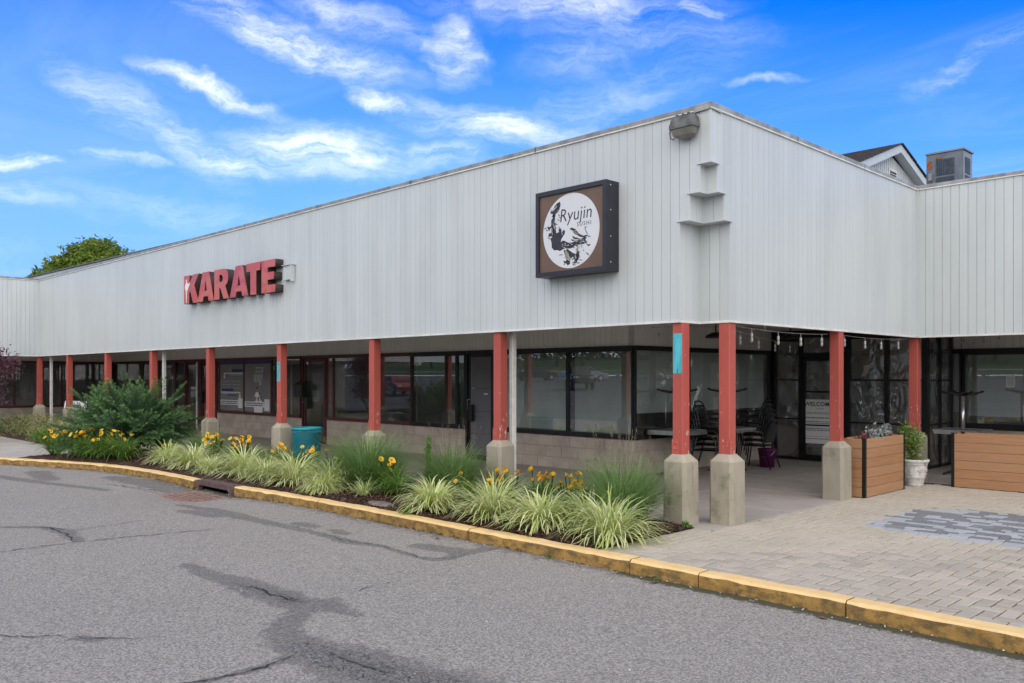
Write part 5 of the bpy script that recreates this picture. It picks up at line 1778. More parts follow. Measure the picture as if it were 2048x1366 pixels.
for s_ in (-1, 1):
    nr = 16
    for r in range(nr if s_ < 0 else 3):
        ya, yb = s_ * HWD * r / (nr if s_ < 0 else 3), s_ * HWD * (r + 1) / (nr if s_ < 0 else 3)
        za, zb_ = AP + .02 - abs(ya) * sl, AP + .02 - abs(yb) * sl
        b = MB(); b.add([(.36, ya, za), (.36, yb, zb_ + .018), (-14, yb, zb_ + .018), (-14, ya, za), (.36, ya, za + .03), (.36, yb, zb_ + .05), (-14, yb, zb_ + .05), (-14, ya, za + .03)],
                        [(0, 1, 2, 3), (4, 7, 6, 5), (0, 4, 5, 1), (1, 5, 6, 2), (2, 6, 7, 3), (3, 7, 4, 0)])
        o = b.build('shingle_course', M['shingle'], GH)
b = MB(); b.box(.012, .04, -.32, .32, 8.14, 8.62); b.build('vent_frame', M['trim'], GH)
b = MB(); b.box(.0401, .042, -.26, .26, 8.2, 8.56); b.build('vent_opening', M['ac_dark'], GH)
b = MB()
for z in (8.24, 8.33, 8.42, 8.51): b.add([(.043, -.26, z + .04), (.043, .26, z + .04), (.075, .26, z), (.075, -.26, z)], [(0, 1, 2, 3), (3, 2, 1, 0)][:1])
b.build('louvre', M['trim'], GH)

# ------------------------------------------------------------------ things under the canopy
# posters in the karate windows
def wposter(u0, u1, label):
    w = u1 - u0; p = empty('window_poster', ((u0 + u1) / 2, YW - .006, 0)); tag(p, label, 'poster')
    b = MB(); b.box(-w / 2, w / 2, -.0, .003, .70, 2.14); b.build('backing', M['poster_grey'], p)
    b = MB(); b.box(-w / 2, w / 2, -.003, -.0005, 2.04, 2.14); b.build('blue_band', M['navy'], p)
    return p, w


def bars(mb, x0, x1, z, h_, seed, lo=.03, hi=.10, gap=.02, y0=-.004, y1=-.002):
    r = random.Random(seed); x = x0
    while x < x1:
        l = r.uniform(lo, hi); mb.box(x, min(x1, x + l), y0, y1, z - h_ / 2, z + h_ / 2); x += l + gap


p, w = wposter(-18.76, -17.32, 'left of two grey window posters, with white arrows and navy bars')
for q in ((w * .02, w * .49, 1.81, 1.90), (-w * .42, w * .08, 1.25, 1.34), (-w * .14, w * .2, 1.13, 1.17)):
    b = MB(); b.box(q[0], q[1], -.003, -.0005, q[2], q[3]); b.build('navy_bar', M['navy'], p)
b = MB()
b.box(-w * .30, w * .49, -.003, -.0005, 1.765, 1.795); b.box(-w * .335, -w * .295, -.003, -.0005, 1.68, 1.795)
b.add([(-w * .375, -.003, 1.68), (-w * .315, -.003, 1.615), (-w * .255, -.003, 1.68)], [(0, 1, 2)])
b.box(-w * .47, w * .33, -.003, -.0005, 1.21, 1.24); b.box(w * .33, w * .37, -.003, -.0005, 1.12, 1.24)
b.add([(w * .29, -.003, 1.12), (w * .35, -.003, 1.055), (w * .41, -.003, 1.12)], [(0, 1, 2)])
b.build('white_arrow', M['white'], p)
b = MB(); b.box(-w * .48, w * .27, -.003, -.0005, .86, 1.0); b.box(w * .28, w * .46, -.003, -.0005, .78, 1.06); b.build('white_strip', M['white'], p)
b = MB()
bars(b, -w * .45, w * .24, .957, .034, 1); bars(b, -w * .46, w * .25, .903, .034, 2)
b.build('navy_print', M['navy'], p)
b = MB()
for i, z in enumerate((1.53, 1.43, 1.33)): bars(b, -w * .44, -w * .05, z + .02, .016, 10 + i); bars(b, w * .04, w * .38, z + .02, .016, 20 + i)
bars(b, -w * .08, w * .45, 1.735, .03, 31); bars(b, -w * .44, w * .2, 1.185, .03, 32)
b.build('small_print', M['print_grey'], p)

p, w = wposter(-17.24, -15.76, 'right of two grey window posters, with a white logo and a group in white uniforms')
b = MB()
sk = .02
for (x0, x1, z0, z1) in ((-.17, .26, 1.80, 1.95), (-.24, -.20, 1.53, 1.75), (-.17, -.10, 1.53, 1.75), (-.07, .0, 1.53, 1.75), (.03, .11, 1.53, 1.75), (.14, .24, 1.60, 1.76), (.10, .2, 1.44, 1.58)):
    s0, s1 = (z0 - 1.4) * .14, (z1 - 1.4) * .14
    b.add([(x0 + s0, -.003, z0), (x1 + s0, -.003, z0), (x1 + s1, -.003, z1), (x0 + s1, -.003, z1)], [(0, 1, 2, 3)])
b.build('white_logo', M['print_grey'], p)
b = MB(); bars(b, -.12, .27, 1.875, .08, 5, .035, .05, .015); bars(b, -.24, .08, 1.465, .02, 6); b.build('logo_print', M['poster_grey'], p)
FIG = [(-.02, 1.25, 1.0), (.14, 1.10, .9), (-.10, .98, .8), (.05, .97, 1.0), (.2, .98, .85)]
wb, sb_, hb_ = MB(), MB(), MB()
for i, (x, zt, s_) in enumerate(FIG):
    y = -.003 - .0006 * i
    wb.add([(x - .10 * s_, y, zt - .32), (x + .10 * s_, y, zt - .32), (x + .13 * s_, y, zt - .1), (x + .07 * s_, y, zt), (x - .07 * s_, y, zt), (x - .13 * s_, y, zt - .1)], [(0, 1, 2, 3, 4, 5)])
    c_ = (x + .01, zt + .075)
    sb_.add([(c_[0] + .05 * s_ * cos(t * pi / 5), y - .0003, c_[1] + .065 * s_ * sin(t * pi / 5)) for t in range(10)], [tuple(range(10))])
    hb_.add([(c_[0] + .052 * s_ * cos(t * pi / 5), y - .0005, c_[1] + .02 + .055 * s_ * sin(t * pi / 5)) for t in range(6)], [tuple(range(6))])
wb.build('white_uniform', M['white'], p); sb_.build('face', M['skin'], p); hb_.build('hair', M['print_dark'], p)
b = MB(); b.box(-w * .49, w * .26, -.0075, -.0065, .83, .98); b.box(w * .27, w * .46, -.0075, -.0065, .74, 1.06); b.build('white_strip', M['white'], p)
b = MB(); bars(b, -w * .46, w * .23, .935, .034, 3, y0=-.0085, y1=-.0076); bars(b, -w * .46, w * .22, .877, .034, 4, y0=-.0085, y1=-.0076); b.build('navy_print', M['navy'], p)

for (u, z, label) in ((-22.45, 1.93, 'white logo sticker on the glass beside the white downspout'), (-20.62, 1.25, 'small white logo sticker on the maroon door left of the poster windows')):
    s_ = empty('logo_sticker', (u, YW - .004 if u < -21.5 else YW - .012 + .02, z)); tag(s_, label, 'sticker')
    b = MB(); b.box(-.19, .21, -.004, -.002, .03, .12)
    for k in range(4): b.add([(-.21 + k * .10, -.003, -.22), (-.15 + k * .10, -.003, -.22), (-.12 + k * .10, -.003, -.01), (-.18 + k * .10, -.003, -.01)], [(0, 1, 2, 3)])
    b.build('print', M['print_grey'], s_)

MBX = empty('mailbox', (-14.02, YW - .03, 1.36)); tag(MBX, 'black wall mailbox left of the maroon door by the litter bin', 'mailbox')
b = MB(); b.add([(-.19, 0, -.20), (.19, 0, -.20), (.19, 0, .20), (-.19, 0, .20), (-.19, -.17, -.20), (.19, -.17, -.20), (.19, -.17, .12), (-.19, -.17, .12)], [(0, 1, 2, 3)[::-1], (4, 5, 6, 7), (0, 4, 7, 3), (1, 2, 6, 5), (0, 1, 5, 4)]); b.build('box', M['black_metal'], MBX)
b = MB(); b.add([(-.20, .0, .215), (.20, 0, .215), (.20, -.19, .125), (-.20, -.19, .125), (-.20, .0, .20), (.20, 0, .20), (.20, -.19, .11), (-.20, -.19, .11)], [(0, 3, 2, 1), (4, 5, 6, 7), (3, 7, 6, 2), (0, 4, 7, 3), (1, 2, 6, 5)]); b.build('lid', M['black_metal'], MBX)

PN = empty('paper_notice', (.685, YRWW - .008, 1.60)); tag(PN, 'small white paper notice taped to the right wing window', 'notice')
b = MB(); b.box(-.075, .075, 0, .003, -.11, .11); b.build('paper', M['white'], PN)
b = MB()
for i in range(7): bars(b, -.055, .055, .08 - .025 * i, .008, i, .02, .06, .008, -.002, -.0005)
b.build('small_print', M['print_mid'], PN)

# folding pavement sign
AS = empty('pavement_sign', (-21.92, .50, 0), R(32)); AS.scale = (.85, .85, .85); tag(AS, 'white and blue folding pavement sign behind the evergreen bush', 'sign')
for s_, nm in ((-1, 'front_board'), (1, 'back_board')):
    b = MB(); th = R(14) * s_
    def q(x, d, z): return (x, s_ * (.02 + (1.16 - z) * .26) + s_ * d, z)
    b.add([q(-.46, 0, .12), q(.46, 0, .12), q(.46, 0, 1.12), q(-.46, 0, 1.12), q(-.46, -.02, .12), q(.46, -.02, .12), q(.46, -.02, 1.12), q(-.46, -.02, 1.12)],
          [(0, 1, 2, 3), (7, 6, 5, 4), (0, 4, 5, 1), (1, 5, 6, 2), (2, 6, 7, 3), (3, 7, 4, 0)]); b.build(nm, M['white'], AS)
    b = MB()
    for x in (-.48, .48): b.tube([q(x, 0, 0.0), q(x, 0, 1.15)], .018, 6)
    b.tube([q(-.48, 0, 1.14), q(.48, 0, 1.14)], .018, 6); b.build('frame', M['black_metal'], AS)
b = MB()
def qf(x, z, d=.004): return (x, -(.02 + (1.16 - z) * .26) - d, z)
b.add([qf(-.40, .86), qf(.10, .86), qf(.20, 1.0), qf(-.40, 1.0)], [(0, 1, 2, 3)]); b.add([qf(-.40, .98, .005), qf(-.2, .98, .005), qf(-.2, .80, .005), qf(-.40, .80, .005)], [(3, 2, 1, 0)]); b.build('blue_block', M['sign_blue'], AS)
b = MB(); b.add([qf(-.42, .62), qf(.43, .80), qf(.43, .83), qf(-.42, .66)], [(0, 1, 2, 3)]); b.build('blue_stripe', M['sign_blue'], AS)
tx = text_mesh('2 WEEKS', .19, M['sign_blue'], .002, 0, .85, 'CENTER', 1.0, .004); tx.transform(Matrix.Rotation(R(14.6), 4, 'X') if False else Matrix.Rotation(-R(14.6), 4, 'X')); inst('lettering', tx, AS, (0.03, -.205, .45))

# litter bin of expanded metal
TB = empty('litter_bin', (-8.6, .30, 0)); tag(TB, 'teal expanded metal litter bin between two columns', 'litter bin')
RB, HB = .275, .74


def lattice():
    n, m = 46, 17
    V_ = []; Fq = []
    P = lambda i, j: (RB * (0.93 + .07 * j / (2 * m)) * cos(pi * i / n), RB * (0.93 + .07 * j / (2 * m)) * sin(pi * i / n), .05 + (HB - .09) * j / (2 * m))
    k = .24
    for i in range(n):
        for j in range(2 * m):
            if (i + j) % 2: continue
    for i in range(0, 2 * n):
        for j in range(1, 2 * m):
            if (i + j) % 2: continue
            c = np.array(P(i, j)); out = []
            for (di, dj) in ((1, 0), (0, 1), (-1, 0), (0, -1)):
                out.append(np.array(P(i + di, j + dj)))
            inn = [o * (1 - .26) + c * .26 for o in out]
            b0 = len(V_); V_ += out + inn
            for a in range(4): Fq.append((b0 + a, b0 + (a + 1) % 4, b0 + 4 + (a + 1) % 4, b0 + 4 + a))
    return np_mesh('mesh_wall', V_, Fq, M['trash'])


inst('mesh_wall', lattice(), TB)
b = MB(); b.lathe([(RB - .02, HB - .04), (RB + .008, HB - .045), (RB + .022, HB - .02), (RB + .012, HB + .002), (RB - .012, HB + .002), (RB - .02, HB - .04)], 40); b.build('rim', M['trash'], TB)
b = MB(); b.lathe([(RB * .93 - .01, .03), (RB * .93 + .012, .03), (RB * .93 + .012, .07), (RB * .93 - .01, .07)], 40); b.build('base_ring', M['trash'], TB)
b = MB(); b.lathe([(0, .05), (RB * .86, .05), (RB * .93, HB - .10)], 32); b.build('liner', M['trash_liner'], TB)
b = MB()
for a in (0, 2.1, 4.2): b.tube([(RB * .85 * cos(a), RB * .85 * sin(a), 0.0), (RB * .85 * cos(a), RB * .85 * sin(a), .04)], .02, 6)
b.build('foot', M['trash'], TB)


# stacking chairs
def make_chair():
    c = empty('stacking_chair')
    for sx in (-1, 1):
        b = MB(); b.tube([(sx * .26, -.27, 0), (sx * .25, -.21, .40), (sx * .265, -.20, .60), (sx * .275, -.14, .665), (sx * .275, .16, .66), (sx * .25, .22, .62)], .0125, 7); b.build('front_leg', M['chair_metal'], c)
        b = MB(); b.tube([(sx * .255, .33, 0), (sx * .235, .20, .42), (sx * .23, .25, .70), (sx * .20, .30, .84)], .0125, 7); b.build('rear_leg', M['chair_metal'], c)
    b = MB()
    b.tube([(-.24, -.22, .42), (.24, -.22, .42), (.23, .20, .415), (-.23, .20, .415), (-.24, -.22, .42)], .012, 7)
    for k in range(9): y = -.19 + .047 * k; b.box(-.235, .235, y - .021, y + .021, .412, .426)
    b.build('seat', M['chair_metal'], c)
    b = MB(); b.tube([(-.20, .30, .84), (-.12, .325, .875), (.12, .325, .875), (.20, .30, .84)], .0125, 7)
    for k in range(6): z = .50 + .058 * k; yb = .225 + (z - .5) * .24; b.box(-.22, .22, yb - .005, yb + .005, z - .024, z + .024)
    b.build('backrest', M['chair_metal'], c)
    return c


proto = make_chair()
first = True
STK = [((-2.72, 4.72), R(104), 5, 'black stacking chair {} of the stack beside the corner table', -1), ((-2.62, 6.20), R(-80), 5, 'black stacking chair {} of the stack above the purple bucket', 1)]
ORD = ['at the bottom', 'second from the bottom', 'in the middle', 'second from the top', 'at the top']
for (pos, rz, n, lab, sg) in STK:
    for k in range(n):
        o = proto if first else copy_tree(proto); first = False
        dx = .028 * k
        o.location = (pos[0] + dx * sin(rz) * -1 * -1, pos[1] - dx * cos(rz), .105 * k)
        o.location = (pos[0] + sin(rz) * dx, pos[1] - cos(rz) * dx, .095 * k)
        o.rotation_euler = (0, 0, rz + rng.uniform(-.02, .02))
        tag(o, lab.format(ORD[k]), 'chair', 'black stacking chairs piled by the glass wall')
o = copy_tree(proto); o.location = (1.62, 8.35, 0); o.rotation_euler = (0, 0, R(-60)); tag(o, 'black stacking chair behind the right cedar planter', 'chair', None)
if 'group' in o: del o['group']


def table(x, y, rz, label, size=.70, up=True, zb=0.0, h=.74):
    """square top on a centre pole with a crossed foot; up=False is turned over"""
    t = empty('patio_table', (x, y, zb), rz); tag(t, label, 'table')
    f = (lambda z: z) if up else (lambda z: h - z)
    b = MB(); z0, z1 = sorted((f(h - .03), f(h))); b.box(-size / 2, size / 2, -size / 2, size / 2, z0 + .004, z1 - .002); b.build('table_top', M['table_top'], t)
    b = MB()
    z0, z1 = sorted((f(h - .034), f(h + .004)))
    for (xa, xb, ya, yb) in ((-size / 2 - .012, size / 2 + .012, -size / 2 - .012, -size / 2 - .0001), (-size / 2 - .012, size / 2 + .012, size / 2 + .0001, size / 2 + .012), (-size / 2 - .012, -size / 2 - .0001, -size / 2, size / 2), (size / 2 + .0001, size / 2 + .012, -size / 2, size / 2)):
        b.box(xa, xb, ya, yb, z0, z1)
    b.build('edge_band', M['steel'], t)
    b = MB(); b.tube([(0, 0, f(.03)), (0, 0, f(h - .034))], .034, 14); b.build('pole', M['steel'], t)
    b = MB()
    for k in range(4):
        a = pi / 4 + k * pi / 2
        b.tube([(0.02 * cos(a), .02 * sin(a), f(.07)), (.22 * cos(a), .22 * sin(a), f(.045)), (.33 * cos(a), .33 * sin(a), f(.02))], [.03, .022, .015], 6)
        b.lathe([(0, f(.0)), (.028, f(.0)), (.018, f(.03)), (0, f(.03))], 8, (.33 * cos(a), .33 * sin(a), 0))
    b.build('foot', M['black_metal'], t)
    return t


M['table_top'] = simple('grey_table_top', (0.20, 0.20, 0.22), 0.4, 0.1, 6)
table(-2.95, 4.09, R(0), 'grey patio table standing by the corner window, under an upturned one')
table(-2.95, 4.09, R(3), 'upturned patio table stacked on the table by the corner window', up=False, zb=.745)
table(-2.75, 5.36, R(4), 'grey patio table standing between the two stacks of chairs')
table(-2.75, 5.36, R(-4), 'upturned patio table stacked on the table between the chair stacks', up=False, zb=.745)
table(.42, 7.75, R(2), 'grey patio table standing behind the gap between the planters')
table(.42, 7.75, R(-3), 'upturned patio table with steel pole, stacked behind the planters', up=False, zb=.745, h=.70)

BK = empty('bucket', (-2.55, 6.42, 0)); tag(BK, 'purple plastic bucket on the floor under the stacked chairs', 'bucket')
b = MB(); b.lathe([(0, .01), (.125, .0), (.165, .32), (.176, .325), (.176, .345), (.158, .345), (.12, .03), (0, .03)], 24); b.build('body', M['bucket'], BK)
b = MB(); b.tube([(-.17, 0, .33), (-.14, -.08, .24), (0, -.16, .19), (.14, -.08, .24), (.17, 0, .33)], .005, 6); b.build('handle', M['steel'], BK)

for (x, y, lab) in ((-2.7, 4.9, 'black lamp shade under the canopy between the corner columns'), (-2.05, 6.35, 'black lamp shade under the canopy above the stacked chairs')):
    t = empty('ceiling_lamp', (x, y, 2.37)); tag(t, lab, 'lamp', 'black lamp shades under the canopy')
    b = MB(); b.lathe([(0, .10), (.05, .10), (.16, .05), (.19, 0.0), (.17, 0.0), (0, .04)], 24); b.build('lamp_shade', M['black_metal'], t)
    b = MB(); b.tube([(0, 0, .10), (0, 0, CEIL - 2.37)], .012, 6); b.build('stem', M['black_metal'], t)


# string lights under the edge of the canopy
def sag(p, q, n, d):
    p, q = Vector(p), Vector(q); return [p.lerp(q, i / n) - Vector((0, 0, d * 4 * (i / n) * (1 - i / n))) for i in range(n + 1)]


def light_string(label, runs, bulbs):
    t = empty('string_light', runs[0][0]); tag(t, label, 'string lights'); o0 = Vector(runs[0][0])
    b = MB()
    for p, q, d in runs: b.tube([v - o0 for v in sag(p, q, 14, d)], .0045, 5)
    b.build('cord', M['cord'], t)
    for bp in bulbs:
        v = Vector(bp) - o0
        s_ = MB(); s_.lathe([(0, .0), (.014, 0.0), (.016, -.05), (.0, -.05)], 10); s_.tube([(0, 0, 0), (0, 0, .045)], .004, 5)
        so = s_.build('socket', M['trim'], t, v)
        l_ = MB(); l_.lathe([(.011, 0), (.016, -.02), (.020, -.04), (.015, -.06), (.0, -.068)], 10); l_.build('bulb', M['bulb'], so, (0, 0, -.05))


def along(p, q, d, ts, drop): return [tuple(Vector(p).lerp(Vector(q), t) - Vector((0, 0, d * 4 * t * (1 - t) + drop))) for t in ts]


A0, A1 = (.10, .66, 2.31), (.12, 3.24, 2.28)
light_string('string lights hanging from the corner column to the planter column', [(A0, A1, .035), ((.06, .7, 2.29), (-2.6, 8.0, 2.36), .07)],
             along(A0, A1, .035, (.22, .47, .70, .93), .05) + along((.06, .7, 2.29), (-2.6, 8.0, 2.36), .07, (.12, .3, .5, .72), .05))
A2, A3 = (.12, 3.45, 2.29), (.13, 6.08, 2.30)
light_string('string lights hanging between the planter column and the urn column', [(A2, A3, .03)], along(A2, A3, .03, (.12, .38, .60, .85), .045))
A4, A5 = (.35, 8.9, 2.44), (4.0, 8.6, 2.44)
light_string('string lights hanging below the right wing canopy', [((.0, 8.95, 2.50), (.55, 8.9, 2.50), .06), ((.55, 8.9, 2.50), (3.5, 8.7, 2.5), .03)], [(.05, 8.95, 2.44), (.25, 8.93, 2.38), (.42, 8.9, 2.42), (.66, 8.9, 2.47)])
B0, B1 = (-2.9, 3.3, 2.50), (-.4, 3.1, 2.50)
light_string('string lights high under the canopy before the corner window', [(B0, B1, .02)], along(B0, B1, .02, (.06, .2, .55, .85), .03))


# ------------------------------------------------------------------ cedar planter boxes
def planter(x0, y0, L, D_, rz, label, H=.825, nb=6):
    """corner at (x0, y0), long side along local X, depth along local Y"""
    t = empty('planter_box', (x0, y0, 0), rz); tag(t, label, 'planter')
    ph = (H - .01) / nb; th = .028
    ends = ((th, 'x', 0), (th, 'x', D_))
    def plank(w, h_):
        m2 = MB(); e = .004
        vs_ = [(-w / 2, 0, 0), (w / 2, 0, 0), (w / 2, 0, h_), (-w / 2, 0, h_)]
        vs2 = [(-w / 2, th, 0), (w / 2, th, 0), (w / 2, th, h_), (-w / 2, th, h_)]
        f0 = [(-w / 2, e, 0), (w / 2, e, 0), (w / 2, e, h_), (-w / 2, e, h_)]; f1 = [(-w / 2, 0, e), (w / 2, 0, e), (w / 2, 0, h_ - e), (-w / 2, 0, h_ - e)]
        m2.add(f1 + f0 + vs2, [(0, 1, 2, 3), (4, 5, 1, 0), (3, 2, 6, 7), (5, 6, 2, 1), (4, 0, 3, 7), (5, 4, 8, 9), (7, 6, 10, 11), (6, 5, 9, 10), (4, 7, 11, 8), (9, 8, 11, 10)])
        return m2.mesh('plank', M['wood'])
    a, b_ = plank(L - .07, ph - .003), plank(D_ - .07, ph - .003)
    for k in range(nb):
        z = .008 + k * ph
        inst('plank', a, t, (L / 2, 0, z), 0); inst('plank', a, t, (L / 2, D_, z), pi)
        inst('plank', b_, t, (0, D_ / 2, z), -pi / 2); inst('plank', b_, t, (L, D_ / 2, z), pi / 2)
    for (cx_, cy_, sx, sy) in ((0, 0, 1, 1), (L, 0, -1, 1), (L, D_, -1, -1), (0, D_, 1, -1)):
        mb = MB()
        xa, xb = sorted((cx_ - sx * .004, cx_ + sx * .042)); ya, yb = sorted((cy_ - sy * .004, cy_))
        mb.box(xa, xb, ya, yb, 0, H + .006)
        xa, xb = sorted((cx_ - sx * .004, cx_)); ya, yb = sorted((cy_ + sy * .0001, cy_ + sy * .042)); mb.box(xa, xb, ya, yb, 0, H + .006)
        xa, xb = sorted((cx_ + sx * .0285, cx_ + sx * .07)); ya, yb = sorted((cy_ + sy * .0285, cy_ + sy * .07)); mb.box(xa, xb, ya, yb, 0, H + .004)
        mb.build('corner_post', M['black_metal'], t)
    mb = MB(); mb.box(.03, L - .03, .03, D_ - .03, .05, H - .17); mb.build('soil', M['soil'], t)
    return t


planter(.47, 3.64, 1.40, .36, pi / 2, 'cedar planter box beside the column, its open end towards the porch')
planter(.88, 5.80, 2.0, .45, R(2), 'cedar planter box at the right, in front of the right wing window')

# white urn with a leafy shrub
U = empty('urn', (.41, 5.60, 0)); tag(U, 'white moulded urn between the two cedar planters', 'urn')
b = MB(); b.lathe([(0, 0), (.125, 0), (.13, .02), (.125, .045), (.135, .055), (.14, .10), (.15, .12), (.158, .13), (.155, .145), (.165, .22), (.175, .30), (.172, .315), (.185, .33), (.19, .345), (.185, .355), (.205, .37), (.212, .39), (.205, .41), (.175, .41), (.165, .36), (0, .35)], 40); b.build('body', M['pot'], U)
b = MB()
for k in range(8):
    a = k * pi / 4
    for (da, dz, r) in ((0, .235, .022), (.11, .255, .016), (-.11, .255, .016), (.06, .19, .012), (-.06, .19, .012), (0, .285, .010)):
        rr = .166 + (dz - .19) * .07
        c = (rr * cos(a + da), rr * sin(a + da), dz)
        b.lathe([(0, r * .6), (r * .7, r * .4), (r, 0), (r * .7, -r * .4), (0, -r * .6)], 8, c)
b.build('relief', M['pot'], U)
b = MB(); b.lathe([(0, .375), (.17, .37)], 20); b.build('soil', M['soil'], U)

# ------------------------------------------------------------------ plants
def blades(n, lo, hi, w, r0, ang, droop, seed, segs=6, tip=0.15, tint=(0, 1), upmix=0.0, curl=0.0, keel=True):
    """arching strap leaves: returns V, F(quads), tint; ang = (min,max) launch angle above ground in degrees"""
    r = np.random.default_rng(seed)
    V = []; Fq = []; T = []
    for k in range(n):
        L = r.uniform(lo, hi); phi = r.uniform(0, 2 * pi); rr = r0 * math.sqrt(r.random())
        a = R(r.uniform(*ang)); dr = droop * r.uniform(.55, 1.35)
        p = np.array([rr * cos(phi + r.normal(0, .5)), rr * sin(phi + r.normal(0, .5)), -0.01])
        side = np.array([-sin(phi), cos(phi), 0.0])
        ww = w * r.uniform(.7, 1.25); tv = r.uniform(*tint); sl_ = L / segs; i0 = len(V)
        yaw = r.normal(0, curl)
        for s in range(segs + 1):
            f = s / segs
            wd = ww * (0.65 + .35 * min(1, f * 3)) * (1 - max(0, (f - .45) / .55) ** 1.6 * (1 - tip))
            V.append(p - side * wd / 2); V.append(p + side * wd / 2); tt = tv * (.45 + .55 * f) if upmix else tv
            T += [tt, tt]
            h = phi + yaw * f
            p = p + sl_ * np.array([cos(a) * cos(h), cos(a) * sin(h), sin(a)])
            a -= dr / segs * (0.5 + f)
            if a < -1.35: a = -1.35
            if p[2] < 0.015: p[2] = 0.015
            if s < segs: q = i0 + 2 * s; Fq.append((q, q + 1, q + 3, q + 2))
    return V, Fq, T


def bmesh_np(name, parts, mats):
    V = []; Fq = []; T = []; MI = []
    for i, (v, f, t) in enumerate(parts):
        o_ = len(V); V += list(v); T += list(t); Fq += [tuple(x + o_ for x in ff) for ff in f]; MI += [i] * len(f)
    return np_mesh(name, V, Fq, mats, T, MI)


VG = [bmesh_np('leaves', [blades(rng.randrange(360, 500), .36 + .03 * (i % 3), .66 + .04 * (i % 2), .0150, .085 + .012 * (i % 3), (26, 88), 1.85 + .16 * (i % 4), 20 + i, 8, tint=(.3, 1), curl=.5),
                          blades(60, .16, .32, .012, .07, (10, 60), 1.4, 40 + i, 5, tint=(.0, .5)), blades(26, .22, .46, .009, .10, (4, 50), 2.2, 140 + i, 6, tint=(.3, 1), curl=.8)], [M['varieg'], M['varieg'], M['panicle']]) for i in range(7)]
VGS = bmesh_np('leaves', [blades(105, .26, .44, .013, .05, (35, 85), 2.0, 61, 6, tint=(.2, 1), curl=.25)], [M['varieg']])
GRP = 'clumps of cream striped grass along the kerb'


def clump(name, me, x, y, s, label, cat, group, rz=None, zs=1.0, z=None, part='leaves'):
    t = empty(name, (x, y, (bz(x, y) if z is None else z)), rng.uniform(0, 6.28) if rz is None else rz)
    t.scale = (s, s, s * zs)
    tag(t, label, cat, group)
    inst(part, me, t)
    return t


for i, (x, y, s, me, lab) in enumerate([
    (-10.75, -1.42, .86, 0, 'cream striped grass clump nearest the evergreen bush'),
    (-9.75, -1.36, 1.02, 1, 'large cream striped grass clump left of the storm drain'),
    (-8.72, -1.50, .68, 2, 'small cream striped grass clump behind the left edge of the storm drain'),
    (-7.98, -1.28, 1.02, 3, 'cream striped grass clump directly behind the storm drain hood'),
    (-7.1, -1.36, .84, 0, 'cream striped grass clump just right of the storm drain'),
    (-6.3, -1.28, 1.0, 1, 'cream striped grass clump in front of the teal litter bin'),
    (-5.42, -1.18, .90, 3, 'cream striped grass clump in front of the left fine grass tuft'),
    (-5.2, -1.50, .66, 2, 'low cream striped grass clump leaning over the kerb before the fine grass'),
    (-4.5, -1.26, .80, 4, 'sparse cream striped grass clump standing alone by the kerb'),
    (-2.86, -1.36, .92, 2, 'cream striped grass clump left of the middle fine grass, spilling over the kerb'),
    (-1.88, -1.24, 1.0, 3, 'cream striped grass clump in front of the column by the corner window'),
    (-1.03, -1.30, .98, 0, 'cream striped grass clump third from the paving'),
    (-.62, -.98, .86, 1, 'cream striped grass clump set back behind the one nearest the paving'),
    (-.10, -1.24, 1.0, 2, 'cream striped grass clump nearest the paving'),
]): clump('striped_grass', VGS if me == 4 else VG[(me + int(-x * 3)) % 7], x, y, s * 1.12, lab, 'grass clump', GRP, zs=.96)

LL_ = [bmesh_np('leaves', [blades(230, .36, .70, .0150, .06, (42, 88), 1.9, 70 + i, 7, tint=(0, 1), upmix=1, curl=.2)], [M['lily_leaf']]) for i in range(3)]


def flower_mesh(seed):
    r = np.random.default_rng(seed); V = []; Fq = []; T = []
    for k in range(6):
        a = k * pi / 3; w = .021 if k % 2 else .027
        rad = [.006, .024, .046, .056]; hz = [0, .034, .050, .044]; ww = [.006, w * .8, w, w * .25]
        i0 = len(V)
        for q in range(4):
            c = np.array([rad[q] * cos(a), rad[q] * sin(a), hz[q]]); s = np.array([-sin(a), cos(a), 0]) * ww[q]
            V += [c - s, c + s]; T += [0.0 if q < 1 else (.4 if q < 2 else r.uniform(.6, 1))] * 2
            if q < 3: b0 = i0 + 2 * q; Fq.append((b0, b0 + 1, b0 + 3, b0 + 2))
    return np_mesh('flower', V, Fq, M['petal'], T, smooth=True)


FLM = [flower_mesh(i) for i in range(3)]
STM = MB(); STM.tube([(0, 0, 0), (.02, 0, .25), (.03, 0, .5)], [.005, .004, .003], 5)
STEM = STM.mesh('flower_stem', M['stem'])
a_ = STEM.attributes.new('tint', 'FLOAT', 'POINT')


def lily(x, y, s, nf, label, z=None, mi=None, spread=.22, hh=(.30, .50)):
    t = clump('daylily', LL_[rng.randrange(3) if mi is None else mi], x, y, s, label, 'flower', 'orange daylilies in the mulch beds', z=z)
    for k in range(int(nf * 1.9)):
        a = rng.uniform(0, 6.28); rr = rng.uniform(.02, spread); H = rng.uniform(*hh)
        lean = rng.uniform(0, 6.28)
        so = inst('flower_stem', STEM, t, (rr * cos(a) * .4, rr * sin(a) * .4, 0), a, (rr * 20, 1, H / .5) if rr > .05 else (1, 1, H / .5))
        so.scale = (rr * .6 / .03, 1, H / .5)
        fs_ = rng.uniform(.55, .88); f = inst('flower', rng.choice(FLM), t, (rr * cos(a), rr * sin(a), H), rng.uniform(0, 6), (fs_, fs_, fs_ * rng.uniform(.6, 1.2)))
        f.rotation_euler = (rng.uniform(.3, 1.25), 0, R(-45) + pi + rng.uniform(-1.3, 1.3) + pi / 4)
    return t


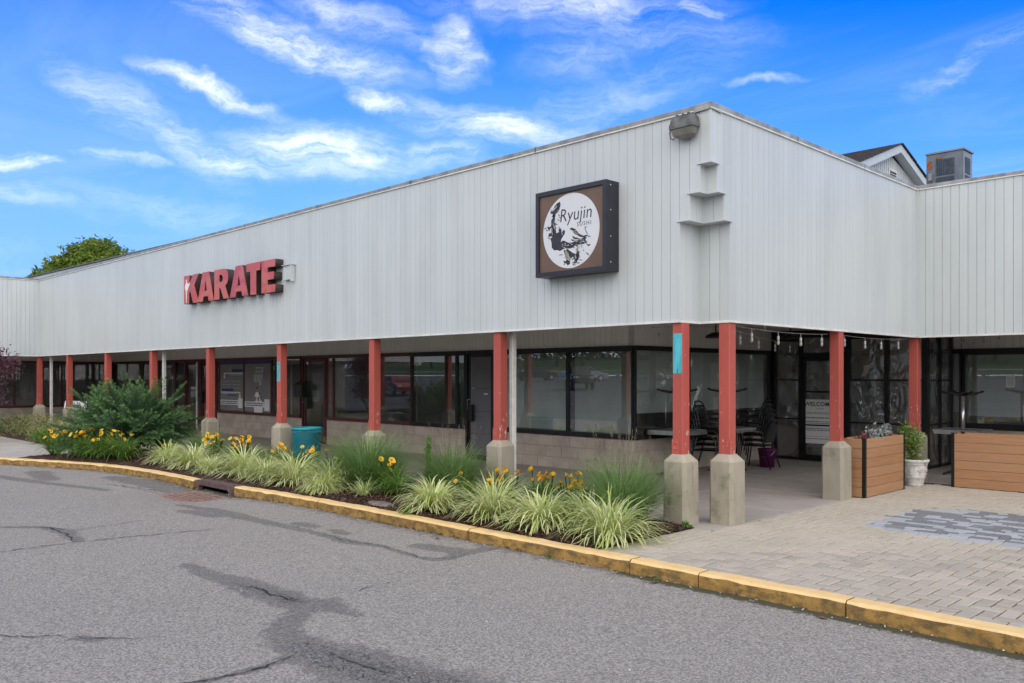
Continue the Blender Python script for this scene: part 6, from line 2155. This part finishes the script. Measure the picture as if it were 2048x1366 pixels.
for (x, y, s, nf, lab) in [
    (-14.3, -2.35, 1.1, 6, 'orange daylily at the left tip of the mulch bed'),
    (-14.0, -1.85, 1.15, 9, 'orange daylily second from the left tip of the mulch bed'),
    (-13.35, -2.1, 1.15, 7, 'orange daylily at the left foot of the evergreen bush'),
    (-12.7, -1.95, 1.15, 5, 'orange daylily at the front foot of the evergreen bush'),
    (-12.05, -1.78, 1.2, 4, 'large daylily with few flowers right of the others by the evergreen bush'),
    (-10.35, -.75, 1.05, 9, 'daylily with many flowers behind the large striped clump'),
    (-9.45, -.62, 1.05, 10, 'daylily with many flowers in front of the poster windows'),
    (-7.75, -.72, .98, 5, 'orange daylily before the pedestal left of the litter bin'),
    (-7.05, -.62, .98, 6, 'orange daylily in front of the teal litter bin'),
    (-4.45, -.80, 1.0, 3, 'dark leaved daylily with few flowers right of the left fine grass'),
    (-2.55, -.40, .9, 7, 'orange daylily in front of the pedestal beside the white downspout'),
    (-2.0, -.30, .95, 6, 'orange daylily right of the pedestal beside the white downspout'),
    (-1.45, -.28, .95, 7, 'orange daylily in front of the corner window wall'),
    (-3.1, -.65, .7, 2, 'small orange daylily left of the middle fine grass'),
]: lily(x, y, s, nf, lab)
for (x, y, s, nf, lab) in [(-8.55, -.55, .9, 1, 'low green daylily leaves in front of the pedestal left of the litter bin'), (-6.35, -.55, .95, 2, 'low green daylily leaves right of the litter bin flowers'), (-4.0, -1.0, .8, 0, 'low flowerless daylily left of the spike weed'),
                           (-2.3, -.85, .8, 2, 'short daylily behind the striped clump before the column'), (-1.1, -.62, .85, 3, 'short daylily left of the grass tuft by the corner column'), (-11.1, -1.25, .8, 1, 'small daylily between the evergreen bush and the striped grass')]: lily(x, y, s, nf, lab)
lily(-18.3, -1.50, .95, 0, 'flowerless daylily beside the golden shrubs', z=bz2(-18.3, -1.50))

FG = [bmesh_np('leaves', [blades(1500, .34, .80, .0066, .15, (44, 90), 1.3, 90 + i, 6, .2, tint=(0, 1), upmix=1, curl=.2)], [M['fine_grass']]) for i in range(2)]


def panicles(seed, n=34, H=(.62, .95)):
    r = np.random.default_rng(seed); V = []; Fq = []; T = []
    for k in range(n):
        phi = r.uniform(0, 6.28); lean = r.uniform(.05, .5); h = r.uniform(*H)
        base = np.array([.05 * cos(phi), .05 * sin(phi), 0]); tip = np.array([lean * h * cos(phi), lean * h * sin(phi), h])
        s = np.array([-sin(phi), cos(phi), 0]) * .0012
        i0 = len(V); V += [base - s, base + s, tip + s, tip - s]; T += [.3] * 4; Fq.append((i0, i0 + 1, i0 + 2, i0 + 3))
        for j in range(22):
            f = r.uniform(.62, 1.0); c = base + (tip - base) * f; d = r.normal(0, 1, 3); d /= np.linalg.norm(d); l = .07 * (1.15 - f) + .012
            e = c + d * l; q = np.cross(d, [0, 0, 1.0]); q /= (np.linalg.norm(q) + 1e-6)
            i0 = len(V); V += [c - q * .0006, c + q * .0006, e + q * .0018, e - q * .0018]; T += [r.random()] * 4; Fq.append((i0, i0 + 1, i0 + 2, i0 + 3))
    return np_mesh('seed_heads', V, Fq, M['panicle'], T)


PAN = panicles(5)
GF = 'tufts of fine green grass in the bed'
for (x, y, s, zs, pan, lab) in [(-5.25, -.66, 1.55, .84, 0, 'wide fine leaved grass tuft beside the litter bin'), (-3.62, -.38, 1.22, .95, 1, 'upright fine leaved grass tuft before the grey panel door'),
                                (-.55, -.46, 1.28, .95, 1, 'fine leaved grass tuft with seed heads beside the corner column'), (-11.2, -.45, .95, .95, 1, 'thin fine leaved grass tuft right of the evergreen bush'),
                                (-5.95, -.45, .85, .8, 0, 'low fine leaved grass tuft hiding the foot of the litter bin')]:
    t = clump('fine_grass', FG[rng.randrange(2)], x, y, s, lab, 'grass tuft', GF, zs=zs)
    if pan: inst('seed_heads', PAN, t)


def leafcloud(n, pts, size, seed, jitter, up=0.2, tintfun=None):
    """small leaf quads scattered about given points"""
    r = np.random.default_rng(seed)
    pts = np.asarray(pts); c = pts[r.integers(0, len(pts), n)] + r.normal(0, 1, (n, 3)) * jitter
    d = r.normal(0, 1, (n, 3)); d[:, 2] = np.abs(d[:, 2]) * .6 + up - .25; d /= np.linalg.norm(d, axis=1)[:, None]
    e = np.cross(d, r.normal(0, 1, (n, 3))); e /= np.linalg.norm(e, axis=1)[:, None]
    l = size * r.uniform(.6, 1.25, n)[:, None]; w = l * .46
    V = np.stack([c - d * l * .5, c + e * w * .5, c + d * l * .5, c - e * w * .5], 1).reshape(-1, 3)
    Fq = np.arange(4 * n).reshape(n, 4)
    tv = r.random(n) if tintfun is None else tintfun(c, r)
    return V, Fq, np.repeat(tv, 4)


def limb_tree(seed, H, spread, nl, depth=3, trunk_r=.1, base=.35, gnarl=.25):
    """branching skeleton: list of (polyline, radii) and end points"""
    r = random.Random(seed); segs = []; ends = []

    def grow(p, d, L, rad, lev):
        pts = [p]; rs = [rad]; n = 4
        for i in range(n):
            d = (d + Vector((r.gauss(0, gnarl), r.gauss(0, gnarl), r.gauss(0.06, gnarl * .6))) * .5).normalized()
            p = p + d * (L / n); pts.append(p); rs.append(rad * (1 - .5 * (i + 1) / n))
            if lev >= depth - 1: ends.append(tuple(p))
        segs.append((pts, rs))
        if lev < depth:
            for k in range(r.choice((2, 3, 3)) if lev else nl):
                a = r.uniform(0, 6.28); tilt = r.uniform(.35, 1.0) * spread
                q = Vector((cos(a) * tilt, sin(a) * tilt, r.uniform(.35, 1.0))).normalized()
                nd = (d * .55 + q).normalized()
                pi_ = pts[-1] if k == 0 else pts[r.choice((2, 3, 4))]
                grow(pi_, nd, L * r.uniform(.55, .8), rs[-1] * .8, lev + 1)
        else: ends.append(tuple(p))
    grow(Vector((0, 0, 0)), Vector((0, 0, 1)), H * base, trunk_r, 0)
    return segs, ends


def make_tree(name, x, y, z, seed, H, spread, nl, mat, nleaf, lsize, jit, label, group=None, depth=4, trunk_r=.15, base=.33, rz=0, dome=None):
    t = empty(name, (x, y, z), rz); tag(t, label, 'tree', group)
    segs, ends = limb_tree(seed, H, spread, nl, depth, trunk_r, base)
    b = MB()
    for pts, rs in segs: b.tube(pts, [max(.006, q) for q in rs], 5, caps=False)
    b.build('trunk', M['bark'], t)
    if dome:
        rr_ = np.random.default_rng(seed); ends = []; Rd, top = dome
        for k in range(34):
            a = rr_.uniform(0, 2 * pi); q = math.sqrt(rr_.random()); zc = top - 1.0 - 2.6 * q ** 2.2 - rr_.uniform(0, .5); lr = rr_.uniform(.55, .95)
            n_ = rr_.normal(0, 1, (70, 3)); n_ /= np.linalg.norm(n_, axis=1)[:, None]
            ends += [tuple(p) for p in np.array([q * (Rd - .6) * cos(a), q * (Rd - .6) * sin(a), zc]) + n_ * lr * rr_.uniform(.55, 1, (70, 1)) * np.array([1.1, 1.1, .85])]
    v, f, tt = leafcloud(nleaf, ends, lsize, seed, jit, tintfun=lambda c, r: np.clip(r.random(len(c)) * .8 + .2 * (r.random(len(c)) < .1), 0, 1))
    link(bpy.data.objects.new('crown', np_mesh('crown', v, f, M[mat], tt)), t)
    return t


make_tree('shade_tree', -47.1, 9.7, 0, 18, 9.3, 1.35, 6, 'oak', 60000, .25, .16, 'green broadleaf tree rising behind the shop roof at the left', depth=4, trunk_r=.3, base=.36, dome=(3.7, 10.0))
make_tree('purple_plum', -19.75, -2.6, 0, 12, 3.3, 1.15, 6, 'purple', 6500, .080, .12, 'purple leaved plum tree at the left edge of the frame', depth=4, trunk_r=.05, base=.28)


# spreading evergreen: flat, arching sprays of side twigs clothed with needles
def evergreen(seed, nb, reach, height):
    r = np.random.default_rng(seed); V = []; Fq = []; T = []; sk = MB()

    def spray_point(p0, d, L, f):
        return p0 + d * L * f + np.array([0, 0, L * (.20 * f - .26 * f * f)])
    for k in range(nb):
        phi = r.uniform(0, 2 * pi); e = math.asin(r.uniform(.0, .985))
        L = 1 / math.sqrt((cos(e) / reach) ** 2 + (sin(e) / height) ** 2) * (r.uniform(.62, 1.02) if k % 4 else r.uniform(.98, 1.22))
        d = np.array([cos(e) * cos(phi), cos(e) * sin(phi), sin(e)]) + np.array([-.12, -.10, 0.05]); d /= np.linalg.norm(d)
        p0 = np.array([r.normal(0, .16), r.normal(0, .16), .10 + .10 * r.random()])
        if k % 4 == 0: sk.tube([tuple(spray_point(p0, d, L, f)) for f in np.linspace(0, 1, 8)], [.016 * (1 - .8 * q / 7) for q in range(8)], 4, caps=False)
        roll = r.normal(0, .5)
        top = d[2] * .7 + .3
        for f in np.linspace(.38, 1.0, 13):
            c0 = spray_point(p0, d, L, f); ax = spray_point(p0, d, L, f + .02) - c0; ax /= np.linalg.norm(ax)
            sd = np.cross(ax, [0, 0, 1.0]); sd /= np.linalg.norm(sd) + 1e-6; up_ = np.cross(sd, ax)
            sd2 = sd * cos(roll) + up_ * sin(roll)
            for sgn in (-1, 1):
                tl = (.30 * (1.06 - f) + .075) * r.uniform(.7, 1.25)
                td = ax * .8 + sd2 * sgn * r.uniform(.5, 1.0) + up_ * r.uniform(-.1, .22); td /= np.linalg.norm(td)
                if f > .99: td = ax
                nn = max(3, int(tl / .028))
                for q in range(nn):
                    g = (q + .5) / nn; c = c0 + td * tl * g + np.array([0, 0, -.10 * tl * g * g])
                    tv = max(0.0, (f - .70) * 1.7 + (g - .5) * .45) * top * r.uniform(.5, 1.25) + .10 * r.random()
                    for m_ in range(4):
                        a = m_ * pi / 2 + r.uniform(0, 1.2)
                        nd = td * .62 + (up_ * cos(a) + np.cross(td, up_) * sin(a)) * .75 + np.array([0, 0, .15]); nd /= np.linalg.norm(nd)
                        nl_ = r.uniform(.032, .052); wv = np.cross(nd, td + .01); wv = wv / (np.linalg.norm(wv) + 1e-6) * .0050
                        i0 = len(V); e_ = c + nd * nl_
                        V += [c - wv, c + wv, e_ + wv * .6, e_ - wv * .6]; T += [min(1, tv)] * 4; Fq.append((i0, i0 + 1, i0 + 2, i0 + 3))
    return np_mesh('foliage', V, Fq, M['needle'], T), sk


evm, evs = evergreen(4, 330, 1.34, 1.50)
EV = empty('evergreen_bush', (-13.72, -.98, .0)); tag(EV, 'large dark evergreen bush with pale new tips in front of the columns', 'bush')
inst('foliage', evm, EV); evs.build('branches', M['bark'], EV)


def shrub_pts(rx, ry, rz_, n, seed, z0=.0):
    r = np.random.default_rng(seed); p = r.normal(0, 1, (n, 3)); p /= np.linalg.norm(p, axis=1)[:, None]; p[:, 2] = np.abs(p[:, 2])
    k = r.uniform(.55, 1.0, n)[:, None] * (1 + .14 * np.sin(p[:, :1] * 9 + seed) * np.sin(p[:, 1:2] * 8))
    p = p * k * np.array([rx, ry, rz_]); p[:, 2] += z0; return p


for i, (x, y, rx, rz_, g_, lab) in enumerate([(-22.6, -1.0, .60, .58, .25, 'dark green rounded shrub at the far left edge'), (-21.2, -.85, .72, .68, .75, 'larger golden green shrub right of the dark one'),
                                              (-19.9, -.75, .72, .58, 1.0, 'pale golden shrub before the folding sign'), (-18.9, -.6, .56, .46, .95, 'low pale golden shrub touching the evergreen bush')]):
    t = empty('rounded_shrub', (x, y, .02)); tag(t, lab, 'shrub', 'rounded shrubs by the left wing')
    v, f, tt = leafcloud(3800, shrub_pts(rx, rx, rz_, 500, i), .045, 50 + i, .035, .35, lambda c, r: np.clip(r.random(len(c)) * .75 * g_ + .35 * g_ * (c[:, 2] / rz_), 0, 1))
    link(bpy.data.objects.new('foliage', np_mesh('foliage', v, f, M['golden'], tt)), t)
    b = MB()
    for k in range(9): a = k * .7; b.tube([(0, 0, -.02), (rx * .3 * cos(a), rx * .3 * sin(a), rz_ * .5), (rx * .6 * cos(a), rx * .6 * sin(a), rz_ * .75)], .008, 4)
    b.build('stems', M['bark'], t)

# shrub growing in the urn
t = empty('leafy_shrub', (.41, 5.60, .37)); tag(t, 'bright green leafy shrub growing in the white urn', 'shrub')
b = MB(); sp = []
rs_ = random.Random(9)
for k in range(9):
    a = rs_.uniform(0, 6.28); q = [(0.03 * cos(a), .03 * sin(a), 0)]
    L = rs_.uniform(.28, .55); tl = rs_.uniform(.1, .5)
    for i in range(1, 5): q.append((q[-1][0] + L / 4 * tl * cos(a) + rs_.gauss(0, .018), q[-1][1] + L / 4 * tl * sin(a) + rs_.gauss(0, .018), q[-1][2] + L / 4))
    b.tube(q, [.012, .010, .008, .007, .005], 5); sp += q[2:] + [q[-1]] * 3
b.build('stems', simple('pale_stem', (.25, .19, .12), .8, .2, 20), t)
v, f, tt = leafcloud(1500, sp, .048, 5, .055, .45); link(bpy.data.objects.new('foliage', np_mesh('foliage', v, f, M['shrub'], tt)), t)
t = empty('trailing_plant', (.41, 5.55, .37)); tag(t, 'low blue green plant at the foot of the urn shrub', 'plant')
v, f, tt = leafcloud(500, shrub_pts(.19, .19, .10, 120, 3), .040, 6, .02, .3); link(bpy.data.objects.new('foliage', np_mesh('foliage', v, f, M['lily_leaf'], tt)), t)

# bedding plants in the cedar planter
for i, (x, y, mat, rx, h_, lab) in enumerate([(.27, 4.05, 'pink', .13, .26, 'pink flowered heather at the left end of the cedar planter'), (.27, 4.36, 'silver', .15, .34, 'silver leaved plant left of centre in the cedar planter'),
                                              (.27, 4.64, 'silver', .12, .27, 'smaller silver leaved plant in the middle of the cedar planter'), (.27, 4.86, 'pink', .13, .24, 'pink flowered heather at the right end of the cedar planter'), (.20, 5.0, 'silver', .08, .32, 'pale silver sprig beside the right heather')]):
    t = empty('bedding_plant', (x, y, .64)); tag(t, lab, 'plant', 'bedding plants in the cedar planter')
    v, f, tt = leafcloud(520, shrub_pts(rx, rx, h_, 90, i), .038 if mat == 'pink' else .06, 80 + i, .018, .5); link(bpy.data.objects.new('foliage', np_mesh('foliage', v, f, M[mat], tt)), t)
    b = MB()
    for k in range(6): a = k * 1.05; b.tube([(0, 0, 0), (rx * .6 * cos(a), rx * .6 * sin(a), h_ * .8)], .005, 4)
    b.build('stems', M['stem'], t); at = t.children[-1].data.attributes.new('tint', 'FLOAT', 'POINT')


# weeds
def weed(x, y, z, s, label, n=60):
    t = empty('weed', (x, y, z)); tag(t, label, 'weed'); t.scale = (s, s, s)
    v, f, tt = leafcloud(n, shrub_pts(.09, .09, .10, 30, n), .05, n, .012, .5)
    link(bpy.data.objects.new('leaves', np_mesh('leaves', v, f, M['weed'], tt)), t)
    b = MB()
    for k in range(5): a = k * 1.3; b.tube([(0, 0, -.01), (.05 * cos(a), .05 * sin(a), .08)], .004, 4)
    b.build('stems', M['stem'], t); t.children[-1].data.attributes.new('tint', 'FLOAT', 'POINT')


weed(.02, -.06, .0, .75, 'bright green weed at the foot of the corner column', 80)
weed(-2.93, -1.72, .0, 1.0, 'feathery weed creeping over the kerb edge', 90)
weed(.05, -1.62, .0, .8, 'bright weed between the kerb and the striped grass by the paving', 60)
weed(-4.15, -.55, .02, 1.3, 'bright broad weed right of the dark daylily', 70)
weed(-1.75, -.8, .03, 1.3, 'bright weed between the striped clumps before the column', 64)
weed(-11.4, -1.0, .02, 1.2, 'bright green weed beside the evergreen bush', 50)
weed(.95, -1.90, ZR, .35, 'tiny weed at the foot of the kerb by the first paving joint', 30)
weed(-.35, -1.90, ZR, .5, 'small weed at the foot of the kerb below the striped grass', 40)
# tall spike weed and big leaf
t = empty('spike_weed', (-3.95, -.55, .02)); tag(t, 'tall bright spike weed at the left of the middle grass tuft', 'weed')
b = MB(); b.tube([(0, 0, 0), (.01, 0, .35), (0, .01, .78)], [.008, .007, .003], 5); b.build('stem', M['stem'], t); t.children[-1].data.attributes.new('tint', 'FLOAT', 'POINT')
v, f, tt = leafcloud(260, [(0, 0, z) for z in np.linspace(.12, .80, 40)], .085, 3, .012, .7); link(bpy.data.objects.new('leaves', np_mesh('leaves', v, f, M['weed'], tt)), t)

# flat stone in the mulch
t = MB(); t.lathe([(0, .03), (.16, .03), (.21, .015), (.22, -.02)], 11); o = t.build('flat_stone', M['stone'], None, (-3.75, -1.52, .005)); o.scale = (1.25, .6, 1); tag(o, 'flat brown stone lying in the mulch by the kerb', 'stone')
# a few dead leaves
dl = simple('dead_leaf', (0.16, 0.075, 0.04), 0.8, 0.3, 30)
for (x, y, z, lab) in ((-1.92, -2.06, ZR, 'brown dead leaf on the tarmac by the middle kerb joint'), (1.0, -2.0, ZR, 'brown dead leaf on the tarmac below the paving kerb'), (2.55, -2.02, ZR, 'brown dead leaf by the kerb joint in front of the paving')):
    b = MB(); b.add([(-.05, 0, .012), (-.01, .022, .018), (.045, .004, .012), (0, -.024, .02), (0, 0, .008)], [(0, 4, 1), (1, 4, 2), (2, 4, 3), (3, 4, 0)]); o = b.build('dead_leaf', dl, None, (x, y, z), ); o.rotation_euler = (0, 0, rng.uniform(0, 6)); tag(o, lab, 'leaf')

# ------------------------------------------------------------------ across the car park (seen in the glass)
def car(x, y, rz, paint, label, suv=False):
    z = lot_z(y); t = empty('parked_car', (x, y, z), rz); t.rotation_euler = (0, 0, rz); tag(t, label, 'car', 'cars parked across the lot')
    L, Wd = 2.25, .88
    if suv: prof = [(-2.0, .45), (-2.05, .75), (-2.0, 1.15), (-1.95, 1.78), (.45, 1.80), (.95, 1.22), (2.0, 1.12), (2.1, .9), (2.1, .45)]
    else: prof = [(-2.25, .35), (-2.28, .62), (-2.15, .98), (-1.45, 1.05), (-.85, 1.42), (.35, 1.45), (1.15, 1.0), (2.05, .86), (2.28, .62), (2.25, .35)]
    rings = []
    for f, ins in ((-1, .10), (-.93, .0), (.93, .0), (1, .10)):
        row = []
        for (px, pz) in prof:
            tz = max(0, (pz - 1.0)) * .28
            row.append((px * (1 - .02 * (ins > 0)), f * (Wd - tz * (1 if True else 0)), pz - ins * .3 * (pz > .9)))
        rings.append(row)
    k = len(prof); b = MB(); vs_ = [p for row in rings for p in row]
    fs = [(i * k + j, i * k + (j + 1) % k, (i + 1) * k + (j + 1) % k, (i + 1) * k + j) for i in range(3) for j in range(k)] + [tuple(reversed(range(k))), tuple(range(3 * k, 4 * k))]
    b.add(vs_, fs); b.build('body', paint, t)
    g_ = MB()
    top = 1.40 if not suv else 1.72; bot = 1.05 if not suv else 1.2
    x0, x1, x2, x3 = (-1.30, -.80, .32, 1.02) if not suv else (-1.85, -1.85, .42, .88)
    for s_ in (-1, 1):
        yb, yt = s_ * (Wd + .004 - max(0, bot - 1) * .28), s_ * (Wd + .004 - (top - 1) * .28)
        q = [(x0, yb, bot), (x3, yb, bot), (x2, yt, top), (x1, yt, top)]
        g_.add(q, [(0, 1, 2, 3) if s_ < 0 else (3, 2, 1, 0)])
    g_.add([(x3 + .06, -.68, bot + .02), (x3 + .06, .68, bot + .02), (x2 + .04, .6, top), (x2 + .04, -.6, top)], [(0, 1, 2, 3)])
    g_.add([(x0 - .06, -.68, bot + .02), (x0 - .06, .68, bot + .02), (x1 - .04, .6, top), (x1 - .04, -.6, top)], [(3, 2, 1, 0)])
    g_.build('window', M['ac_dark'], t)
    wr = .33 if not suv else .40
    WM = MB(); WM.lathe([(0, -.09), (wr * .9, -.1), (wr, -.07), (wr, .07), (wr * .9, .1), (0, .09)], 20); HM = MB(); HM.lathe([(0, .105), (wr * .6, .10)], 12)
    for sx in (-1.38, 1.38):
        for sy in (-1, 1):
            w_ = WM.build('wheel', M['rubber'], t, (sx, sy * (Wd - .08), wr)); w_.rotation_euler = (-sy * pi / 2, 0, 0)
            HM.build('rim', M['steel'], w_)
    for sx, m_, nm in ((-1, M['red_lamp'], 'tail_light'), (1, M['white'], 'headlight')):
        for sy in (-1, 1):
            b = MB(); b.cbox((sx * (2.20 if not suv else 2.06), sy * .62, .74 if not suv else .95), (.12, .34, .13)); b.build(nm, m_, t)
    b = MB(); b.cbox((-2.29 if not suv else -2.07, 0, .72), (.02, .5, .12)); b.build('number_plate', M['white'], t)


M['red_lamp'] = simple('tail_lamp', (.35, .01, .015), .25, .1, 8)
car(-50.0, -49.5, R(-64), carpaint('silver_paint', (.42, .45, .48)), 'silver saloon car parked across the lot, mirrored in the corner window')
car(-38.5, -35.5, R(40), carpaint('black_paint', (.015, .016, .016)), 'black off-road car parked across the lot, mirrored in the corner window', suv=True)
car(-58.0, -51.0, R(-64), carpaint('dark_paint', (.03, .035, .035)), 'dark car parked beyond the off-road car', suv=False)
car(-46.5, -24.0, R(20), carpaint('red_paint', (.30, .02, .02)), 'red car parked across the lot, mirrored left of the grey door')
segs, ends = limb_tree(31, 11, 1.0, 5, 3, .25, .34)
tb = MB()
for pts, rs in segs: tb.tube(pts, [max(.03, q) for q in rs], 5, caps=False)
TRM = tb.mesh('trunk', M['bark'])
v, f, tt = leafcloud(4200, ends, .75, 3, .75); CRM = np_mesh('crown', v, f, M['fargreen'], tt)
wv, wf, wt = leafcloud(26000, np.random.default_rng(2).uniform((-150, -124, 3.0), (110, -108, 15), (6000, 3)), 1.5, 4, .9)
tag(link(bpy.data.objects.new('woods', np_mesh('woods', wv, wf, M['fargreen'], wt))), kind='stuff')
rt = random.Random(4)
for i in range(30):
    x = -118 + i * 5.0 + rt.uniform(-1.5, 1.5); y = -84 - rt.uniform(0, 20)
    t = empty('lawn_tree', (x, y, lot_z(-66) + .1 + (-66 - y) * .07), rt.uniform(0, 6)); s = rt.uniform(.85, 1.3); t.scale = (s, s, s)
    tag(t, 'leafy tree on the lawn across the car park', 'tree', 'trees on the lawn across the car park')
    inst('trunk', TRM, t); inst('crown', CRM, t)
